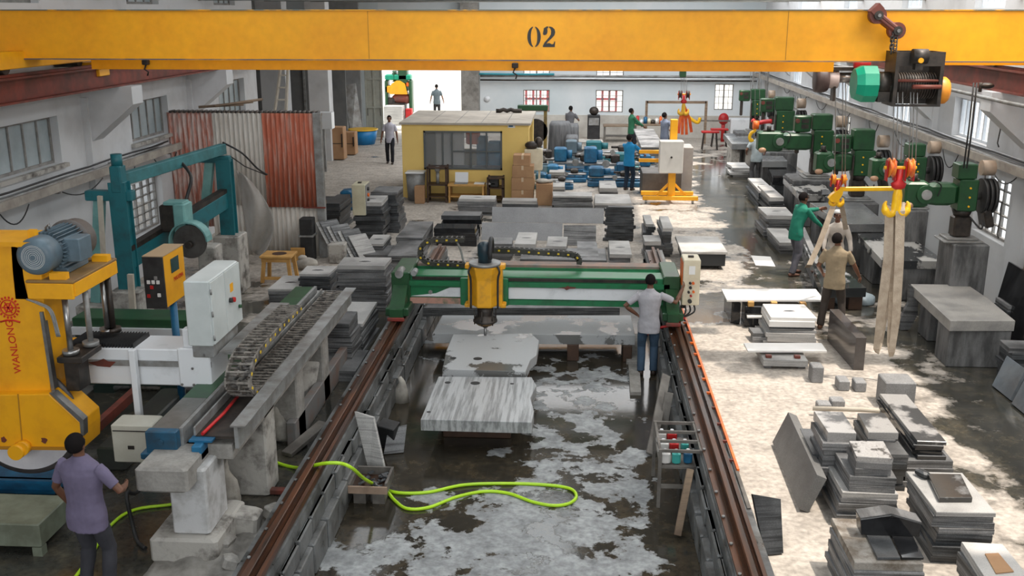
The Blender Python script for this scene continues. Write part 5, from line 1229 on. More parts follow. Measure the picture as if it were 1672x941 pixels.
# piers
def pier(x0_, x1_, y0_, y1_, z1_, lab, m=m_concl, base=None, cap=None, taper=0.0):
    t = thing('concrete_pier', ((x0_ + x1_) / 2, y0_, 0), lab, 'pier')
    mb = MB(); z0_ = base[4] if base else 0
    mb.box(x0_, x1_, y0_, y1_, z0_, z1_, c=.02); mb.build('shaft', m, t)
    if base: mb = MB(); mb.box(base[0], base[1], base[2], base[3], 0, base[4], c=.03); mb.build('footing', m_concl, t)
    if cap: mb = MB(); mb.box(*cap, c=.025); mb.build('cap_block', m_conc, t)
    return t
pier(-4.0, -3.62, 8.95, 9.5, 1.0, 'whitewashed concrete pier on a square footing nearest the man in purple', base=(-4.22, -3.52, 8.85, 9.75, .28), cap=(-4.22, -3.70, 8.7, 9.4, .86, 1.12), m=mat('whitewashed_concrete', (.56, .56, .56), (.26, .25, .23), sc=3, lo=.45, hi=.7, rough=.85, bump=.3))
pier(-4.05, -3.45, 10.35, 10.75, 1.0, 'broad pale concrete pier behind the square-footed one under the rail')
pier(-4.0, -3.50, 11.85, 12.2, 1.0, 'stained concrete pier under the middle of the saw rail', m=m_conc)
pier(-4.0, -3.50, 13.2, 13.55, 1.0, 'stained concrete pier under the far part of the saw rail', m=m_conc)
# sacks and sheets against the piers
def sack(x, y, w, h, lab, m=m_cloth):
    mb = MB(); mb.loft([((x, y, 0), w * .5, w * .34), ((x, y, h * .2), w * .52, w * .36), ((x, y, h * .5), w * .42, w * .28), ((x + .02, y + .03, h * .78), w * .2, w * .16), ((x + .02, y + .03, h * .88), w * .07, w * .07), ((x + .02, y + .03, h), w * .11, w * .09)], n=20)
    o = mb.build('cement_sack', m, label=lab, cat='sack')
    s1 = o.modifiers.new('sub', 'SUBSURF'); s1.levels = 2; s1.render_levels = 2
    d = o.modifiers.new('crumple', 'DISPLACE'); tx = D.textures.get('crumple2') or D.textures.new('crumple2', 'CLOUDS'); tx.noise_scale = .14; d.texture = tx; d.strength = .09
a = W(360, 846, 0); sack(a[0], a[1] + .2, .34, .62, 'knotted pale sack between the first two concrete piers')
a = W(448, 728, 0); sack(a[0], a[1] + .2, .46, .72, 'tied grey-white sack standing at the foot of the middle piers')
def leaning_sheet(name, pts, th, m, lab, cat):
    P_ = [Vector(p) for p in pts]; nrm = (P_[1] - P_[0]).cross(P_[2] - P_[0]).normalized() * th; n = len(P_)
    mb = MB(); mb.add(P_ + [p + nrm for p in P_], [tuple(range(n - 1, -1, -1)), tuple(range(n, 2 * n))] + [(i_, (i_ + 1) % n, n + (i_ + 1) % n, n + i_) for i_ in range(n)])
    return mb.build(name, m, label=lab, cat=cat, bevel=.004)
def gp(px, py, z): a = W(px, py, z); return (a[0], a[1], z)
leaning_sheet('stone_offcut', [gp(478, 674, 0), gp(508, 664, 0), (gp(494, 650, .5)[0] - .05, gp(508, 664, 0)[1] + .15, .62), (gp(478, 674, 0)[0] + .02, gp(478, 674, 0)[1] + .2, .70)], .03, m_concl, 'pale stone offcut leaning on the far piers', 'stone offcut')
a = W(400, 868, 0)
for k, (dx, dy, s_) in enumerate(((0, 0, .34), (-.32, .12, .28), (.24, .3, .22), (-.1, -.42, .26), (.1, -.75, .2))):
    mb = MB(); mb.obox((a[0] + dx, a[1] + dy, s_ * .38), (s_, s_ * .8, s_ * .72), rot=(.1 * k, .12, .5 * k), ch=.03); o = mb.build('rubble_block', m_concl if k < 3 else m_conc, label=('largest', 'second', 'third', 'fourth', 'smallest')[k] + ' broken concrete lump on the floor right of the square-footed pier', cat='rubble', group='concrete lumps by the pier')
m_tarp = mat('crumpled_grey_tarpaulin', (.30, .285, .26), (.14, .13, .115), sc=4, rough=.6, bump=.5)
mb = MB(); a = W(400, 905, 0)
n1, n2 = 16, 16; vs = []
for i_ in range(n1):
    for j_ in range(n2):
        u, v_ = i_ / (n1 - 1), j_ / (n2 - 1); vs.append((a[0] - .85 + 1.0 * u, a[1] - .6 + 1.3 * v_, .012 + .09 * abs(math.sin(u * 9 + v_ * 5)) * (1 - abs(2 * u - 1)) * (1 - abs(2 * v_ - 1)) * 2 + R.uniform(0, .015)))
mb.add(vs, [(i_ * n2 + j_, (i_ + 1) * n2 + j_, (i_ + 1) * n2 + j_ + 1, i_ * n2 + j_ + 1) for i_ in range(n1 - 1) for j_ in range(n2 - 1)], True); o = mb.build('tarpaulin', m_tarp, label='crumpled grey sheet spread on the floor between the pier and the left rail', cat='tarpaulin'); s1 = o.modifiers.new('t', 'SOLIDIFY'); s1.thickness = .006
# brown rails of the saw bed and dark bed beams
mb = MB(); A_ = gp(134, 712, .45); B2 = gp(222, 633, .45); mb.bar((A_[0], A_[1], .40), (B2[0], B2[1], .40), .09, .12); mb.build('bed_rail', m_rust, label='rusty brown rail running back past the yellow saw', cat='rail')
mb = MB(); mb.box(A_[0] + .15, A_[0] + .5, A_[1], B2[1] + .4, 0, .30, c=.02); mb.build('saw_bed', mat('dark_olive_bed', (.05, .06, .045), (.03, .03, .03), sc=3, rough=.5), label='dark greenish machine bed on the floor left of the saw rail', cat='machine bed')
YB = 13.4
bed = thing('cross_bed', (-6, YB, 0), 'dark green cross beam with white rail behind the white saw arm', 'machine bed')
b = FB(118, 523, 306, 530, YB, .1); mb = MB(); mb.box(b[0], b[1], YB, YB + .5, b[4] - .05, b[5], c=.01); mb.build('top_rail', m_dgreen, bed)
mb = MB(); mb.box(b[0], b[1], YB - .05, YB, b[4] - .14, b[4] - .03); mb.build('front_rail', m_wenam, bed)
mb = MB(); mb.box(b[0], b[1], YB + .05, YB + .45, .1, b[4] - .06); mb.box(b[0] + .2, b[0] + .5, YB, YB + .5, 0, .1); mb.box(b[1] - .5, b[1] - .2, YB, YB + .5, 0, .1); mb.build('bed_body', mat('black_green_casting', (.012, .028, .022), rough=.4), bed)
# ================================================================== yellow and black control unit, teal frame saw
cu = thing('control_console', WY(268, 508, 12.3), 'yellow control console with black front panel and small buttons on a post', 'control console')
xa = WY(237, 460, 12.3)[0]; xb = WY(268, 460, 12.3)[0]; zt = WY(252, 420, 12.3)[2]; zb = WY(252, 504, 12.3)[2]; yb_ = WX(299, 405, xb)[1]
mb = MB(); mb.box(xa, xb, 12.32, yb_, zb, zt, c=.01); mb.build('console_body', m_yel2, cu)
mb = MB(); mb.box(xa - .01, xb + .005, 12.29, 12.32, zb, zt); mb.build('front_panel', m_blk, cu)
mb = MB(); mb.box(xa - .01, xb + .01, 12.3, yb_, zt, zt + .012); mb.build('dusty_top', mat('dusty_brown_top', (.42, .30, .18), rough=.8), cu)
for k, (u, v_, m) in enumerate(((.2, .52, m_white), (.45, .52, m_white), (.7, .52, m_white), (.15, .25, m_red), (.7, .27, m_white), (.35, .42, m_red), (.6, .6, m_galv))):
    X = xa + (xb - xa) * u; Zz = zb + (zt - zb) * v_; mb = MB(); mb.box(X - .022, X + .022, 12.275, 12.29, Zz - .025, Zz + .025, c=.004); mb.build('push_button', m, cu)
mb = MB(); mb.box(xb + .002, xb + .008, 12.55, 12.55 + (yb_ - 12.55) * .55, zt - .28, zt - .09); mb.build('screen', mat('dim_teal_screen', (.03, .07, .07), rough=.2), cu)
c_ = (xb + .006, (12.32 + yb_) / 2 + .1, zt - .38); text('MAXIMA', 'lettering', .085, m_let, cu, c_, (PI / 2, 0, PI / 2), .001)
mb = MB(); mb.cyl(((xa + xb) / 2 + .05, 12.7, 0), ((xa + xb) / 2 + .05, 12.7, zb), .05, n=12); mb.box((xa + xb) / 2 - .15, (xa + xb) / 2 + .25, 12.5, 12.9, 0, .03); mb.build('post', m_blue, cu)

tf = thing('frame_saw', (-7.2, 17.2, 0), 'teal steel frame saw with half-round blade guard in front of the corrugated partition', 'stone saw')
Y0, Y1 = 15.7, 19.0
F0 = Vector(WY(212, 470, Y0)); F1 = Vector(WY(375, 382, Y1))
ft0 = WY(200, 272, Y0)[2]; fz0 = F0.z; fz1 = F1.z; tz1 = WY(372, 243, Y1)[2]
def post(p, z0_, z1_, w, m, nm='post'):
    mb = MB(); mb.box(p.x - w / 2, p.x + w / 2, p.y - w / 2, p.y + w / 2, z0_, z1_, c=.008)
    for s_ in (-1, 1): mb.box(p.x - w * .7, p.x + w * .7, p.y + s_ * w * .5 - .012, p.y + s_ * w * .5 + .012, z0_, z1_)
    return mb.build(nm, m, tf)
post(F0, fz0, ft0 - .25, .20, m_teal); post(F1, fz1, tz1 - .2, .20, m_teal)
zb0 = ft0 - .35
mb = MB(); mb.box(F0.x - .09, F0.x + .09, F0.y - .12, F0.y + .12, ft0 - .42, ft0 + .02, c=.02); mb.cyl((F0.x, F0.y, ft0), (F0.x, F0.y, ft0 + .2), .09, n=14); mb.build('head_motor', m_teal, tf)
A_ = Vector((F0.x, F0.y, WY(205, 295, Y0)[2])); B_ = Vector((F1.x, F1.y, tz1))
mb = MB(); mb.bar(A_ + Vector((0, .1, 0)), B_, .14, .20, ch=.01); mb.build('top_beam', mat('mid_teal_paint', (.05, .22, .24), (.03, .12, .13), sc=3, rough=.5), tf)
mb = MB(); mb.bar((F0.x - .55, F0.y, zb0 - .12), (F0.x + .22, F0.y, zb0 - .12), .18, .16, ch=.01); mb.build('cross_head', m_teal, tf)
mb = MB(); mb.bar((F1.x - .55, F1.y, tz1 - .2), (F1.x + .12, F1.y, tz1 - .2), .16, .13, ch=.01); mb.build('cross_head', m_teal, tf)
# raking legs
L0 = Vector(WY(158, 493, Y0)); mb = MB(); mb.bar((L0.x, L0.y, L0.z), (F0.x - .35, F0.y, zb0 - .2), .16, .12, up=(0, 1, 0)); mb.build('raking_leg', m_teall, tf)
mb = MB(); mb.bar((F1.x - .55, F1.y, fz1 - .1), (F1.x - .28, F1.y, tz1 - .25), .16, .12, up=(0, 1, 0)); mb.build('raking_leg', m_teall, tf)
# lower cross beam carrying the blade carriage
q0 = Vector(WY(222, 425, Y0)); q1 = Vector(WY(372, 325, Y1))
mb = MB(); mb.bar((F0.x + .02, F0.y, q0.z), (F1.x, F1.y, q1.z), .16, .30, ch=.01); mb.build('cross_beam', m_teal, tf)
mb = MB(); mb.bar((F0.x + .04, F0.y, q0.z + .19), (F1.x, F1.y, q1.z + .19), .14, .08); mb.build('slide_cover', m_dark, tf)
Yc = 16.7; cc = Vector(WY(290, 355, Yc))
mb = MB(); mb.box(cc.x - .28, cc.x + .02, Yc - .1, Yc + .35, cc.z - .25, cc.z + .22, c=.02); mb.build('carriage', m_dark, tf)
mb = MB(); mb.box(cc.x - .02, cc.x + .18, Yc - .15, Yc + .25, cc.z - .35, cc.z + .25, c=.02); mb.box(cc.x - .2, cc.x + .15, Yc - .1, Yc + .2, cc.z + .22, cc.z + .28, c=.01); mb.build('gear_housing', m_teall, tf)
# half-round guard facing right-forward
gc = Vector(WY(312, 392, Yc - .1)); rr = .34
mb = MB(); prof = [(gc.x + rr * math.cos(t_), gc.z + rr * math.sin(t_)) for t_ in [PI * k / 12 for k in range(13)]]
prof2 = [(gc.x + rr * .93 * math.cos(t_), gc.z + rr * .93 * math.sin(t_)) for t_ in [PI - PI * k / 12 for k in range(13)]]
mb.prism([(gc.x - rr, gc.z - .12), *[p for p in reversed(prof)], (gc.x + rr, gc.z), *[p for p in reversed(prof2)], (gc.x - rr * .93, gc.z - .12)], Yc - .25, Yc - .02, 'y')
mb.prism([p for p in prof], Yc - .03, Yc + .0, 'y'); mb.build('blade_guard', m_teall, tf)
mb = MB(); mb.cyl((gc.x, Yc - .16, gc.z - .02), (gc.x, Yc - .13, gc.z - .02), rr * .86, n=40); mb.build('blade', mat('grimy_blade', (.09, .08, .075), (.16, .15, .14), sc=3, rough=.4, metal=.6), tf)
mb = MB(); mb.cyl((gc.x, Yc - .26, gc.z - .06), (gc.x, Yc - .1, gc.z - .06), .06, n=14); mb.build('blade_hub', m_dark, tf)
mb = MB(); mb.tube(smooth_path([B_ + Vector((0, 0, .12)), Vector(WY(395, 250, Y1)), Vector(WY(420, 275, Y1 + .5)), Vector(WY(436, 285, Y1 + 1))], 5), .018, n=6); mb.build('cable', m_blk, tf)
mb = MB(); mb.tube(smooth_path([A_.lerp(B_, .55), Vector(WY(312, 290, 17.2)), Vector(WY(303, 330, 17)), Vector(WY(300, 355, 16.8))], 5), .03, n=7); mb.build('water_hose', m_blk, tf)
for (p, zt_, lab) in ((F0, fz0, 'weathered concrete block under the near teal post'), (L0, L0.z, 'weathered concrete block under the raking teal leg'), (F1 + Vector((0, 0, 0)), fz1, 'tall concrete block under the far teal post')):
    MB().box(p.x - .24, p.x + .26, p.y - .28, p.y + .28, 0, zt_ - .001, c=.02).build('footing_block', m_concl, label=lab, cat='concrete block')
b = Vector(WY(330, 400, 17.0)); MB().box(b.x - .1, b.x + .22, 17.0, 17.4, 0, 1.35, c=.02).build('footing_block', m_concl, label='slim concrete block behind the half-round blade guard', cat='concrete block')
pa, pb = WY(163, 320, 15.4), WY(175, 520, 15.4)
mb = MB(); mb.bar(pa, pb, .07, .05); mb.build('timber_batten', mat('pale_timber', (.55, .50, .42), (.42, .37, .30), sc=3, rough=.8), label='pale timber batten propped beside the raking teal leg', cat='batten')
pa, pb = WY(213, 448, 15.0), (WY(216, 520, 15.0)[0], 15.0, 0.02)
mb = MB(); mb.bar(pa, pb, .09, .06); mb.build('timber_batten', mat('pale_timber', (.5, .5, .5)), label='short pale timber batten in front of the near teal post', cat='batten')

# ------------------------------------------------ corrugated partition
CY = 21.9
cp_ = thing('corrugated_partition', (-7, CY, 0), 'corrugated sheet partition painted in red and white bands', 'partition')
def corr(l, r, t, b, m, off=0, lab=None, ph=.105, amp=.022):
    x0_ = WY(l, (t + b) / 2, CY)[0]; x1_ = WY(r, (t + b) / 2, CY)[0]; z1_ = WY(500, t, CY)[2]; z0_ = max(0.02, WY(500, b, CY)[2]); n = int((x1_ - x0_) / ph * 8)
    vs = []; fs = []
    for i_ in range(n + 1):
        x = x0_ + (x1_ - x0_) * i_ / n; y = CY + off + amp * math.sin(2 * PI * x / ph)
        vs += [(x, y, z0_), (x, y, z1_), (x, y + .006, z1_), (x, y + .006, z0_)]
    for i_ in range(n):
        a_ = i_ * 4
        for k in range(4): fs.append((a_ + k, a_ + (k + 1) % 4, a_ + 4 + (k + 1) % 4, a_ + 4 + k))
    fs += [(0, 1, 2, 3), (n * 4 + 3, n * 4 + 2, n * 4 + 1, n * 4)]
    mb = MB(); mb.add(vs, fs, True); return mb.build('corrugated_sheet', m, cp_, label=lab)
m_cr = mat('streaked_red_sheet', (.44, .15, .10), (.56, .46, .42), sc=3, lo=.40, hi=.62, rough=.7, stretch=(5, 1, .7))
m_cr2 = mat('solid_red_sheet', (.44, .12, .065), (.50, .34, .28), sc=3, lo=.48, hi=.72, rough=.7, stretch=(5, 1, .5))
m_cw = mat('dirty_white_sheet', (.60, .57, .52), (.40, .34, .28), sc=2.5, lo=.45, hi=.8, rough=.75, stretch=(5, 1, .6))
corr(280, 356, 185, 372, m_cr, 0, 'streaked red and grey sheet at the left'); corr(352, 436, 185, 336, m_cw, -.03, 'dirty white sheet in the middle'); corr(433, 516, 185, 338, m_cr2, -.055, 'brick red sheet at the right')
corr(352, 522, 334, 421, m_cw, -.02, 'rust-stained white sheet along the bottom')
mb = MB(); x0_ = WY(515, 300, CY - .1)[0]; x1_ = WY(528, 300, CY - .1)[0]; mb.box(x0_, x1_, CY - .08, CY + .06, 0, WY(520, 184, CY)[2], c=.01); mb.build('corner_post', m_galv, cp_)
mb = MB(); xl = WY(278, 184, CY)[0]; zt = WY(400, 184, CY)[2]; mb.box(xl, x1_, CY + .04, CY + .10, zt - .06, zt); mb.box(xl, x1_, CY + .04, CY + .10, 1.2, 1.28); mb.build('cross_rail', m_wood, cp_)
mb = MB(); mb.box(x0_ - .3, x1_ + .02, CY - .11, CY - .08, WY(500, 338, CY)[2] - .01, WY(500, 338, CY)[2] + .02); mb.build('tie_strip', m_rust, cp_)
# rough edge board on top of it
mb = MB()
x = xl
while x < x1_: mb.cyl((x, CY - .03, zt + .01), (x, CY + .25, zt + .01), .028, n=6); x += .105
mb.build('top_capping', m_dark, cp_)
# milky plastic sheet draped in front
vs = []; n1, n2 = 18, 22
for i_ in range(n1):
    for j_ in range(n2):
        u, v_ = i_ / (n1 - 1), j_ / (n2 - 1)
        px = 386 + 22 * v_ + (62 * v_ * (1 - v_) * 1.6 + 44 * v_ ** 2 * (1 - v_)) * u * 1.0 + 18 * u; py = 278 + 130 * v_ + 12 * u
        p = WY(px, py, 20.9 + .12 * math.sin(7 * u + 4 * v_) + .3 * v_ * (1 - u)); vs.append(p)
mb = MB(); mb.add(vs, [(i_ * n2 + j_, (i_ + 1) * n2 + j_, (i_ + 1) * n2 + j_ + 1, i_ * n2 + j_ + 1) for i_ in range(n1 - 1) for j_ in range(n2 - 1)], True)
o = mb.build('plastic_sheet', m_plas, label='milky plastic sheet draped from a line in front of the corrugated partition', cat='plastic sheet'); s_ = o.modifiers.new('t', 'SOLIDIFY'); s_.thickness = .006
mb = MB(); mb.tube([WY(376, 255, 20.9), WY(400, 272, 20.9), WY(435, 286, 21.2)], .012); mb.build('guy_line', m_blk, label='dark line stretched from the teal frame to the partition', cat='line')
# stool, speaker-like black post, buckets
stl = thing('wooden_stool', (*W(455, 462), 0), 'square yellow wooden stool with four splayed legs near the partition', 'stool')
a = W(430, 462); b = W(470, 463); s0 = b[0] - a[0] + .08; zs = .56
cx, cy = (a[0] + b[0]) / 2 + .02, a[1] + .25
mb = MB(); mb.box(cx - s0 / 2 - .03, cx + s0 / 2 + .03, cy - .26, cy + .26, zs - .05, zs, c=.008); mb.build('seat', m_ply, stl)
mb = MB(); mb.cyl((cx + .02, cy, zs), (cx + .02, cy, zs + .004), .15, n=16); mb.build('round_stain', m_dwood, stl)
for sx in (-1, 1):
    for sy in (-1, 1):
        mb = MB(); mb.bar((cx + sx * (s0 / 2 + .0), cy + sy * .24, 0), (cx + sx * (s0 / 2 - .05), cy + sy * .19, zs - .05), .07, .06); mb.build('leg', m_ply, stl)
mb = MB(); mb.box(cx - s0 / 2, cx + s0 / 2, cy - .235, cy - .205, .06, .12); mb.box(cx - s0 / 2, cx + s0 / 2, cy - .23, cy - .19, zs - .13, zs - .05); mb.box(cx - s0 / 2, cx + s0 / 2, cy + .19, cy + .23, zs - .13, zs - .05); mb.build('stretcher', m_ply, stl)
bp_ = thing('black_cabinet', (*W(502, 426), 0), 'narrow black metal cabinet with a white band before the partition', 'cabinet')
a = W(492, 427); b = W(512, 427); zt = WY(502, 358, a[1])[2]
mb = MB(); mb.box(a[0], b[0], a[1], a[1] + .3, 0, zt * .58, c=.01); mb.build('lower_body', m_blk, bp_)
mb = MB(); mb.box(a[0] - .0, b[0] + .01, a[1] - .01, a[1] + .3, zt * .62, zt, c=.01); mb.build('upper_body', m_blk, bp_)
mb = MB(); mb.box(a[0] - .02, b[0] + .03, a[1] - .03, a[1] + .3, zt * .58, zt * .62); mb.build('white_band', m_galv, bp_)
mb = MB(); a = W(502, 440, 0); 
mb.ell((a[0], a[1], .13), (.24, .18, .13)); mb.ell((a[0] - .1, a[1] + .02, .25), (.1, .1, .06)); mb.build('cloth_bundle', m_cloth, label='small grey rag bundle at the foot of the black cabinet', cat='rag')
mb = MB(); b = FB(475, 405, 497, 421, 21.3, .05); mb.box(b[0], b[1], 21.3, 21.34, 0, b[5], c=.01); mb.build('timber_board', m_ply, label='short yellow board leaning by the black cabinet', cat='board')
# cable trays and pipes along both walls --------------------------------------------------
def tray(x, y0, y1, z, side, lab):
    t = thing('cable_tray', (x, (y0 + y1) / 2, z), lab, 'cable tray')
    w = .34; s_ = -side
    mb = MB(); mb.box(x - .03, x + .03, y0, y1, z - .09, z + .05); mb.box(min(x, x + side * w), max(x, x + side * w), y0, y1, z - .09, z - .07); mb.build('tray_channel', mat('dusty_tray', (.42, .38, .33), (.26, .23, .20), sc=3, rough=.7), t)
    for k, (dx, dz, r_, m) in enumerate(((.10, .03, .035, m_galv), (.20, .0, .03, m_dark), (.29, .06, .04, m_wenam), (.16, .11, .018, m_blk))):
        mb = MB(); pts = []; y = y0; 
        while y < y1 + .1: pts.append((x + side * dx + R.uniform(-.006, .006), min(y, y1), z + dz + R.uniform(-.015, .015))); y += .9
        mb.tube(pts, r_, n=8); mb.build('conduit', m, t)
    y = y0 + .6
    while y < y1:
        mb = MB(); mb.box(min(x, x + side * .42), max(x, x + side * .34), y, y + .05, z - .13, z - .09); mb.build('bracket_arm', m_galv, t); y += 2.4
    return t
tray(-8.62, 6.0, 21.6, 2.55, -1, 'dusty cable tray with conduits along the left wall')
tray(7.42, 9.0, 44.0, 2.78, 1, 'dusty cable tray with conduits along the right wall')
k = 0
for (x, side, rows, y00, zz) in ((-8.60, 1, 5, 12.4, 2.45), (7.40, -1, 9, 14.6, 2.68)):
    for q in range(rows):
        y = y00 + q * (1.9 if side > 0 else 2.7); L = R.uniform(.8, 1.5)
        mb = MB(); mb.tube(catenary((x + side * .04, y, zz), (x + side * .05, y + L, zz), R.uniform(.12, .32), 10), .011, n=6)
        mb.build('loose_cable', m_blk, label='thin loose cable looping below the %s cable tray' % ('left' if side > 0 else 'right'), cat='cable', group='loose cables under the %s tray' % ('left' if side > 0 else 'right'))
for (px, py, dz) in ((1636, 185, .55), (1636, 330, .6)):
    a = Vector(WX(px, py, 7.75)); mb = MB(); mb.tube([a, a + Vector((0, .02, -.15)), a + Vector((0, -.02, -.3)), a + Vector((0, .03, -dz)), a + Vector((0, -.05, -dz - .06))], .012); mb.build('hanging_cord', m_dark, label='short dark cord hanging on the right wall, %s one' % ('upper' if py < 200 else 'lower'), cat='cord')
# pipe along the right runway, with a hanging pendant
mb = MB(); pts = [(6.95, y, 3.95 + .01 * math.sin(y)) for y in range(13, 44, 2)]; mb.tube(pts, .035, n=8); mb.build('supply_pipe', m_galv, label='grey steel pipe along the right runway beam', cat='pipe')
for dx in (0, .12):
    mb = MB(); a = WY(1590 - dx * 60, 135, 17.2); z_ = WY(1590, 275, 17.2)[2]; mb.tube([(a[0] + dx, 17.2, a[2]), (a[0] + dx + .01, 17.2, (a[2] + z_) / 2), (a[0] + dx, 17.2, z_)], .014, n=6); mb.build('pendant_cable', m_blk, label='black pendant cable hanging before the bright right window', cat='cable', group='pendant cables at the right window')
mb = MB(); a = WY(1601, 140, 17.1); mb.ell((a[0] + .1, 17.1, a[2]), (.12, .08, .05)); mb.tube([(a[0], 17.1, a[2] + .05), (a[0], 17.1, a[2] - .1)], .03); mb.build('cable_trolley', m_dark, label='black cable trolley clipped under the grey pipe', cat='trolley')
# far wall pipes
for k, (z_, r_, m, x0_, x1_) in enumerate(((2.62, .05, m_galv, -4.2, 7.6), (2.45, .035, m_dark, -4.2, 7.6), (2.70, .045, mat('turquoise_pipe', (.05, .32, .40), rough=.5), -4.3, -1.0), (2.52, .03, m_wenam, -1, 7.7))):
    mb = MB(); mb.tube([(x0_ + (x1_ - x0_) * q / 8, YF - .22 - .04 * k, z_ + R.uniform(-.012, .012)) for q in range(9)], r_, n=8); mb.build('wall_pipe', m, label=('upper grey pipe', 'lower dark pipe', 'short turquoise pipe', 'thin white pipe')[k] + ' running along the far wall', cat='pipe')
# ================================================================== stone stacks
def slab_mesh(x0_, x1_, y0_, y1_, z0_, z1_, jit=.012, rot=0.0, rough=.0):
    w, d = x1_ - x0_, y1_ - y0_; cx, cy = (x0_ + x1_) / 2, (y0_ + y1_) / 2
    pts = []
    base = [(-.5, -.5), (.5, -.5), (.5, .5), (-.5, .5)]
    for k in range(4):
        a_, b_ = base[k], base[(k + 1) % 4]
        pts.append((a_[0] * w + R.uniform(-jit, jit), a_[1] * d + R.uniform(-jit, jit)))
        if rough:
            for f in (.3, .62): pts.append(((a_[0] + (b_[0] - a_[0]) * f) * w + R.uniform(-rough, rough), (a_[1] + (b_[1] - a_[1]) * f) * d + R.uniform(-rough, rough)))
    c_, s_ = math.cos(rot), math.sin(rot)
    pts = [(cx + p[0] * c_ - p[1] * s_, cy + p[0] * s_ + p[1] * c_) for p in pts]
    n = len(pts); h = z1_ - z0_; e = min(.006, h * .2)
    ins = [(p[0] + (cx - p[0]) * .012, p[1] + (cy - p[1]) * .012) for p in pts]
    mb = MB()
    mb.add([(p[0], p[1], z0_) for p in pts] + [(p[0], p[1], z1_ - e) for p in pts] + [(p[0], p[1], z1_) for p in ins],
           [tuple(range(n - 1, -1, -1)), tuple(range(2 * n, 3 * n))] + [(l * n + i_, l * n + (i_ + 1) % n, (l + 1) * n + (i_ + 1) % n, (l + 1) * n + i_) for l in range(2) for i_ in range(n)])
    return mb
NS = 0
ORD = 'top second third fourth fifth sixth seventh eighth ninth tenth eleventh twelfth thirteenth fourteenth'.split()
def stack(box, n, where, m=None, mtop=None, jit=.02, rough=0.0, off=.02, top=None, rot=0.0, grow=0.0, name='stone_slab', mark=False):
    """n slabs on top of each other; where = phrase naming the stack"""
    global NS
    x0_, x1_, y0_, y1_, z0_, z1_ = box; m = m or m_gran; mtop = mtop or m_granl  # default top is paler than the sides: overhead light put into the colour
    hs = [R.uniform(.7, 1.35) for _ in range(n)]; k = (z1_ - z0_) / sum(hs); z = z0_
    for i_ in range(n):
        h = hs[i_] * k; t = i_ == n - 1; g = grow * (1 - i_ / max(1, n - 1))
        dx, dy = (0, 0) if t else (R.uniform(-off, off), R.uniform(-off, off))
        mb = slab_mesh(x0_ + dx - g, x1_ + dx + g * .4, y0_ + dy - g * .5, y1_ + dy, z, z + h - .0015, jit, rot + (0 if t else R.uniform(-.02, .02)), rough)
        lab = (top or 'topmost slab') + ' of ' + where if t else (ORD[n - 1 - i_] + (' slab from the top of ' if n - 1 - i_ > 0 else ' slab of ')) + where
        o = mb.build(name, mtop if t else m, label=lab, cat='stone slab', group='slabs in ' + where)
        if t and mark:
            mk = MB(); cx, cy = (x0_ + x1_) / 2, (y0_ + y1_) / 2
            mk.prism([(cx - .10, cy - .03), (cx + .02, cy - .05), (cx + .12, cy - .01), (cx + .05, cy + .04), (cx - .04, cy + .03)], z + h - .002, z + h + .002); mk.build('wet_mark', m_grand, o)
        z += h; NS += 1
def nar(b, **k):
    b = list(b); 
    return tuple(b)
# left of the pit, front to back
stack(SB(508, 580, 622, 606, 570), 2, 'the low stack nearest the left rail', m_gran, m_gran)
b = SB(508, 580, 622, 606, 570)
stack((b[0] + .04, b[1] - .3, b[2] + .1, b[3] - .05, b[5], b[5] + .09), 2, 'the small pair lying on the low stack', m_gran, m_gran)
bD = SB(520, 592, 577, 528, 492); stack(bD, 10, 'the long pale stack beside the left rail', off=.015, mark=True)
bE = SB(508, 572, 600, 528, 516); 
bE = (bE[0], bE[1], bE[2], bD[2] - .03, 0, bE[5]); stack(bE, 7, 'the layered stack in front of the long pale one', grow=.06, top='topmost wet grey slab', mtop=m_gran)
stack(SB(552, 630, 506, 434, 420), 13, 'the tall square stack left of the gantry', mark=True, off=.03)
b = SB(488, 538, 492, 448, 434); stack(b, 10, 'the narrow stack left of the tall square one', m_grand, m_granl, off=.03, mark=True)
stack(SB(440, 487, 496, 472, 450), 5, 'the low stack behind the drag chain', mark=True)
stack(SB(490, 535, 512, 490, 474, ), 3, 'the low pale stack by the cable trough end')
b = SB(540, 556, 470, 446, 432); stack(b, 4, 'the small stack squeezed behind the narrow one', m_grand)
leaning_sheet('granite_slab', [gp(632, 486, 0), gp(650, 478, 0), (gp(650, 478, 0)[0] + .0, gp(650, 478, 0)[1] + .35, .42), (gp(632, 486, 0)[0] - .02, gp(632, 486, 0)[1] + .38, .42)], .04, m_granl, 'pale slab leaning between the tall square stack and the gantry', 'stone slab')
# mid-left cluster
stack(SB(596, 626, 420, 398, 383), 5, 'the small stack at the foot of the cream box', mark=True)
stack(SB(590, 640, 428, 416, 400), 3, 'the broad low stack beside the cream box', m_grand, m_gran)
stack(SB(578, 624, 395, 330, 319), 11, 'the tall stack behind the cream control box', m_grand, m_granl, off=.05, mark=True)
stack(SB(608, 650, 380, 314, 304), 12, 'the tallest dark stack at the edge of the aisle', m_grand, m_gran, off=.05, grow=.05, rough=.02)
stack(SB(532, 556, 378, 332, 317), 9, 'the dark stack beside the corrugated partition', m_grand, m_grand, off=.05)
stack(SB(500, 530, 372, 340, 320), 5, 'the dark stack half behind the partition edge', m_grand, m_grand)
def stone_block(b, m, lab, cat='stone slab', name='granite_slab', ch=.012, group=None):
    mb = MB(); mb.box(*b, c=ch); return mb.build(name, m, label=lab, cat=cat, group=group)
stack(SB(648, 690, 420, 388, 361), 5, 'the farther long grey stack beside the aisle', mtop=m_gran, off=.01)
stack(SB(634, 680, 448, 418, 391), 5, 'the nearer long grey stack beside the aisle', mtop=m_gran, off=.01)
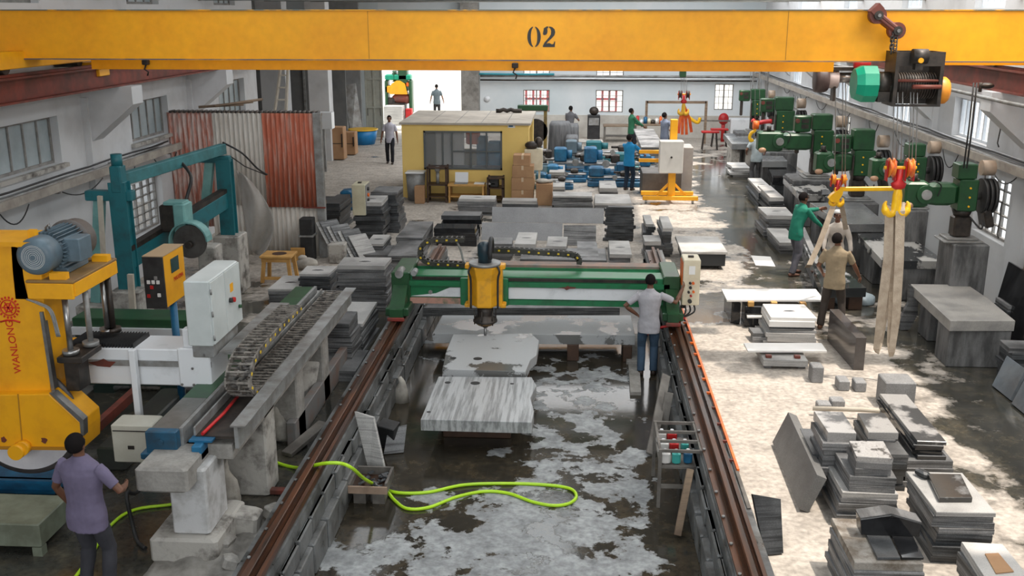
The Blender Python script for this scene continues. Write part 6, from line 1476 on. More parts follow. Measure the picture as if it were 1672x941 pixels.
# thin sheets leaning left of the cream box
for k in range(7):
    a = W(552 + k * 7, 430, 0); w_ = .42
    p0 = Vector((a[0], a[1], 0)); p1 = p0 + Vector((-.52, .42, .78)) * (1.05 - .06 * k + (.08 if k % 2 else 0))
    sd = Vector((.32, .34, 0)) * .9
    leaning_sheet('thin_stone_sheet', [p0 - sd * .1, p0 + sd, p1 + sd, p1 - sd * .1], .022, m_gran if k % 2 else m_granl, ORD[k].replace('top', 'first') + ' thin stone sheet from the left, leaning before the cream control box', 'stone sheet')
    COL.objects[-1]['group'] = 'thin sheets leaning by the cream box'
a = W(548, 431, 0); stone_block((a[0] - .16, a[0] + .22, a[1], a[1] + .4, 0, .44), m_concl, 'pale concrete block at the foot of the leaning sheets', 'concrete block', 'concrete_block', .02)
# cream control box on its post
b = FB(576, 302, 594, 352, 23.4, .5); cbx = thing('control_box', (b[0] + .1, 23.5, 0), 'cream control box with orange buttons on a thin post among the left stacks', 'control box')
yb_ = b[2] + .55
mb = MB(); mb.box(b[0], b[1] + .02, b[2], yb_, b[4], b[5], c=.01); mb.build('cabinet', mat('aged_cream_enamel', (.56, .53, .38), (.44, .40, .28), sc=3, rough=.5), cbx)
mb = MB(); mb.box(b[1] + .02, b[1] + .03, b[2] + .03, yb_ - .03, b[4] + .03, b[5] - .03); mb.build('panel_door', m_galv, cbx)
for k, zz in enumerate((.2, .45, .62, .82)):
    mb = MB(); mb.cyl((b[1] + .03, b[2] + .25, b[4] + (b[5] - b[4]) * zz), (b[1] + .07, b[2] + .25, b[4] + (b[5] - b[4]) * zz), .045, n=10); mb.build('knob', (m_red, m_blk, m_orange, m_blk)[k], cbx)
mb = MB(); mb.box(b[0] + .1, b[0] + .18, b[2] + .15, b[2] + .23, 0, b[4]); mb.box(b[0] + .2, b[0] + .25, b[2] + .15, b[2] + .2, 0, b[4]); mb.build('post', m_rust, cbx)
mb = MB(); mb.box((b[0] + b[1]) / 2 - .04, (b[0] + b[1]) / 2 + .04, b[2] + .2, b[2] + .3, b[5], b[5] + .03); mb.build('lifting_lug', m_dark, cbx)
b = SB(555, 576, 345, 312, 306); mb = MB(); mb.box(b[0], b[1], b[2], b[2] + .5, 0, b[5], c=.05); mb.build('blue_machine_box', m_blue, label='small dark blue machine box behind the cream control box', cat='machine')
# middle, behind the gantry
stack(SB(748, 808, 352, 325, 319), 6, 'the stack in front of the yellow office desk', off=.03, mark=True)
stack(SB(722, 785, 386, 352, 345), 5, 'the black stack left of the long leaning slabs', m_pol, m_grand, off=.05)
stack(SB(708, 776, 402, 373, 365), 4, 'the black slab stack behind the looped cable chain', m_pol, m_pol, off=.05)
stack(SB(820, 877, 345, 328, 323), 3, 'the dark pair below the cardboard boxes', m_grand, m_granl)
def face_slab(l, t_, r_, b_, lab, m, lean=.45, th=.06, Yd=None):
    a = W(l, b_, 0); Y = Yd or a[1]; xL = WY(l, b_, Y)[0]; xR = WY(r_, b_, Y)[0]
    # height so that the leaning top edge lands on row t_
    z = .2
    for _ in range(30):
        py = 470.5
        x, y, zz = (xL + xR) / 2, Y + z * lean, z
        dz = zz - H; dd = _FW[0] * x + _FW[1] * y + _FW[2] * dz; py = 470.5 - F * (x * _UP[0] + y * _UP[1] + dz * _UP[2]) / dd
        z += (py - t_) * .008
    P_ = [Vector((xL, Y, 0.0)), Vector((xR, Y, 0.0)), Vector((xR, Y + z * lean, z)), Vector((xL, Y + z * lean, z))]
    return leaning_sheet('granite_slab', P_, -th if (P_[1] - P_[0]).cross(P_[2] - P_[0]).y < 0 else th, m, lab, 'stone slab')
m_gface = mat('fine_grey_granite', (.31, .315, .325), (.25, .255, .265), sc=2, rough=.6, fine=.15, fsc=80)
face_slab(803, 339, 986, 363, 'long smooth grey slab leaning in the far row behind the gantry', m_gface)
face_slab(786, 364, 918, 392, 'long smooth grey slab leaning in the near row behind the gantry', m_gface)
face_slab(920, 368, 973, 401, 'mottled grey slab at the right end of the near leaning row', m_gran)
stack(SB(800, 835, 425, 398, 388), 4, 'the low stack right of the spindle motor', mtop=m_gran)
for (l, r_, yb, yt, yk, lab) in ((841, 873, 418, 398, 379, 'the leftmost box-like stack behind the gantry'), (893, 926, 420, 402, 386, 'the second small box-like stack behind the gantry'), (943, 976, 430, 418, 394, 'the darker small stack behind the gantry'), (996, 1031, 430, 415, 393, 'the small pale stack nearest the grey polo man')):
    stack(SB(l, r_, yb, yt, yk), 3, lab, off=.01, mark=True, mtop=m_gran if 'darker' in lab else None)
stack(SB(850, 990, 436, 424, 405), 2, 'the low layer under the small stacks behind the gantry', m_gran, m_gran)
stack(SB(990, 1033, 394, 338, 336), 12, 'the round-edged dark stack right of the leaning slabs', m_grand, m_grand, rough=.07, off=.03)
for (l, r_, yb, yt, yk, n_, lab) in ((1053, 1066, 398, 366, 351, 6, 'the narrow upright stack beside the bright aisle'), (1052, 1080, 424, 394, 384, 5, 'the strapped silver-grey stack left of the cream gantry box'), (1082, 1097, 420, 372, 353, 8, 'the thin tall stack beside the cream gantry box')):
    stack(SB(l, r_, yb, yt, yk), n_, lab, m_grand, m_granl, off=.04)
stack(SB(902, 966, 345, 320, 313), 8, 'the wide layered stack in the middle aisle', mtop=m_granl)
stack(SB(972, 1031, 345, 332, 317), 3, 'the wide pale stack right of the layered one')
for (l, r_, yb, yt, yk, n_, lab) in ((896, 922, 302, 281, 269, 4, 'the small pale stack by the office corner'), (892, 922, 318, 305, 292, 3, 'the small grey stack before the office corner'), (979, 1007, 322, 307, 295, 3, 'the dusty stack before the blue machines')):
    stack(SB(l, r_, yb, yt, yk), n_, lab, mtop=m_granl, mark=True)
# cart with a pale slab right of the cream box
b = SB(1118, 1187, 441, 411, 386); ct = thing('slab_cart', (b[0], b[2], 0), 'dark low steel cart on small wheels in the aisle', 'cart')
mb = MB(); mb.box(b[0], b[1] - .03, b[2] + .02, b[3], .08, b[5] - .06, c=.01); mb.build('cart_body', mat('blackened_steel', (.018, .022, .026), rough=.4), ct)
for sx in (b[0] + .12, b[1] - .15):
    for sy in (b[2] + .1, b[3] - .15):
        mb = MB(); mb.cyl((sx - .02, sy, .05), (sx + .02, sy, .05), .05, n=12); mb.build('wheel', m_blk, ct)
slab_mesh(b[0] - .08, b[1], b[2] - .02, b[3], b[5] - .055, b[5]).build('granite_slab', m_granl, label='pale grey slab lying on the dark cart', cat='stone slab')
# ---- sunny yard right of the pit
a = SB(1197, 1309, 535, 492, 472); 
tr = thing('trestle', (a[0], a[2], 0), 'black steel box trestle under the long white slab', 'trestle')
mb = MB(); mb.box(a[0] + .2, a[1], a[2], a[2] + .35, .0, a[5] - .1, c=.01); mb.build('front_box', m_pol, tr)
mb = MB(); mb.box(a[0], a[0] + .16, a[2] + .2, a[3] + .3, .0, a[5] - .1, c=.01); mb.build('side_box', m_pol, tr)
for dx in (.15, .55, 1.05):
    mb = MB(); mb.box(a[0] + dx + .1, a[0] + dx + .2, a[2] - .02, a[2] + .1, a[5] - .1, a[5] - .02); mb.build('wedge', m_ply, tr)
zz = a[5]
P4 = [Vector(gp(px, py, zz)) for px, py in ((1187, 490), (1346, 490), (1332, 472), (1178, 472))]
mb = MB(); mb.add([p - Vector((0, 0, .035)) for p in P4] + P4, [(3, 2, 1, 0), (4, 5, 6, 7), (0, 1, 5, 4), (1, 2, 6, 5), (2, 3, 7, 6), (3, 0, 4, 7)]); mb.build('marble_slab', m_white, label='long white marble slab laid across the black trestle', cat='marble slab', bevel=.004)
b = SB(1256, 1331, 563, 519, 497)
stack((b[0], b[1], b[2], b[3], 0, b[5] * .55), 4, 'the lower part of the sunlit yard stack', m_granl, m_granl, off=.04, grow=.05)
stack((b[0] + .03, b[1], b[2], b[3], b[5] * .55, b[5] - .16), 3, 'the dark middle layers of the sunlit yard stack', m_grand, m_grand, off=.03)
stack((b[0], b[1], b[2], b[3], b[5] - .16, b[5]), 2, 'the sunlit yard stack', m_white, m_white, off=.02, top='thick white slab on top', mark=True, name='marble_slab')
stack(SB(1228, 1262, 560, 545, 535), 2, 'the low pair left of the sunlit yard stack', m_gran, m_gran)
b2 = SB(1222, 1250, 540, 520, 506); slab_mesh(b2[0], b2[1] + .1, b2[2] + .1, b2[3] + .1, b2[5] - .03, b2[5]).build('marble_slab', m_white, label='small white slab between the black trestle and the sunlit stack', cat='marble slab')
stone_block((b2[0] + .1, b2[1], b2[2] + .15, b2[3], 0, b2[5] - .031), m_pol, 'black block under the small white slab', 'stone block', 'stone_block')
a = SB(1246, 1321, 605, 590, 566)
bn = thing('stone_bench', (a[0], a[2], 0), 'low granite bench on two stone feet in the sunny yard', 'bench')
mb = slab_mesh(a[0], a[1], a[2] + .03, a[3] - .05, a[5] - .10, a[5]); mb.build('bench_slab', m_granl, bn)
for xx in (a[0] + .03, a[1] - .15):
    mb = MB(); mb.box(xx, xx + .12, a[2] + .08, a[3] - .1, 0, a[5] - .10, c=.01); mb.build('foot', m_gran, bn)
mb = MB(); mb.box(a[0] + .1, a[1] - .1, a[3] - .2, a[3] - .12, 0, a[5] - .12, c=.01); mb.build('back_slab', m_grand, bn)
for xx in (a[0] + .06, a[1] - .2): MB().box(xx, xx + .09, a[2] + .12, a[2] + .2, a[5], a[5] + .045, c=.006).build('spacer_block', m_rust, label='small rusty spacer on the low granite bench, %s one' % ('left' if xx < a[0] + .1 else 'right'), cat='spacer')
zz = a[5] + .046; P4 = [Vector(gp(px, py, zz)) for px, py in ((1221, 576), (1350, 576), (1341, 563), (1214, 563))]
mb = MB(); mb.add([p for p in P4] + [p + Vector((0, 0, .03)) for p in P4], [(3, 2, 1, 0), (4, 5, 6, 7), (0, 1, 5, 4), (1, 2, 6, 5), (2, 3, 7, 6), (3, 0, 4, 7)]); mb.build('marble_slab', m_white, label='long thin white slab resting on the low granite bench', cat='marble slab', bevel=.003)
for (l, r_, yb, yt, yk, lab) in ((1326, 1345, 626, 600, 591, 'tall grey granite setting block with a dark top notch'), (1370, 1388, 639, 623, 613, 'short granite block, left one of the pair in the sunny yard'), (1397, 1415, 641, 625, 616, 'short granite block, right one of the pair in the sunny yard'), (1336, 1358, 672, 661, 653, 'white-topped small block behind the timber pole'), (1358, 1380, 670, 655, 647, 'grey small block behind the timber pole')):
    stone_block(SB(l, r_, yb, yt, yk), m_granb, lab, 'stone block', 'stone_block')
b = SB(1326, 1345, 626, 600, 591); MB().box(b[0] + .05, b[0] + .13, b[2] + .05, b[3] - .03, b[5], b[5] + .004).build('notch_stain', m_blk, parent=COL.objects['stone_block.001']) if False else None
# dark slab on edge near the slings
P0 = gp(1366, 556, 0); P1 = gp(1410, 605, 0); zt = WY(1366, 505, P0[1])[2]
leaning_sheet('granite_slab', [Vector(P0), Vector(P1), Vector((P1[0], P1[1], zt * .97)), Vector((P0[0], P0[1], zt))], .16, mat('brown_polished_granite', (.055, .045, .042), (.10, .09, .085), sc=1.2, rough=.15, fine=.1), 'thick polished slab standing on edge in front of the khaki-shirted man', 'stone slab')
# bottom-right piles
m_hw = mat('half_wet_granite', (.32, .31, .30), (.045, .045, .045), sc=2.0, lo=.47, hi=.55, rough=.3, fine=.15)
NSB = [
 ((1345, 1392, 812, 706, 672), 8, 'the leftmost tall pile of the bottom-right group', m_gran, m_hw, .05, .07),
 ((1326, 1356, 800, 742, 700), 5, 'the low dark pile behind the leaning thick slab', m_grand, m_grand, .04, .03),
 ((1372, 1392, 752, 722, 704), 3, 'the little dark pile between the two tall piles', m_grand, m_grand, .02, 0),
 ((1416, 1463, 778, 706, 675), 7, 'the middle pile behind the square one', m_gran, m_hw, .03, .03),
 ((1418, 1482, 800, 742, 720), 5, 'the broad low pile behind the square one', m_grand, m_gran, .04, .03),
 ((1372, 1466, 860, 806, 762), 6, 'the broad base of the square pile', m_gran, m_granl, .02, .02),
 ((1478, 1556, 795, 752, 700), 4, 'the broad base of the long black pile', m_gran, m_gran, .04, .03),
]
for bx_, n_, lab, m, mt, off, gr in NSB: stack(SB(*bx_), n_, lab, m, mt, off=off, grow=gr, top='topmost slab', jit=.015)
b0 = SB(1372, 1466, 860, 806, 762); Yf = b0[2] + .03
xl, xr = WY(1389, 770, Yf)[0], WY(1466, 770, Yf)[0]; z1_ = WY(1430, 779, Yf)[2]
stack((xl, xr, Yf, b0[3] - .04, b0[5], z1_), 3, 'the middle tier of the square pile', off=.02, top='topmost slab', mtop=m_gran)
xl, xr = WY(1401, 750, Yf)[0], WY(1461, 750, Yf)[0]; z2_ = WY(1430, 748, Yf)[2]
stack((xl, xr, Yf + .01, W(1430, 721, z2_)[1], z1_, z2_), 3, 'the square pile with a speckled top', off=.006, top='topmost speckled slab', mtop=mat('wet_speckled_granite', (.34, .33, .32), (.06, .055, .05), sc=6, lo=.52, hi=.58, rough=.4, fine=.2, fsc=60))
b0 = SB(1478, 1556, 795, 752, 700)
xl, xr = WY(1497, 740, b0[2])[0], WY(1545, 740, b0[2])[0]; z2_ = WY(1520, 724, b0[2])[2]; yk = W(1462, 643, z2_)[1]
stack((xl, xr, b0[2] + .04, yk, b0[5], z2_), 5, 'the long black pile stretching towards the slings', m_pol, mat('half_wet_granite', (.32, .31, .30), (.045, .045, .045), sc=1.3, lo=.45, hi=.55, rough=.3, fine=.15), off=.02, top='topmost half-wet slab')
MB().box(xl + .02, xr - .02, b0[3], yk - .03, 0, b0[5], c=.01).build('stone_block', m_grand, label='dark block carrying the far end of the long black pile', cat='stone block')
P0 = gp(1431, 652, 0); P1 = gp(1447, 668, 0); zt = WY(1431, 611, P0[1])[2]
stone_block((P0[0], P0[0] + .42, P0[1] - .35, P0[1] + .05, 0, zt), m_granb, 'thick grey slab standing on edge at the back of the bottom-right piles')
bP = SB(1521, 1618, 922, 836, 773)
stack((bP[0] + .04, bP[1] + .02, bP[2], bP[3], 0, bP[5] - .18), 6, 'the dark tiers under the big right-hand pile', m_grand, m_gran, off=.03, top='upper slab', grow=.03)
stack((bP[0], bP[1], bP[2], bP[3], bP[5] - .18, bP[5]), 3, 'the big pile at the right', m_gran, m_granl, off=.008, top='broad pale slab on top')
pp = [W(px, py, bP[5]) for px, py in ((1533, 821), (1587, 821), (1568, 782), (1514, 781))]
mb = MB(); mb.prism(pp, bP[5] + .001, bP[5] + .055); mb.build('granite_tile', mat('wet_dark_tile', (.05, .048, .045), (.20, .20, .20), sc=2.5, lo=.5, hi=.6, rough=.12), label='dark wet granite tile lying on the big right-hand pile', cat='stone tile', bevel=.005)
mb = MB(); a = W(1506, 779, bP[5]); mb.obox((a[0], a[1], bP[5] + .04), (.10, .16, .07), rot=(0, .1, .5), ch=.02); mb.build('stone_chip', m_grand, label='rough dark stone lump at the back of the big right-hand pile', cat='stone')
# front pile with the gabled headstone
zt = .52; q = [W(px, py, zt) for px, py in ((1393, 919), (1509, 917), (1470, 846), (1361, 847))]
x0_, x1_, y0_, y1_ = q[0][0], q[1][0], q[0][1], q[3][1]
stack((x0_, x1_, y0_, y1_, 0, zt), 8, 'the front pile under the gabled headstone', m_gran, mat('dusty_stained_granite', (.30, .28, .25), (.11, .085, .06), sc=3, lo=.45, hi=.6, rough=.5, fine=.15), off=.01, top='topmost stained slab')
for k, (la, lb) in enumerate(((1432, 1470), (1472, 1508))):
    pa, pb, pc, pd = [W(px, py, zt) for px, py in ((la, 915), (lb, 915), (lb - 22, 872), (la - 20, 872))]
    mb = MB(); mb.prism([pa, pb, pc, pd], zt + .001, zt + .028); mb.build('granite_tile', m_pol if k else m_grand, label='dark slab lying before the gabled headstone, %s one' % ('left', 'right')[k], cat='stone tile', bevel=.004)
Yh_ = W(1455, 880, zt)[1]; zb_ = zt + .03
hs = thing('headstone', (0, 0, 0), 'black gabled headstone standing on the front pile', 'headstone'); hs.location = (W(1455, 880, zt)[0], Yh_, zb_)
def xz(px, py): p = WY(px, py, Yh_); return (p[0], p[2])
A_ = [(xz(1406, 876)[0], zb_), (xz(1501, 880)[0], zb_), xz(1504, 856), xz(1455, 842), xz(1405, 849)]
mb = MB(); mb.prism(A_, Yh_, Yh_ + .17, 'y'); mb.build('stone_body', m_pol, hs, bevel=.004)
mb = MB(); mb.prism([xz(1504, 856), xz(1455, 842), xz(1405, 849), (xz(1405, 846)[0], xz(1405, 846)[1]), (xz(1455, 838)[0], xz(1455, 839)[1]), xz(1505, 853)], Yh_ - .002, Yh_ + .175, 'y'); mb.build('gable_cap', m_gran, hs, label='dull grey sawn gable top')
# pile at the very bottom right
zt = .40; q = [W(px, py, zt) for px, py in ((1570, 948), (1640, 948), (1630, 886), (1531, 884))]
stack((q[3][0] + .22, q[2][0] + .05, q[0][1] - .12, q[3][1], 0, zt), 5, 'the pile at the bottom right corner', m_gran, m_granl, off=.012, top='topmost slab')
q = [W(px, py, zt) for px, py in ((1626, 938), (1655, 935), (1630, 905), (1608, 906))]
mb = MB(); mb.prism(q, zt + .001, zt + .012); mb.build('cardboard_sheet', m_card, label='small piece of brown cardboard on the corner pile', cat='cardboard')
# thick slab leaning on the piles
P_ = [Vector(gp(1320, 838, 0)), Vector(gp(1275, 728, 0)), None, None]
d_ = Vector((.17, 0, .42)); 
P_ = [P_[0], P_[1], P_[1] + d_, P_[0] + d_]
leaning_sheet('granite_slab', P_, -.12, mat('brushed_dark_granite', (.17, .17, .165), (.12, .118, .115), sc=2, rough=.6, fine=.2), 'long thick dark slab leaning sideways against the bottom-right piles', 'stone slab')
mb = MB(); a, b_ = Vector(WY(1327, 667, 13.2)), Vector(WY(1486, 674, 13.0)); mb.tube([a, a.lerp(b_, .5) + Vector((0, 0, .01)), b_], [.03, .032, .035], n=10); mb.build('timber_pole', mat('pale_timber', (.5, .5, .5)), label='pale round timber pole laid across the bottom-right piles', cat='pole')
# slab and scrap leaning outside the right rail
leaning_sheet('granite_slab', [Vector(gp(1246, 906, 0)), Vector(gp(1276, 903, 0)), Vector(gp(1276, 903, 0)) + Vector((-.02, .22, .50)), Vector(gp(1246, 906, 0)) + Vector((-.12, .24, .56))], .05, m_grand, 'dark granite slab leaning just outside the right rail at the bottom', 'stone slab')
leaning_sheet('timber_board', [Vector(gp(1196, 770, 0)), Vector(gp(1232, 880, 0)), Vector(gp(1232, 880, 0)) + Vector((-.06, 0, .36)), Vector(gp(1196, 770, 0)) + Vector((-.06, 0, .38))], .04, m_woodg, 'grey wet board leaning along the outside of the right rail wall', 'board')
mb = MB(); mb.tube([gp(1234, 890, .25), gp(1250, 935, .05), gp(1262, 960, .03)], .022, n=7); mb.build('wood_stick', m_wood, label='brown stick with an orange tip outside the right rail', cat='stick')
# orange ladder lying along the right rail
ld = thing('ladder', (*W(1150, 620), 0), 'orange steel ladder lying on the wall edge along the right rail', 'ladder')
A_, B_ = Vector((1.98, 16.7, .03)), Vector((2.07, 10.9, .03))
A_ = Vector((1.885, 17.0, .37)); B_ = Vector((1.885, 10.6, .37))
mb = MB(); mb.bar(A_, B_, .03, .04); mb.build('side_rail', m_orange, ld)
n_ = 12
for k in range(n_):
    p = A_.lerp(B_, (k + .5) / n_); mb = MB(); mb.bar(p, p - Vector((.115, 0, 0)), .035, .03); mb.build('rung', m_orange if k < 8 else m_rust, ld)
# crate rack with bottles in the pit, timbers, battens
crx, cry = W(1076, 838, -.4)
rk = thing('bottle_rack', (crx + .3, cry, -.4), 'grey timber rack on legs holding coloured containers beside the right pit wall', 'rack')
rx0, rx1 = crx, crx + .48; ry0, ry1 = cry + .15, cry + 1.0; rz = .14
for (x_, y_) in ((rx0, ry0), (rx1, ry0), (rx0, ry1), (rx1, ry1)):
    mb = MB(); mb.box(x_ - .02, x_ + .02, y_ - .02, y_ + .02, -.4, rz + .22); mb.build('leg', m_woodg, rk)
mb = MB(); mb.box(rx0, rx1, ry0, ry1, rz - .03, rz); mb.box(rx0, rx1, ry0, ry0 + .02, -.15, -.10); mb.build('shelf_board', m_woodg, rk)
for zz in (rz + .20,):
    for yy in (ry0, ry0 + .28, ry0 + .56, ry1):
        mb = MB(); mb.bar((rx0, yy, zz), (rx1, yy, zz), .03, .035); mb.build('cross_slat', m_woodg, rk)
    for xx in (rx0, rx1): mb = MB(); mb.bar((xx, ry0, zz), (xx, ry1, zz), .03, .03); mb.build('side_slat', m_woodg, rk)
for (i_, (dx, dy, m, w_)) in enumerate(((.07, .10, 'w', .12), (.20, .10, 't', .10), (.34, .12, 'b', .10), (.07, .40, 'w', .13), (.20, .40, 'r', .11), (.33, .40, 't', .09), (.07, .70, 'w', .12), (.20, .70, 'r', .12))):
    mm = dict(w=m_white, t=mat('teal_plastic', (.05, .38, .34), rough=.4), b=m_blue, r=m_red)[m]
    nm = dict(w='white', t='teal', b='blue', r='red')[m]; row = ('front', 'front', 'front', 'middle', 'middle', 'middle', 'back', 'back')[i_]
    x_, y_ = rx0 + dx, ry0 + dy; o = thing('plastic_container', (x_, y_, rz), '%s plastic container in the %s row of the timber rack' % (nm, row), 'container')
    mb = MB(); mb.box(x_ - w_ / 2, x_ + w_ / 2, y_ - .06, y_ + .06, rz + .001, rz + .15, c=.02); mb.build('container_body', mm, o)
    mb = MB(); mb.cyl((x_, y_, rz + .15), (x_, y_, rz + .175), .022, n=10); mb.build('cap', m_wenam, o)
def batten(p0, p1, w_, h_, m, lab, name='timber_plank', cat='plank', up=(0, 0, 1)):
    mb = MB(); mb.bar(p0, p1, w_, h_, up=up, ch=.006); return mb.build(name, m, label=lab, cat=cat)
batten(Vector((*W(1062, 745, -.4), -.38)), Vector((1.36, W(1110, 700, -.4)[1] + .4, .26)), .13, .04, m_woodg, 'grey plank leaning on the right pit wall behind the rack', up=(0, 1, 0))
batten(Vector((*W(1106, 880, -.4), -.36)), Vector((1.37, W(1106, 880, -.4)[1] + .35, .30)), .08, .05, m_wood, 'brown plank leaning on the right pit wall in front of the rack', up=(0, 1, 0))
batten(Vector((1.26, W(1100, 720, -.4)[1] + .1, -.38)), Vector((1.36, W(1100, 720, -.4)[1] + .3, .2)), .12, .05, m_woodg, 'short upright grey board beside the right pit wall', up=(0, 1, 0))
# planks and crate on the left side of the pit
leaning_sheet('granite_slab', [Vector((*W(606, 775, -.4), -.4)), Vector((*W(634, 782, -.4), -.4)), Vector((-2.66, W(606, 775, -.4)[1] + .15, .34)) + Vector((.13, 0, 0)), Vector((-2.78, W(606, 775, -.4)[1] + .18, .40))], .04, m_granl, 'narrow pale slab leaning on the left pit wall', 'stone slab')
a = W(640, 744, -.4)
mb = MB(); mb.obox((a[0] - .08, a[1] + .25, -.2), (.26, .2, .36), rot=(.25, .1, -.3), ch=.01); mb.build('black_box', m_blk, label='black box tipped against the left pit wall', cat='box')
leaning_sheet('granite_slab', [Vector((a[0] - .12, a[1] + .02, -.4)), Vector((a[0] + .14, a[1] + .1, -.4)), Vector((a[0] + .16, a[1] + .3, -.08)), Vector((a[0] - .08, a[1] + .2, -.1))], .03, m_gran, 'small square grey slab leaning on the tipped black box', 'stone slab')
a = W(652, 664, -.4); mb = MB(); mb.loft([((a[0], a[1] + .2, -.4), .12, .1), ((a[0], a[1] + .2, -.2), .1, .08), ((a[0] + .02, a[1] + .2, -.08), .05, .05), ((a[0] - .02, a[1] + .2, .0), .03, .03)], n=12); mb.build('plastic_bag', m_cloth, label='white crumpled bag hanging at the left pit wall', cat='bag')
a = W(560, 828, -.4); b_ = W(628, 828, -.4)
cr_ = thing('wooden_crate', (a[0], a[1], -.4), 'shallow wooden crate filled with scraps against the left pit wall', 'crate')
x0_, x1_, y0_, y1_ = a[0] + .06, b_[0] + .04, a[1], a[1] + .5; zc_ = -.14
mb = MB(); mb.box(x0_, x1_, y0_, y0_ + .03, zc_ - .08, zc_ + .01); mb.build('front_board', mat('pinkish_timber', (.38, .27, .20), (.24, .17, .12), sc=3, rough=.8), cr_)
mb = MB(); mb.box(x1_ - .03, x1_, y0_ + .03, y1_, zc_ - .08, zc_ + .05); mb.box(x0_, x0_ + .03, y0_ + .03, y1_, zc_ - .08, zc_ + .02); mb.box(x0_ + .03, x1_ - .03, y1_ - .03, y1_, zc_ - .08, zc_ + .05); mb.build('side_board', m_woodg, cr_)
mb = MB(); mb.box(x0_ + .03, x1_ - .03, y0_ + .03, y1_ - .03, zc_ - .08, zc_ - .05); mb.build('bottom_board', m_dwood, cr_)
mb = MB(); mb.box(x0_ + .05, x0_ + .2, y0_ + .1, y1_ - .1, -.4, zc_ - .08); mb.box(x1_ - .2, x1_ - .05, y0_ + .1, y1_ - .1, -.4, zc_ - .08); mb.build('skid', m_woodg, cr_)
mb = MB()
for k in range(26): p = (R.uniform(x0_ + .06, x1_ - .06), R.uniform(y0_ + .06, y1_ - .06), zc_ - .03 + R.uniform(0, .03)); mb.obox(p, (R.uniform(.02, .08), R.uniform(.02, .06), .02), rot=(R.uniform(-.5, .5), R.uniform(-.5, .5), R.uniform(0, 3)))
o = mb.build('scrap', m_grand, cr_, kind='stuff')
batten(Vector((*W(468, 746, 0), .03)), Vector((*W(530, 712, 0), .18)), .16, .06, m_woodg, 'broken grey board on the floor left of the left rail')
batten(Vector((*W(420, 806, 0), .04)), Vector((*W(492, 808, 0), .04)), .09, .06, m_rust, 'short rusty bar on the floor left of the left rail', 'steel_bar', 'bar')
mb = MB(); mb.box(-3.62, -3.5, 11.7, 16.2, 0, .34, c=.01); mb.build('edge_beam', mat('rust_edged_timber', (.15, .145, .14), (.17, .09, .06), sc=3, lo=.45, hi=.75, rough=.7), label='long grey board on edge beside the left rail wall', cat='beam')
# lime hose
hz_ = []
for (px, py, z_) in ((585, 758, .36),): pass
pts = [(-2.86, 0, 0)]
pth = [Vector((*W(118, 950, .02), .02)), Vector((*W(150, 905, .02), .02)), Vector((*W(182, 857, .02), .02)), Vector((*W(222, 832, .02), .02)), Vector((*W(300, 820, .02), .02)), Vector((*W(365, 790, .02), .02))]
mb = MB(); mb.tube(smooth_path(pth, 6), .018, n=8); mb.build('garden_hose', m_hose, label='lime green hose on the floor beside the man in purple', cat='hose')
Wp = lambda px, py, z_: Vector((*W(px, py, z_), z_))
pth = [Wp(432, 742, .02), Wp(455, 757, .02), Wp(485, 764, .05), Wp(505, 762, .36), Wp(530, 757, .49), Wp(556, 757, .49), Wp(575, 765, .42), Wp(596, 783, .05), Wp(622, 796, -.36), Wp(650, 805, -.38), Wp(700, 804, -.38), Wp(760, 792, -.38), Wp(840, 790, -.38), Wp(900, 793, -.38), Wp(932, 799, -.38), Wp(941, 811, -.38), Wp(930, 822, -.38), Wp(905, 826, -.38), Wp(870, 820, -.38), Wp(830, 806, -.38), Wp(790, 803, -.38), Wp(745, 812, -.38), Wp(700, 829, -.38), Wp(665, 831, -.38), Wp(645, 818, -.38), Wp(632, 803, -.36), Wp(618, 795, -.3)]
mb = MB(); mb.tube(smooth_path(pth, 7), .021, n=8); mb.build('garden_hose', m_hose, label='long lime green hose looping over the left rail onto the pit floor', cat='hose')
# ================================================================== stone tables on the right
def poly_slab(px4, z, th, m, lab, cat='stone slab', name='granite_slab', parent=None, bev=.008):
    P4 = [Vector(gp(px, py, z)) for px, py in px4]; n = len(P4)
    mb = MB(); mb.add([p - Vector((0, 0, th)) for p in P4] + P4, [tuple(range(n - 1, -1, -1)), tuple(range(n, 2 * n))] + [(i_, (i_ + 1) % n, n + (i_ + 1) % n, n + i_) for i_ in range(n)])
    return mb.build(name, m, parent=parent, label=lab, cat=cat if parent is None else None, bevel=bev), P4
m_tabl = mat('worn_granite_table', (.36, .345, .32), (.19, .185, .18), sc=1.6, lo=.45, hi=.7, rough=.5, rough2=.25, fine=.12)
m_tabs = mat('smeared_black_table', (.04, .042, .044), (.40, .39, .37), sc=1.4, lo=.50, hi=.56, rough=.12, rough2=.6, stretch=(1.4, .6, 1))
m_tabg = mat('wet_grey_table', (.24, .245, .245), (.11, .115, .12), sc=1.2, lo=.42, hi=.6, rough=.15, rough2=.4, fine=.1)
# T1 nearest
zt1 = .78
_, P4 = poly_slab(((1552, 524), (1658, 524), (1614, 488), (1580, 465), (1487, 464)), zt1, .17, m_tabl, 'large worn grey granite slab on a stone block, nearest table on the right', name='granite_table_top', cat='table top')
stone_block((P4[0].x + .04, P4[1].x - .02, P4[0].y + .08, P4[0].y + .62, 0, zt1 - .171), m_plinth, 'long grey stone block carrying the near end of the nearest right table', 'stone block', 'stone_block')
stone_block((P4[4].x + .1, P4[4].x + .5, P4[4].y - .8, P4[4].y - .3, 0, zt1 - .171), m_plinth, 'stone block carrying the far end of the nearest right table', 'stone block', 'stone_block')
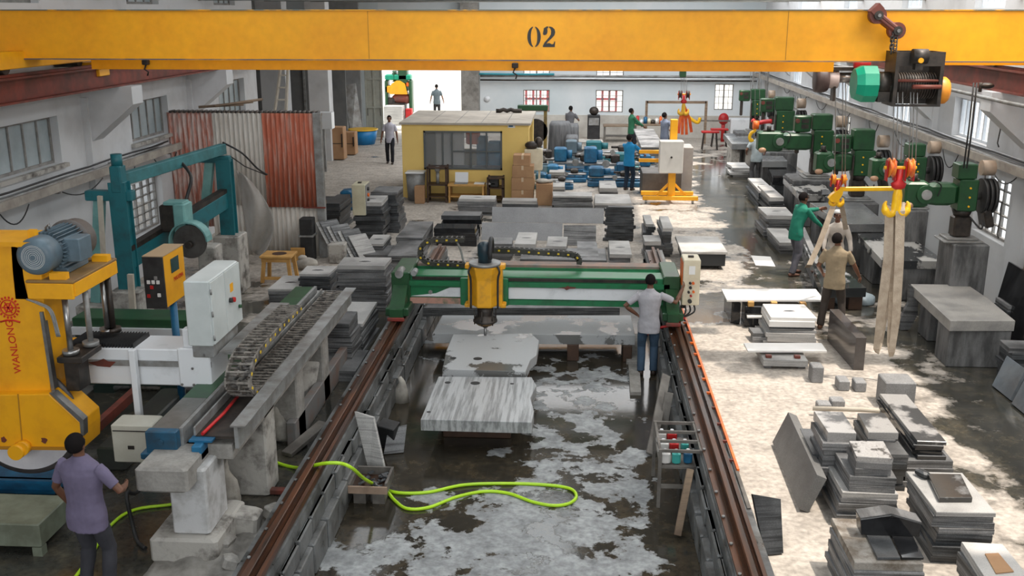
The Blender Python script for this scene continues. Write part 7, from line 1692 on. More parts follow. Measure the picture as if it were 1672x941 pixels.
# curved offcut
a = W(1470, 540, 0); mb = MB(); mb.prism([(a[0], 0), (a[0] + .16, .02), (a[0] + .27, .30), (a[0] + .25, .5), (a[0] + .14, .78), (a[0] + .07, .82), (a[0] + .09, .5), (a[0] - .02, .2)], a[1], a[1] + .10, 'y'); mb.build('stone_offcut', m_gran, label='curved grey stone offcut standing left of the nearest right table', cat='stone offcut', bevel=.006)
# T2
zt2 = .80
_, P4 = poly_slab(((1440, 425), (1545, 427), (1520, 410), (1478, 381), (1400, 381)), zt2, .16, m_tabs, 'polished black table slab with white smears behind the long slings', name='granite_table_top', cat='table top')
stone_block((P4[1].x - 1.0, P4[1].x - .03, P4[1].y + .06, P4[1].y + .5, 0, zt2 - .161), m_plinth, 'grey block under the near end of the polished black table', 'stone block', 'stone_block')
stone_block((P4[4].x + .05, P4[4].x + .22, P4[4].y - 1.2, P4[4].y - .2, 0, zt2 - .161), m_plinth, 'narrow stone support under the left edge of the polished black table', 'stone block', 'stone_block')
# T3 upper big one
zt3 = .95
_, P4 = poly_slab(((1378, 366), (1449, 366), (1407, 331), (1322, 331)), zt3, .18, m_tabg, 'wide wet grey table slab with a curved dust edge behind the man in the skullcap', name='granite_table_top', cat='table top')
stone_block((P4[0].x + .05, P4[1].x - .05, P4[0].y + .1, P4[0].y + .5, 0, zt3 - .181), m_plinth, 'dark block under the near edge of the wide wet table', 'stone block', 'stone_block')
stone_block((P4[3].x + .05, P4[3].x + .4, P4[3].y - .6, P4[3].y - .1, 0, zt3 - .181), m_plinth, 'block under the far left corner of the wide wet table', 'stone block', 'stone_block')
# T4
zt4 = .85
_, P4 = poly_slab(((1306, 318), (1361, 318), (1336, 290), (1279, 290)), zt4, .17, m_tabs, 'black table slab with white smears behind the man in green', name='granite_table_top', cat='table top')
for dx in (.05, P4[1].x - P4[0].x - .35): stone_block((P4[0].x + dx, P4[0].x + dx + .3, P4[0].y + .1, P4[0].y + .8, 0, zt4 - .171), m_plinth, 'stone leg block under the smeared black table, %s one' % ('left' if dx < .1 else 'right'), 'stone block', 'stone_block')
# T5, T6 by the grey-shirted man
zt5 = .85
_, P4 = poly_slab(((1245, 263), (1286, 263), (1268, 244), (1240, 244)), zt5, .2, m_tabg, 'small wet stone table right of the grey-shirted man', name='granite_table_top', cat='table top')
stone_block((P4[0].x + .05, P4[1].x - .05, P4[0].y + .1, P4[0].y + .8, 0, zt5 - .201), m_plinth, 'dark block under the small wet table by the grey-shirted man', 'stone block', 'stone_block')
_, P4 = poly_slab(((1262, 290), (1318, 290), (1290, 268), (1251, 268)), .62, .22, m_pol, 'low black glossy slab table between the two far stone tables', name='granite_table_top', cat='table top')
stone_block((P4[0].x + .1, P4[1].x - .1, P4[0].y + .1, P4[0].y + .8, 0, .399), m_grand, 'block under the low black glossy slab', 'stone block', 'stone_block')
# far stone table
_, P4 = poly_slab(((1195, 235), (1238, 235), (1222, 218), (1181, 218)), .88, .2, m_tabg, 'far grey stone table left of the grey-shirted man', name='granite_table_top', cat='table top')
for dx in (.02, P4[1].x - P4[0].x - .4): stone_block((P4[0].x + dx, P4[0].x + dx + .3, P4[0].y + .15, P4[0].y + 1.2, 0, .679), m_concl, 'pale stone leg of the far grey table, %s one' % ('left' if dx < .1 else 'right'), 'stone block', 'stone_block')
# stacks left of the tables
stack(SB(1240, 1266, 338, 312, 291), 6, 'the farthest white-topped stack beside the tables', m_grand, m_granl, off=.06, mark=True)
stack(SB(1255, 1279, 352, 322, 303), 6, 'the second white-topped stack beside the smeared table', m_grand, m_granl, off=.05, mark=True)
stack(SB(1250, 1296, 388, 352, 338), 7, 'the offset pale stack behind the man in green', m_gran, m_granl, off=.07, mark=True, grow=.05)
stack(SB(1272, 1304, 415, 396, 373), 3, 'the low heap behind the man in green', m_gran, m_granl, off=.04)
stone_block(SB(1258, 1300, 296, 284, 272), m_concl, 'whitish stone lump near the grey-shirted man', 'stone block', 'stone_block')
stack(SB(1195, 1225, 290, 274, 265), 4, 'the loose whitish offcuts left of the grey-shirted man', m_granl, m_granl, off=.12, rough=.05)
mb = MB(); q = [W(px, py, 0) for px, py in ((1226, 418), (1258, 420), (1266, 436), (1234, 434))]; mb.prism(q, .002, .01); mb.build('paper_sheet', m_white, label='white cardboard sheet lying flat in the aisle', cat='sheet')
# right edge
stack(SB(1642, 1700, 560, 500, 486), 8, 'the farther wavy dark stack at the right edge', m_grand, m_gran, off=.03)
stack(SB(1646, 1710, 628, 570, 556), 7, 'the nearer wavy dark stack at the right edge', m_grand, m_gran, off=.03)
m_gl = mat('mirror_polished_granite', (.16, .18, .20), (.10, .11, .12), sc=2, rough=.08)
leaning_sheet('granite_slab', [Vector(gp(1624, 632, 0)), Vector(gp(1654, 656, 0)), Vector(gp(1654, 656, 0)) + Vector((.22, .15, .42)), Vector(gp(1624, 632, 0)) + Vector((.22, .15, .42))], .05, m_gl, 'glossy blue-grey slab leaning at the right edge', 'stone slab')
leaning_sheet('granite_slab', [Vector(gp(1656, 662, 0)), Vector(gp(1690, 690, 0)), Vector(gp(1690, 690, 0)) + Vector((.22, .15, .38)), Vector(gp(1656, 662, 0)) + Vector((.22, .15, .38))], .05, m_gl, 'second glossy slab at the right edge, cut by the frame', 'stone slab')
P0 = Vector((7.22, 17.2, 0)); P1 = Vector((7.22, 15.9, 0))
leaning_sheet('granite_slab', [P0, P1, P1 + Vector((.20, 0, 1.25)), P0 + Vector((.20, 0, 1.25))], .05, m_pol, 'black polished slab leaning on the right wall beside the nearest machine plinth', 'stone slab')
for k, dx in enumerate((0, .12)):
    a = WX(1660 + dx * 40, 470, 7.7); batten((7.72 - dx, a[1] - .3 * k, 0), (7.82, a[1] - .3 * k, 1.35 + .2 * k), .05, .04, m_wood, 'thin timber strip leaning on the right wall, %s one' % ('taller' if k else 'shorter'))

# ================================================================== green polishing machines
def plinth(l, r_, yb, yt, yk, lab, m=m_plinth):
    b = SB(l, r_, yb, yt, yk); mb = MB(); mb.box(*b, c=.02); mb.build('concrete_plinth', m, label=lab, cat='plinth'); return b
def polisher(x, y, z, s, lab, armlen=1.05, tall=.75, boxw=.40, arm=True, extra=False):
    """x,y: centre of the column; the arm points to -x"""
    t = thing('polishing_machine', (x, y, z), lab, 'polishing machine')
    mb = MB(); mb.box(x - .38 * s, x + .38 * s, y - .3 * s, y + .3 * s, z, z + .04 * s, c=.01); mb.box(x - .3 * s, x + .3 * s, y - .24 * s, y + .24 * s, z + .04 * s, z + .09 * s, c=.01); mb.build('base_plate', m_galv, t)
    mb = MB(); mb.box(x - .17 * s, x + .17 * s, y - .15 * s, y + .15 * s, z + .09 * s, z + .5 * s, c=.03 * s); mb.cyl((x, y, z + .5 * s), (x, y, z + .64 * s), .15 * s, .2 * s, n=14); mb.build('column', m_dark, t)
    zb_ = z + .62 * s
    mb = MB(); mb.box(x - .17 * s, x + (boxw - .17) * s, y - .22 * s, y + .2 * s, zb_, zb_ + .62 * s, c=.02 * s); mb.build('head_block', m_dgreen, t)
    mb = MB(); mb.box(x - .22 * s, x + (boxw - .22) * s, y - .2 * s, y + .18 * s, zb_ + .625 * s, zb_ + (.62 + tall * .5) * s, c=.02 * s); mb.build('upper_block', m_dgreen, t)
    for k in range(3):
        mb = MB(); mb.cyl((x + .03 * s, y - .24 * s, zb_ + (.1 + .18 * k) * s), (x + .03 * s, y - .22 * s, zb_ + (.1 + .18 * k) * s), .02 * s, n=8); mb.build('brass_plug', m_hky, t)
    if arm:
        mb = MB(); L = armlen * s
        mb.box(x - .17 * s - L * .55, x - .17 * s, y - .19 * s, y + .17 * s, zb_ + .10 * s, zb_ + .53 * s, c=.06 * s); mb.build('arm', m_dgreen, t)
        mb = MB(); mb.box(x - .17 * s - L, x - .17 * s - L * .55, y - .21 * s, y + .19 * s, zb_ + .06 * s, zb_ + .56 * s, c=.04 * s); mb.build('arm_end_box', m_dgreen, t)
        xd = x - .17 * s - L * .62
        mb = MB(); mb.cyl((xd, y - .27 * s, zb_ + .33 * s), (xd, y - .2 * s, zb_ + .33 * s), .18 * s, n=20); mb.build('dial', m_dgreen, t)
        mb = MB(); mb.cyl((xd, y - .29 * s, zb_ + .33 * s), (xd, y - .27 * s, zb_ + .33 * s), .10 * s, n=16); mb.build('dial_hub', m_galv, t)
        mb = MB(); mb.cyl((x - .17 * s - L * .8, y - .02, zb_ + .56 * s), (x - .17 * s - L * .8, y - .02, zb_ + .7 * s), .06 * s, n=10); mb.box(x - .17 * s - L * .9, x - .17 * s - L * .7, y - .05, y + .05, zb_ + .56 * s, zb_ + .60 * s); mb.build('arm_cap', m_dark, t)
        mb = MB(); mb.ell((x - .17 * s - L * .92, y - .2 * s, zb_ + .10 * s), (.10 * s, .06 * s, .07 * s)); mb.build('front_fitting', mat('copper_fitting', (.45, .26, .16), rough=.4), t)
        mb = MB(); mb.tube(smooth_path([(xd + .02, y - .24 * s, zb_ + .56 * s), (xd + .12 * s, y - .3 * s, zb_ + .60 * s), (xd + .26 * s, y - .26 * s, zb_ + .5 * s), (xd + .22 * s, y - .24 * s, zb_ + .3 * s)], 5), .013 * s, n=6); mb.build('hose', m_blk, t)
    px_ = x + (boxw - .17) * s + .12 * s
    for k in range(3):
        mb = MB(); mb.cyl((px_ + (.0 + .09 * k) * s, y, zb_ + .28 * s), (px_ + (.06 + .09 * k) * s, y, zb_ + .28 * s), .34 * s, n=28); mb.build('belt_pulley', m_blk, t)
    mb = MB(); mb.cyl((x + (boxw - .2) * s, y, zb_ + .28 * s), (px_, y, zb_ + .28 * s), .08 * s, n=12); mb.build('pulley_shaft', m_steel, t)
    mb = MB(); mb.bar((px_ + .1 * s, y, zb_ + .05 * s), (px_ + .2 * s, y, zb_ - .32 * s), .16 * s, .4 * s, up=(0, 1, 0), ch=.02); mb.build('belt_guard', m_dark, t)
    mb = MB(); mb.cyl((px_ - .02 * s, y + .05, zb_ + .82 * s), (px_ + .22 * s, y + .05, zb_ + .82 * s), .15 * s, n=16); mb.build('top_motor', mat('peach_grey_motor', (.52, .38, .27), (.35, .28, .22), sc=4, rough=.5), t)
    mb = MB(); mb.tube(smooth_path([(x + .1 * s, y - .2 * s, z + .5 * s), (x + .28 * s, y - .3 * s, z + .3 * s), (x + .34 * s, y - .25 * s, z + .42 * s)], 5), .018 * s, n=6); mb.build('cable_loop', m_blk, t)
    if extra:
        mb = MB(); mb.box(x - .66 * s, x - .25 * s, y - .15 * s, y + .1 * s, zb_ + .56 * s, zb_ + .98 * s, c=.03 * s); mb.build('front_housing', m_dgreen, t)
        mb = MB(); mb.box(x - .6 * s, x - .5 * s, y - .1 * s, y + .05 * s, zb_ + .0 * s, zb_ + .56 * s, c=.02 * s); mb.box(x - .22 * s, x - .18 * s, y - .25 * s, y - .15 * s, zb_ - .2 * s, zb_ + .5 * s); mb.build('drop_spindle', m_dark, t)
        for q in (.66, .8): mb = MB(); mb.box(x - .5 * s, x - .32 * s, y - .17 * s, y - .15 * s, zb_ + q * s, zb_ + (q + .1) * s); mb.build('dark_cover_plate', m_dark, t)
        mb = MB(); mb.cyl((x - .6 * s, y - .17 * s, zb_ + .85 * s), (x - .6 * s, y - .15 * s, zb_ + .85 * s), .06 * s, n=12); mb.build('gauge', m_rust, t)
    return t
def plinth_at(l, r_, yt, Y, d, lab):
    b = FB(l, yt, r_, yt + 60, Y, d); MB().box(b[0], b[1], Y, Y + d, 0, b[5], c=.02).build('concrete_plinth', m_plinth, label=lab, cat='plinth'); return ((b[0] + b[1]) / 2, Y + d / 2, b[5])
p = plinth_at(1551, 1617, 401, 17.3, .75, 'tall grey stone plinth under the nearest green machine')
polisher(p[0] - .10, p[1], p[2], .88, 'nearest dark green polishing machine with a long arm and black belt pulleys', armlen=1.02, tall=.6, boxw=.36)
p = plinth_at(1470, 1517, 345, 20.7, .8, 'pale grey stone plinth under the machine behind the orange pulley block')
polisher(p[0] - .02, p[1], p[2], .86, 'green polishing machine right behind the large red pulley block', armlen=.85, tall=.6)
def plinth_xy(x0_, x1_, y0_, y1_, z, lab):
    MB().box(x0_, x1_, y0_, y1_, 0, z, c=.02).build('concrete_plinth', m_plinth, label=lab, cat='plinth'); return ((x0_ + x1_) / 2, (y0_ + y1_) / 2, z)
def at_px(px, X): return WX(px, 250, X)[1]
y = at_px(1398, 6.85); p = plinth_xy(6.3, 7.35, y - .6, y + .5, .85, 'dark plinth under the green machine left of the slings'); polisher(p[0] + .10, p[1], p[2], 1.0, 'green polishing machine with a tall blue-trimmed box, third from the front', armlen=.9, tall=1.0, boxw=.5, extra=True)
y = at_px(1335, 6.6); p = plinth_xy(5.85, 7.0, y - .7, y + .5, .95, 'whitish plinth under the big double green machine'); polisher(p[0] + .15, p[1], p[2], 1.05, 'big dark green double machine above the smeared black table', armlen=1.4, tall=.8, boxw=.5, extra=True)
y = at_px(1275, 6.7); p = plinth_xy(5.9, 7.1, y - .7, y + .5, .95, 'plinth under the green machine with a red handle near the back'); RL_ = polisher(p[0] + .1, p[1], p[2], 1.05, 'green machine with a red lever near the far end of the row', armlen=.8, tall=.8, boxw=.55, arm=False, extra=True)
mb = MB(); mb.tube(smooth_path([WY(1228, 196, y - .8), WY(1236, 201, y - .8), WY(1248, 199, y - .8), WY(1260, 198, y - .8)], 4), .07, n=8); mb.build('red_lever', m_red, parent=RL_)
y = at_px(1228, 6.6); p = plinth_xy(5.9, 7.1, y - .6, y + .4, 1.0, 'pale plinth under the farthest green machine'); polisher(p[0] + .1, p[1], p[2], .95, 'farthest green machine standing in the corner of the hall', armlen=.8, tall=.8, boxw=.55, arm=False, extra=True)
# vertical steel frames behind them (open ladder-like masts)
for px in (1226, 1236, 1250):
    a = WY(px, 190, 40.5); mb = MB(); mb.box(a[0] - .03, a[0] + .03, 40.5, 40.56, 0, 4.6); mb.build('mast_post', m_galv, label='slim steel mast post above the far green machines', cat='post', group='masts above the far green machines')

# ================================================================== yellow mobile stand in the middle aisle
Y5 = W(1095, 333, 0)[1]
sd_ = thing('mobile_stand', (WY(1097, 330, Y5)[0], Y5, 0), 'yellow mobile column stand on castors with a large white control box', 'stand')
xc = WY(1098, 290, Y5)[0]; zt_ = WY(1098, 196, Y5)[2]
mb = MB(); mb.box(xc - .10, xc + .10, Y5 + .1, Y5 + .3, .16, zt_, c=.01); mb.build('column', m_yel2, sd_)
b = FB(1049, 323, 1140, 331, Y5, .1)
mb = MB(); mb.box(b[0], b[1], Y5 - .02, Y5 + .08, .10, .22, c=.01); mb.build('base_beam', m_yel2, sd_)
mb = MB(); mb.box(b[0], b[1] - .05, Y5 + .8, Y5 + .9, .10, .22, c=.01); mb.box(xc - .06, xc + .06, Y5 + .08, Y5 + .8, .10, .18); mb.build('base_beam', m_yel2, sd_)
mb = MB(); mb.bar((xc - .42, Y5 + .2, .2), (xc - .08, Y5 + .2, .55), .05, .07); mb.bar((xc + .42, Y5 + .2, .2), (xc + .08, Y5 + .2, .55), .05, .07); mb.build('gusset_strut', m_yel2, sd_)
for sx in (b[0] + .1, b[1] - .15):
    for yy in (Y5 + .03, Y5 + .85):
        mb = MB(); mb.cyl((sx - .03, yy, .055), (sx + .03, yy, .055), .055, n=12); mb.build('castor', m_galv, sd_)
bb = FB(1076, 231, 1117, 283, Y5 - .3, .3)
mb = MB(); mb.box(bb[0], bb[1], Y5 - .3, Y5 + .08, bb[4], bb[5], c=.015); mb.build('control_box', mat('white_box_enamel', (.66, .64, .60), (.56, .54, .50), sc=2, rough=.5), sd_)
mb = MB(); mb.cyl(((bb[0] + bb[1]) / 2, Y5 - .32, (bb[4] + bb[5]) / 2), ((bb[0] + bb[1]) / 2, Y5 - .3, (bb[4] + bb[5]) / 2), .03, n=10); mb.build('box_lock', m_dark, sd_)
for dz in (.0, .18):
    a = WY(1076, 262 - dz * 60, Y5 + .3); mb = MB(); mb.box(WY(1043, 260, Y5 + .3)[0], a[0] + .1, Y5 + .25, Y5 + .35, a[2] + dz * .3 - .05, a[2] + dz * .3 + .05, c=.01); mb.build('side_arm', m_yel2, sd_)
b = SB(1047, 1110, 318, 278, 262)
bx_ = (b[0], b[1], Y5 + 1.05, Y5 + 2.2, 0, .72); stone_block(bx_, mat('stained_dark_granite', (.12, .115, .11), (.05, .045, .045), sc=1.5, rough=.5), 'large stained dark granite block behind the yellow stand', 'stone block', 'granite_block')
b = FB(1108, 235, 1133, 322, Y5 + 1.3, .6); stone_block((b[0], b[1], b[2], b[3] + .3, 0, 1.45), mat('veiled_grey_panel', (.40, .38, .36), (.30, .28, .27), sc=2, rough=.7), 'tall grey slab standing on edge right of the yellow stand', 'stone slab')
Y6 = 36.0
P_ = [Vector(WY(1047, 245, Y6)), Vector(WY(1076, 245, Y6)), None, None]
stone_block((P_[0].x, P_[1].x + .2, Y6, Y6 + 1.8, 0, .65), m_gran, 'grey granite block under the folded sheet at the far bench', 'stone block', 'granite_block')
mb = MB(); mb.add([(P_[0].x, Y6 - .02, .66), (P_[1].x + .2, Y6 - .02, .66), (P_[1].x - .1, Y6 + 1.7, 1.1), (P_[0].x - .2, Y6 + 1.7, 1.1), (P_[0].x, Y6 - .02, .70), (P_[1].x + .2, Y6 - .02, .70), (P_[1].x - .1, Y6 + 1.7, 1.15), (P_[0].x - .2, Y6 + 1.7, 1.15)], [(3, 2, 1, 0), (4, 5, 6, 7), (0, 1, 5, 4), (1, 2, 6, 5), (2, 3, 7, 6), (3, 0, 4, 7)]); mb.build('granite_slab', m_gran, label='tilted pale slab on the far granite block', cat='stone slab')
mb = MB(); mb.box(P_[0].x, P_[1].x - .1, Y6 + 1.5, Y6 + 1.7, .66, 1.09); mb.build('timber_prop', m_woodg, label='prop under the tilted pale slab at the far bench', cat='prop')
# ================================================================== yellow office
OY = W(662, 323, 0)[1]
ox0, ox1 = WY(657, 260, OY)[0], WY(863, 260, OY)[0]
oz = WY(760, 204, OY)[2]; OD = 3.6
of = thing('site_office', ((ox0 + ox1) / 2, OY, 0), 'small yellow office cabin with a sliding window wall in the hall', 'office cabin')
wx0, wx1 = WY(692, 245, OY)[0], WY(820, 245, OY)[0]; wz0, wz1 = WY(756, 277, OY)[2], WY(756, 214, OY)[2]
mb = MB(); T = .12
mb.box(ox0, wx0, OY, OY + T, 0, oz); mb.box(wx1, ox1, OY, OY + T, 0, oz); mb.box(wx0, wx1, OY, OY + T, 0, wz0); mb.box(wx0, wx1, OY, OY + T, wz1, oz)
mb.build('front_wall', m_office, of)
mb = MB(); mb.box(ox0, ox0 + T, OY + T, OY + OD - T, 0, oz); mb.build('side_wall', m_office, of)
sy0, sy1 = OY + .5, OY + 2.8
mb = MB(); mb.box(ox1 - T, ox1, OY + T, sy0, 0, oz); mb.box(ox1 - T, ox1, sy1, OY + OD - T, 0, oz); mb.box(ox1 - T, ox1, sy0, sy1, 0, .9); mb.box(ox1 - T, ox1, sy0, sy1, 2.0, oz); mb.build('side_wall', m_office, of)
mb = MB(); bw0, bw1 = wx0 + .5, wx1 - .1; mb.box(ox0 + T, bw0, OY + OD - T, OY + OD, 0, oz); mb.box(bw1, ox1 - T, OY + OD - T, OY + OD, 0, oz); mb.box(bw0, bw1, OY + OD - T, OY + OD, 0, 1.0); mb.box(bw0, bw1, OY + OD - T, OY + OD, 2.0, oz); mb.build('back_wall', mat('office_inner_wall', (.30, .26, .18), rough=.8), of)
rf = MB(); rf.box(ox0 - .06, ox1 + .06, OY - .06, OY + OD + .05, oz, oz + .06); ro = rf.build('roof', m_roofc, of)
for k in range(1, 5):
    mb = MB(); x = ox0 + (ox1 - ox0) * k / 5 + .1; mb.box(x, x + .012, OY - .06, OY + OD, oz + .06, oz + .064); mb.build('roof_joint', m_grand, ro)
wf = MB(); e = .05
wf.box(wx0, wx1, OY - .02, OY + .08, wz0, wz0 + e); wf.box(wx0, wx1, OY - .02, OY + .08, wz1 - e, wz1); wf.box(wx0, wx0 + e, OY - .02, OY + .08, wz0, wz1); wf.box(wx1 - e, wx1, OY - .02, OY + .08, wz0, wz1)
for f in (.24, .36, .60, .80): x = wx0 + (wx1 - wx0) * f; wf.box(x - .025, x + .025, OY - .01, OY + .06, wz0 + e, wz1 - e)
zm = wz0 + (wz1 - wz0) * .47; wf.box(wx0 + (wx1 - wx0) * .36, wx1 - e, OY - .008, OY + .05, zm - .02, zm + .02)
wfo = wf.build('window_frame', mat('dark_aluminium_frame', (.10, .11, .11), rough=.4), of)
mb = MB(); mb.box(wx0 + e, wx1 - e, OY + .03, OY + .036, wz0 + e, wz1 - e); mb.build('pane', m_glass, wfo)
mb = MB(); a = FB(829, 202, 841, 209, OY - .01, .01); mb.box(a[0], a[1], OY - .012, OY, a[4], a[5]); sg = mb.build('number_plate', m_white, of, label='small white plate with a blue mark')
mb = MB(); mb.box(a[0] + .03, a[1] - .06, OY - .015, OY - .012, a[4] + .03, a[5] - .03); mb.build('blue_mark', m_blue, sg)
# things seen inside the office
for (px, w_, m, z0_, z1_, nm, lab) in ((724, .5, m_wenam, .3, 1.9, 'filing_cabinet', 'pale filing cabinet inside the yellow office'), (745, .45, m_wenam, .3, 1.95, 'filing_cabinet', 'second pale filing cabinet inside the yellow office'),
                                      (772, .42, m_orange, 1.35, 2.0, 'wall_calendar', 'orange-yellow calendar inside the yellow office'), (787, .34, m_blue, .4, 1.6, 'water_drum', 'blue drum inside the yellow office'), (808, .42, m_blue, .5, 1.45, 'water_drum', 'bright blue container at the right end inside the office')):
    a = WY(px, 250, OY + 1.9); mb = MB(); mb.box(a[0] - w_ / 2, a[0] + w_ / 2, OY + 1.9, OY + 2.2, z0_ if z0_ > 1 else 0, z1_, c=.03); mb.build(nm, m, label=lab, cat=nm.replace('_', ' '))
mb = MB(); mb.box(wx0 + .3, wx1, OY + 1.1, OY + 1.6, .70, .75); mb.box(wx0 + .35, wx0 + .42, OY + 1.15, OY + 1.5, 0, .70); mb.box(wx1 - .12, wx1 - .05, OY + 1.15, OY + 1.5, 0, .70); mb.build('office_desk', m_dwood, label='brown desk behind the office window', cat='desk')
# desk and racks in front of the office
DY = OY - .75
def desk(l, r_, yt, lab):
    x0_, x1_ = WY(l, 320, DY)[0], WY(r_, 320, DY)[0]; z_ = WY((l + r_) / 2, yt, DY)[2]
    t = thing('work_desk', ((x0_ + x1_) / 2, DY, 0), lab, 'desk')
    mb = MB(); mb.box(x0_, x1_, DY, DY + .55, z_ - .05, z_, c=.006); mb.build('desk_top', m_ply, t)
    for xx in (x0_ + .02, x1_ - .07):
        for yy in (DY + .02, DY + .48):
            mb = MB(); mb.box(xx, xx + .05, yy, yy + .05, 0, z_ - .05); mb.build('leg', m_ply, t)
    mb = MB(); mb.box(x0_, x1_, DY + .05, DY + .5, .16, .19); mb.build('shelf', m_ply, t)
    return x0_, x1_, z_
x0_, x1_, z_ = desk(731, 791, 302, 'yellow wooden desk with papers in front of the office')
lap = thing('laptop_computer', (x0_ + .35, DY + .2, z_), 'open grey laptop on the yellow desk', 'laptop')
mb = MB(); mb.box(x0_ + .18, x0_ + .56, DY + .1, DY + .34, z_ + .001, z_ + .02); mb.build('keyboard_base', m_galv, lap)
mb = MB(); mb.bar((x0_ + .37, DY + .34, z_ + .02), (x0_ + .37, DY + .42, z_ + .30), .38, .014, up=(0, 1, 0)); mb.build('screen_lid', m_wenam, lap)
for k, (dx, w_) in enumerate(((.75, .3), (1.1, .26))): mb = MB(); mb.box(x0_ + dx, x0_ + dx + w_, DY + .1, DY + .4, z_ + .001, z_ + .02 + .01 * k); mb.build('paper_stack', m_white, label='papers on the yellow desk, %s heap' % ('left', 'right')[k], cat='papers')
def dark_rack(l, r_, top, bot_, lab, mid=.5, things=()):
    x0_, x1_ = WY(l, 320, DY)[0], WY(r_, 320, DY)[0]; zt_ = WY(l, top, DY)[2]
    t = thing('wooden_rack', ((x0_ + x1_) / 2, DY, 0), lab, 'rack')
    for xx in (x0_, x1_ - .05):
        for yy in (DY, DY + .45):
            mb = MB(); mb.box(xx, xx + .05, yy, yy + .05, 0, zt_); mb.build('upright', m_dwood, t)
    for f in (.18, mid, .97):
        mb = MB(); mb.box(x0_, x1_, DY + .0, DY + .5, zt_ * f - .03, zt_ * f); mb.build('shelf', m_dwood, t)
    return x0_, x1_, zt_
rx0_, rx1_, rzt = dark_rack(697, 730, 272, 333, 'tall dark wooden rack left of the yellow desk')
mb = MB(); xm = (rx0_ + rx1_) / 2; mb.cyl((xm, DY + .22, rzt * .5), (xm, DY + .22, rzt * .5 + .35), .05, n=12); mb.box(xm - .07, xm + .07, DY + .15, DY + .3, rzt * .5 + .35, rzt * .5 + .5, c=.02); mb.build('drill_press', m_galv, label='small grey drill press on the tall dark rack', cat='drill press')
rx0_, rx1_, rzt = dark_rack(795, 822, 290, 332, 'lower dark wooden rack right of the yellow desk', mid=.6)
mb = MB(); mb.box(rx0_ + .08, rx1_ - .15, DY + .1, DY + .4, rzt * .6, rzt * .6 + .28, c=.02); mb.build('black_machine', m_blk, label='small black appliance on the lower dark rack', cat='machine')
# bins and cartons
b = FB(664, 290, 690, 327, OY - .6, .4); sh_ = thing('plastic_bin', ((b[0] + b[1]) / 2, b[2], 0), 'grey ribbed plastic bin at the left corner of the office', 'bin')
mb = MB(); mb.loft([(((b[0] + b[1]) / 2, b[2] + .25, 0), .24, .2), (((b[0] + b[1]) / 2, b[2] + .25, .5), .27, .22), (((b[0] + b[1]) / 2, b[2] + .25, .8), .29, .25)], n=4 * 5); mb.build('bin_body', m_galv, sh_)
mb = MB(); mb.box((b[0] + b[1]) / 2 - .28, (b[0] + b[1]) / 2 + .28, b[2], b[2] + .5, .8, .85, c=.02); mb.build('lid', m_wenam, sh_)
b = FB(677, 305, 692, 334, OY - .95, .3); mb = MB(); mb.box(b[0], b[1], b[2], b[2] + .3, 0, .5, c=.01); mb.build('cardboard_box', m_card, label='tall brown box before the grey bin, its top torn open', cat='box')
CYb = OY - .9; zc_ = 0
cx0, cx1 = WY(835, 300, CYb)[0], WY(871, 300, CYb)[0]
for k, (h, dx0, dx1) in enumerate(((.42, 0, 0), (.36, 0, .02), (.34, .02, .0), (.30, .05, -.10))):
    t = thing('cardboard_box', ((cx0 + cx1) / 2, CYb, zc_), ('bottom', 'second', 'third', 'smaller topmost')[k] + ' brown carton in the tower beside the office', 'box')
    mb = MB(); mb.box(cx0 + dx0, cx1 + dx1, CYb, CYb + .5, zc_, zc_ + h - .004, c=.006); mb.build('carton', m_card, t)
    mb = MB(); mb.box((cx0 + cx1) / 2 - .03, (cx0 + cx1) / 2 + .03, CYb - .003, CYb + .5, zc_ + h - .12, zc_ + h - .001); mb.build('tape_strip', mat('pale_tape', (.55, .42, .28), rough=.5), t)
    zc_ += h
a0, a1 = WY(875, 320, CYb - .1)[0], WY(902, 320, CYb - .1)[0]
mb = MB(); mb.box(a0, a1, CYb - .1, CYb + .4, 0, .62, c=.01); mb.build('cardboard_box', m_card, label='single brown carton with rags on top, right of the carton tower', cat='box')
mb = MB(); mb.ell(((a0 + a1) / 2 - .06, CYb + .1, .68), (.2, .16, .07)); mb.ell(((a0 + a1) / 2 + .14, CYb + .15, .66), (.1, .1, .05)); mb.build('rag', m_cloth, label='white rag on the single brown carton', cat='rag')
mb = MB(); a = WY(862, 275, OY - .2); mb.box(a[0] - .1, a[0] + .42, OY - .3, OY + .1, .9, 1.5, c=.01); mb.box(a[0] + .3, a[0] + .36, OY - .2, OY - .1, 0, .9); mb.box(a[0] - .05, a[0] + .0, OY - .2, OY - .1, 0, .9); mb.build('cream_cabinet', m_cream, label='cream metal cabinet on legs beside the office corner', cat='cabinet')
mb = MB(); mb.ell((a[0] + .1, OY - .1, 1.6), (.2, .16, .12)); mb.ell((a[0] + .3, OY - .05, 1.68), (.12, .12, .16)); mb.build('motor_parts', m_dark, label='greasy machine parts heaped on the cream cabinet', cat='machine parts')
mb = MB()
pts = [WY(810 + k * 6, 181 - (2 if k in (2, 4) else 0), OY + 3.0) for k in range(8)]; mb.tube(pts, .07, n=6); mb.build('roof_clutter', m_dark, label='dark scrap bundle lying on the office roof', cat='scrap')

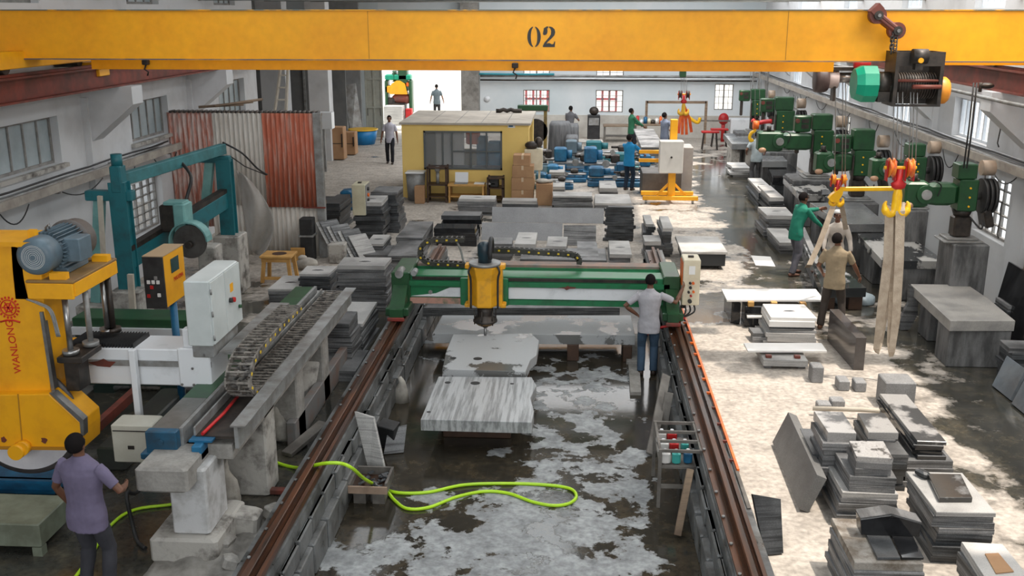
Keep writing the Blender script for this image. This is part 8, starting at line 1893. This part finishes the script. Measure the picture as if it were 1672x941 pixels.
# ================================================================== blue machines and benches beyond
m_cov = mat('grey_dust_cover', (.16, .165, .17), (.09, .09, .095), sc=2, lo=.4, hi=.65, rough=.7, stretch=(5, 5, .5), bump=.5)
def lathe_machine(x, y, w, h, lab, m=m_blue, m2=None, s=1.0, rz=0):
    t = thing('workshop_machine', (x, y, 0), lab, 'machine'); m2 = m2 or m_dark
    mb = MB(); mb.box(x - w / 2, x + w / 2, y, y + .5 * s, .0, h * .28, c=.03); mb.box(x - w * .42, x - w * .2, y + .05, y + .45 * s, h * .28, h * .42, c=.02); mb.box(x + w * .2, x + w * .42, y + .05, y + .45 * s, h * .28, h * .42, c=.02); mb.build('bed', m, t)
    mb = MB(); mb.box(x - w * .5, x + w * .5, y + .08, y + .4 * s, h * .42, h * .52, c=.02); mb.build('slide_ways', m_steel, t)
    mb = MB(); mb.box(x - w * .48, x - w * .2, y + .02, y + .46 * s, h * .52, h, c=.04); mb.cyl((x - w * .2, y + .24, h * .75), (x - w * .08, y + .24, h * .75), h * .16, n=16); mb.build('head_stock', m, t)
    mb = MB(); mb.box(x + w * .1, x + w * .3, y + .08, y + .4 * s, h * .52, h * .78, c=.04); mb.cyl((x - w * .02, y + .24, h * .7), (x + w * .1, y + .24, h * .7), h * .06, n=10); mb.build('tail_stock', m2, t)
    mb = MB(); mb.cyl((x + w * .0, y - .02, h * .5), (x + w * .0, y + .04, h * .5), h * .12, n=16); mb.build('hand_wheel', m_galv, t)
    return t
for (px, Y, w_, h_, lab, m) in ((940, 33.6, 1.5, .95, 'blue machine with a rounded head between the two grey covers', m_blue), (990, 33.0, 1.5, 1.05, 'bright blue lathe-like machine left of the man in blue', m_blue), (885, 34.2, 1.1, 1.0, 'pale blue cabinet machine right of the office', mat('pale_blue_paint', (.22, .36, .44), (.14, .24, .30), sc=3, rough=.5)),
                               (1005, 31.6, 1.7, .62, 'low blue machine bed at the feet of the man in blue', m_blue), (1040, 32.2, 1.3, .66, 'low blue bed with clutter right of the man in blue', m_blue), (955, 35.6, 1.4, .95, 'grey-blue machine before the far bench', m_motor),
                               (925, 32.4, 1.3, .55, 'low blue trough-like machine behind the pale stacks', m_blue), (1000, 37.0, 2.0, .75, 'dark teal machine bed at the back', m_teal), (1035, 35.0, 1.3, .60, 'teal green machine behind the man in blue', m_teal), (870, 36.0, 1.0, 1.1, 'dark machine with a round motor beside the office', m_dark), (905, 31.0, 1.2, .5, 'low dark blue base beside the cartons', m_blue), (1075, 33.2, 1.2, .8, 'blue round-bodied machine behind the yellow arms', m_blue)):
    a = WY(px, 250, Y); lathe_machine(a[0], Y, w_, h_, lab, m)
def cover(px0, px1, Y, h, lab, name='covered_machine'):
    x0_, x1_ = WY(px0, 220, Y)[0], WY(px1, 220, Y)[0]; mb = MB(); cx = (x0_ + x1_) / 2; w_ = (x1_ - x0_) / 2; n = 30; vs = []
    rows = ((0, 1.05, .15), (.3, 1.0, .12), (.7, .95, .08), (.92, .92, .05), (1.0, .82, .02), (1.0, .3, 0))
    for (f, k, wv) in rows:
        for i_ in range(n):
            a_ = 2 * PI * i_ / n; r_ = 1 + wv * .5 * math.sin(i_ * 2.1 + f) ; c_, s_ = math.cos(a_), math.sin(a_)
            sq = 1 / max(abs(c_), abs(s_)) ** .75; vs.append((cx + w_ * k * r_ * c_ * sq * .95, Y + .5 + .5 * k * r_ * s_ * sq, h * f))
    fs = [(l * n + i_, l * n + (i_ + 1) % n, (l + 1) * n + (i_ + 1) % n, (l + 1) * n + i_) for l in range(len(rows) - 1) for i_ in range(n)] + [tuple(range((len(rows) - 1) * n, len(rows) * n))]
    mb.add(vs, fs, True); return mb.build(name, m_cov, label=lab, cat='covered machine')
cover(894, 934, 37.5, 1.35, 'tall machine under a grey dust cover right of the office')
cover(925, 946, 38.6, 1.15, 'smaller grey covered machine beside the tall one')
cover(922, 946, 36.6, .95, 'low crumpled grey cover among the blue machines')
# far benches, black cabinet, long tables along the far wall
def bench(px0, px1, Y, h, m, lab, d=.8):
    x0_, x1_ = WY(px0, 220, Y)[0], WY(px1, 220, Y)[0]; t = thing('work_bench', ((x0_ + x1_) / 2, Y, 0), lab, 'bench')
    mb = MB(); mb.box(x0_, x1_, Y, Y + d, h - .06, h, c=.01); mb.build('bench_top', m, t)
    for xx in (x0_ + .03, x1_ - .1):
        for yy in (Y + .03, Y + d - .1): mb = MB(); mb.box(xx, xx + .07, yy, yy + .07, 0, h - .06); mb.build('leg', m_woodg, t)
    mb = MB(); mb.box(x0_ + .05, x1_ - .05, Y + .1, Y + d - .1, .2, .24); mb.build('shelf', m_woodg, t)
    return x0_, x1_
b0_, b1_ = bench(1035, 1085, 41.0, .95, m_wood, 'cluttered wooden bench at the far wall behind the two men')
for k in range(7):
    x = b0_ + .15 + k * (b1_ - b0_ - .3) / 6; hgt = R.uniform(.10, .32); mb = MB(); mb.cyl((x, 41.3, .95), (x, 41.3, .95 + hgt), R.uniform(.05, .09), n=10); mb.cyl((x, 41.3, .95 + hgt), (x, 41.3, .98 + hgt), .03, n=8)
    mb.build('paint_can', (m_red, m_wenam, m_blue, m_cream, m_dark, m_white, m_orange)[k], label=('red', 'white', 'blue', 'cream', 'dark', 'plain white', 'orange')[k] + ' can on the cluttered far bench', cat='can')
bench(935, 985, 38.0, .62, m_concl, 'pale low table between the covered machines and the back bench')
bench(985, 1030, 42.8, .7, m_wood, 'low wooden bench along the far wall', .7)
b = FB(959, 192, 980, 223, 42.4, .5); bc_ = thing('black_cabinet', ((b[0] + b[1]) / 2, 42.4, 0), 'black upright cabinet with a round motor on top at the far wall', 'cabinet')
mb = MB(); mb.box(b[0], b[1], 42.4, 42.9, 0, 1.15, c=.02); mb.build('cabinet_body', m_blk, bc_)
mb = MB(); mb.box(b[0] + .05, b[1] - .05, 42.37, 42.4, .75, 1.05); mb.build('grey_louvre', m_galv, bc_)
mb = MB(); mb.ell(((b[0] + b[1]) / 2, 42.6, 1.32), (.2, .2, .18)); mb.build('round_motor', m_dark, bc_)
# yellow frame machine by the office
a = WY(872, 200, 37.0); fm = thing('frame_press', (a[0], 37, 0), 'yellow and green frame machine behind the office corner', 'machine')
mb = MB(); mb.box(a[0] + .35, a[0] + .47, 37, 37.15, 0, 1.95); mb.box(a[0] - .35, a[0] - .23, 37, 37.15, 0, 1.95); mb.build('upright', mat('dirty_ochre', (.35, .24, .05), (.12, .09, .04), sc=4, rough=.6), fm)
mb = MB(); mb.box(a[0] - .6, a[0] + .5, 36.95, 37.2, 1.85, 2.05, c=.02); mb.build('top_beam', m_dgreen, fm)
mb = MB(); mb.cyl((a[0] + .05, 37.0, 1.1), (a[0] + .05, 37.15, 1.1), .45, n=24); mb.build('flywheel', m_dark, fm)
mb = MB(); mb.box(a[0] - .3, a[0] + .3, 37, 37.5, 0, .5, c=.02); mb.build('base', m_blue, fm)
# racks and frames at the far right wall
t = thing('steel_rack', (WY(1130, 220, 42.5)[0], 42.5, 0), 'brown pipe rack along the far wall behind the red slings', 'rack')
xa, xb = WY(1055, 200, 42.5)[0], WY(1152, 200, 42.5)[0]
for x in (xa, xb): mb = MB(); mb.box(x - .05, x + .05, 42.5, 42.6, 0, 1.75); mb.build('post', m_wood, t)
mb = MB(); mb.bar((xa, 42.55, 1.7), (xb, 42.55, 1.7), .1, .1); mb.build('top_rail', m_wood, t)
mb = MB(); mb.bar((xa + 2, 42.55, .95), (xb + 1.0, 42.55, .95), .06, .06); mb.build('middle_rail', m_woodg, t)
mb = MB(); mb.tube(smooth_path([WY(1123, 190, 42.3), WY(1132, 197, 42.3), WY(1140, 200, 42.3), WY(1143, 192, 42.3)], 4), .07, n=8); mb.build('yellow_hook', m_hky, parent=t)
for (px, Y, lab) in ((1160, 40.6, 'red-topped trestle in the far wet aisle'), (1175, 41.5, 'second red trestle by the far wall')):
    a = WY(px, 225, Y); t = thing('small_trestle', (a[0], Y, 0), lab, 'trestle')
    mb = MB(); mb.box(a[0] - .35, a[0] + .35, Y, Y + .3, .66, .74, c=.02); mb.build('top', m_red, t)
    for sx in (-.3, .3):
        for sy in (.02, .26): mb = MB(); mb.bar((a[0] + sx, Y + sy, 0), (a[0] + sx * .8, Y + sy, .66), .04, .04); mb.build('leg', m_dark, t)
b = WY(1192, 205, 43.4); mb = MB(); mb.cyl((b[0] - .3, 43.3, .0), (b[0] - .3, 43.3, .9), .08, n=10); mb.ell((b[0] - .3, 43.3, .95), (.22, .2, .25)); mb.build('red_pump', m_red, label='dark red pump on a stand beside the far window', cat='pump')
mb = MB(); mb.box(b[0] + .0, b[0] + 1.1, 43.2, 43.9, 0, .95, c=.02); mb.build('white_tank', m_wenam, label='white tank in the far right corner', cat='tank')
# round marks on the far wall
mb = MB(); a = WY(795, 162, YF - .01); mb.lathe([(.14, 0), (.14, .02), (.10, .02)], (a[0], YF - .02, a[2]), 'y', 18); mb.build('wall_fan', m_wenam, label='small round white fitting on the far wall', cat='wall fitting')

# ================================================================== far left recess: column, doors, boxes
b = FB(510, 100, 541, 262, 36.6, .6)
st('trim_50', MB().box(b[0], b[1] - .15, 36.6, 37.2, 0, ZR), m_wall)
b = FB(519, 184, 541, 211, 34.0, .5); bz = thing('white_box', ((b[0] + b[1]) / 2, 34, b[4]), 'white electrical box on a post right of the corrugated partition', 'electrical box')
mb = MB(); mb.box(b[0], b[1], 34, 34.4, b[4], b[5], c=.01); mb.build('box_body', m_wenam, bz); mb = MB(); mb.box(b[0] + .1, b[0] + .2, 34.1, 34.2, 0, b[4]); mb.build('post', m_galv, bz)
for (l, t_, r_, b_, lab, m, nm) in ((535, 208, 560, 262, 'brown carton-clad cabinet with a dark side right of the partition', m_card, 'cardboard_cabinet'), (561, 216, 579, 254, 'second brown board box behind the carton-clad cabinet', m_card, 'cardboard_box')):
    Y = W((l + r_) / 2, b_, 0)[1]; q = FB(l, t_, r_, b_, Y, .6); t = thing(nm, ((q[0] + q[1]) / 2, Y, 0), lab, 'box')
    mb = MB(); mb.box(q[0], q[1], Y, Y + .5, .03, q[5], c=.02); mb.build('box_body', m, t)
    mb = MB(); mb.box(q[0] + .03, q[1] - .03, Y - .01, Y, q[5] * .5, q[5] * .52); mb.box(q[1] - .08, q[1] - .04, Y - .03, Y, q[5] * .4, q[5] * .8); mb.build('dark_latch', m_dark, t)
a = W(590, 237, 0); t = thing('plastic_tub', (a[0], a[1] + .3, 0), 'big blue plastic tub with a yellow rim at the recess', 'tub')
mb = MB(); mb.lathe([(.48, 0), (.56, .3), (.60, .58), (.55, .58), (.5, .1)], (a[0], a[1] + .4, 0), 'z', 24); mb.build('tub_body', mat('bright_blue_plastic', (.01, .20, .48), (.01, .15, .36), sc=2, rough=.4), t)
mb = MB(); mb.lathe([(.60, .58), (.63, .58), (.63, .62), (.60, .62)], (a[0], a[1] + .4, 0), 'z', 24); mb.build('rim', m_hky, t)
for k in range(3):
    p0 = Vector((*W(556 + k * 9, 232, 0), 0)); leaning_sheet('metal_sheet', [p0, p0 + Vector((.5, .2, 0)), p0 + Vector((.15, .6, 2.0 + .2 * k)), p0 + Vector((-.35, .5, 1.9 + .2 * k))], .02, m_galv if k else m_white, ('white', 'short grey', 'tall grey')[k] + ' metal sheet leaning in the far left recess', 'sheet')
# ladder and junk above/behind the partition
t = thing('step_ladder', (WY(452, 150, 27)[0], 27, 0), 'bare wooden ladder leaning behind the corrugated partition', 'ladder')
p = [WY(435, 190, 27.0), WY(458, 113, 27.4), WY(463, 190, 27.0), WY(470, 113, 27.4)]
p[0] = (p[0][0] - .2, 26.6, 0.0); p[2] = (p[2][0] - .1, 26.6, 0.0)
for q in ((p[0], p[1]), (p[2], p[3])): mb = MB(); mb.bar(q[0], q[1], .06, .06); mb.build('side_rail', mat('pale_timber', (.5, .5, .5)), t)
for k in range(12):
    f = (k + .5) / 12; mb = MB(); mb.bar(Vector(p[0]).lerp(Vector(p[1]), f), Vector(p[2]).lerp(Vector(p[3]), f), .04, .04); mb.build('rung', mat('pale_timber', (.5, .5, .5)), t)
for k in range(3):
    a = Vector(WY(420 + k * 12, 178 - 3 * (k % 3), 24.5)); mb = MB(); mb.tube([(a.x - .5, 21.95, 3.33 + .01 * k), (a.x + .4, 22.3 + .1 * k, 3.36 + .05 * k)], .03, n=6); mb.build('timber_strip', m_wood, label='loose timber strip lying on top of the partition shed', cat='timber strip', group='strips on the partition shed')
# big dark gates in the recess
st('wall_recess_gate', MB().box(-13.9, -9.3, 40.8, 40.9, 0, 3.6), mat('dark_grey_gate', (.10, .105, .105), (.16, .16, .155), sc=1, rough=.7))
for x in (-13, -12, -11, -10): MB().box(x, x + .08, 40.7, 40.8, 0, 3.6).build('gate_bar', m_galv, label='grey steel bar of the dark gate in the recess', cat='gate bar', group='bars of the recess gate')

# ================================================================== outside the far doorway
t = thing('yard_machine', (WY(640, 170, 50)[0], 50, 0), 'green and yellow machine standing outside the far doorway', 'machine')
Yq = 50.0
def q_(l, t_, r_, b_, nm, m, d=.6, c=.05): b = FB(l, t_, r_, b_, Yq, d); mb = MB(); mb.box(b[0], b[1], Yq, Yq + d, b[4], b[5], c=c); return mb.build(nm, m, t)
q_(628, 122, 670, 131, 'green_frame', m_motg); q_(629, 131, 633, 186, 'side_post', m_dgreen); q_(668, 131, 672, 186, 'side_post', m_dgreen); q_(640, 116, 646, 134, 'pipe', m_dgreen, c=.1); q_(657, 134, 668, 142, 'orange_box', m_orange); q_(633, 160, 646, 172, 'dark_gear', m_dark); q_(650, 104, 664, 150, 'mast', m_dgreen); q_(628, 140, 643, 152, 'gear_case', m_yel2)
b = FB(636, 132, 664, 154, Yq - .1, .5); mb = MB(); mb.prism([(b[0], b[4]), (b[1], b[4]), (b[1] - .1, b[4] + .5), (b[1] - .35, b[5]), (b[0] + .35, b[5]), (b[0] + .1, b[4] + .5)], Yq - .1, Yq + .4, 'y'); mb.build('yellow_hood', m_yel2, t)
b = FB(638, 152, 672, 172, Yq, .6); mb = MB(); mb.ell(((b[0] + b[1]) / 2, Yq + .3, (b[4] + b[5]) / 2), ((b[1] - b[0]) / 2, .4, (b[5] - b[4]) / 2)); mb.build('brown_drum', m_rust, t)
b = FB(642, 168, 662, 176, Yq, .6); mb = MB(); mb.box(b[0], b[1], Yq - .1, Yq + .5, 0, b[5]); mb.build('base', m_dark, t)
b = FB(627, 174, 656, 200, 48.6, .6); stone_block((b[0], b[1], 48.6, 49.4, 0, b[5]), m_granl, 'white-topped grey block just outside the far doorway', 'stone block', 'stone_block')
b = FB(662, 178, 672, 190, 49, .3); MB().box(b[0], b[1], 49, 49.4, 0, b[5], c=.02).build('red_crate', m_red, label='small red crate outside the far doorway', cat='crate')
# red frames outside the far windows
for (px0, px1) in ((857, 896), (970, 1008)):
    b = FB(px0, 160, px1, 190, 48.0, .3); t = thing('red_frame_rack', ((b[0] + b[1]) / 2, 48, 0), 'red steel racking outside the %s far window' % ('left' if px0 < 900 else 'middle'), 'rack')
    for f in (.05, .35, .65, .95): x = b[0] + (b[1] - b[0]) * f; mb = MB(); mb.box(x - .05, x + .05, 48, 48.1, 0, 2.2); mb.build('upright', m_red, t)
    for z_ in (.7, 1.3, 1.9): mb = MB(); mb.box(b[0], b[1], 48.0, 48.1, z_, z_ + .10); mb.build('rail', m_red, t)
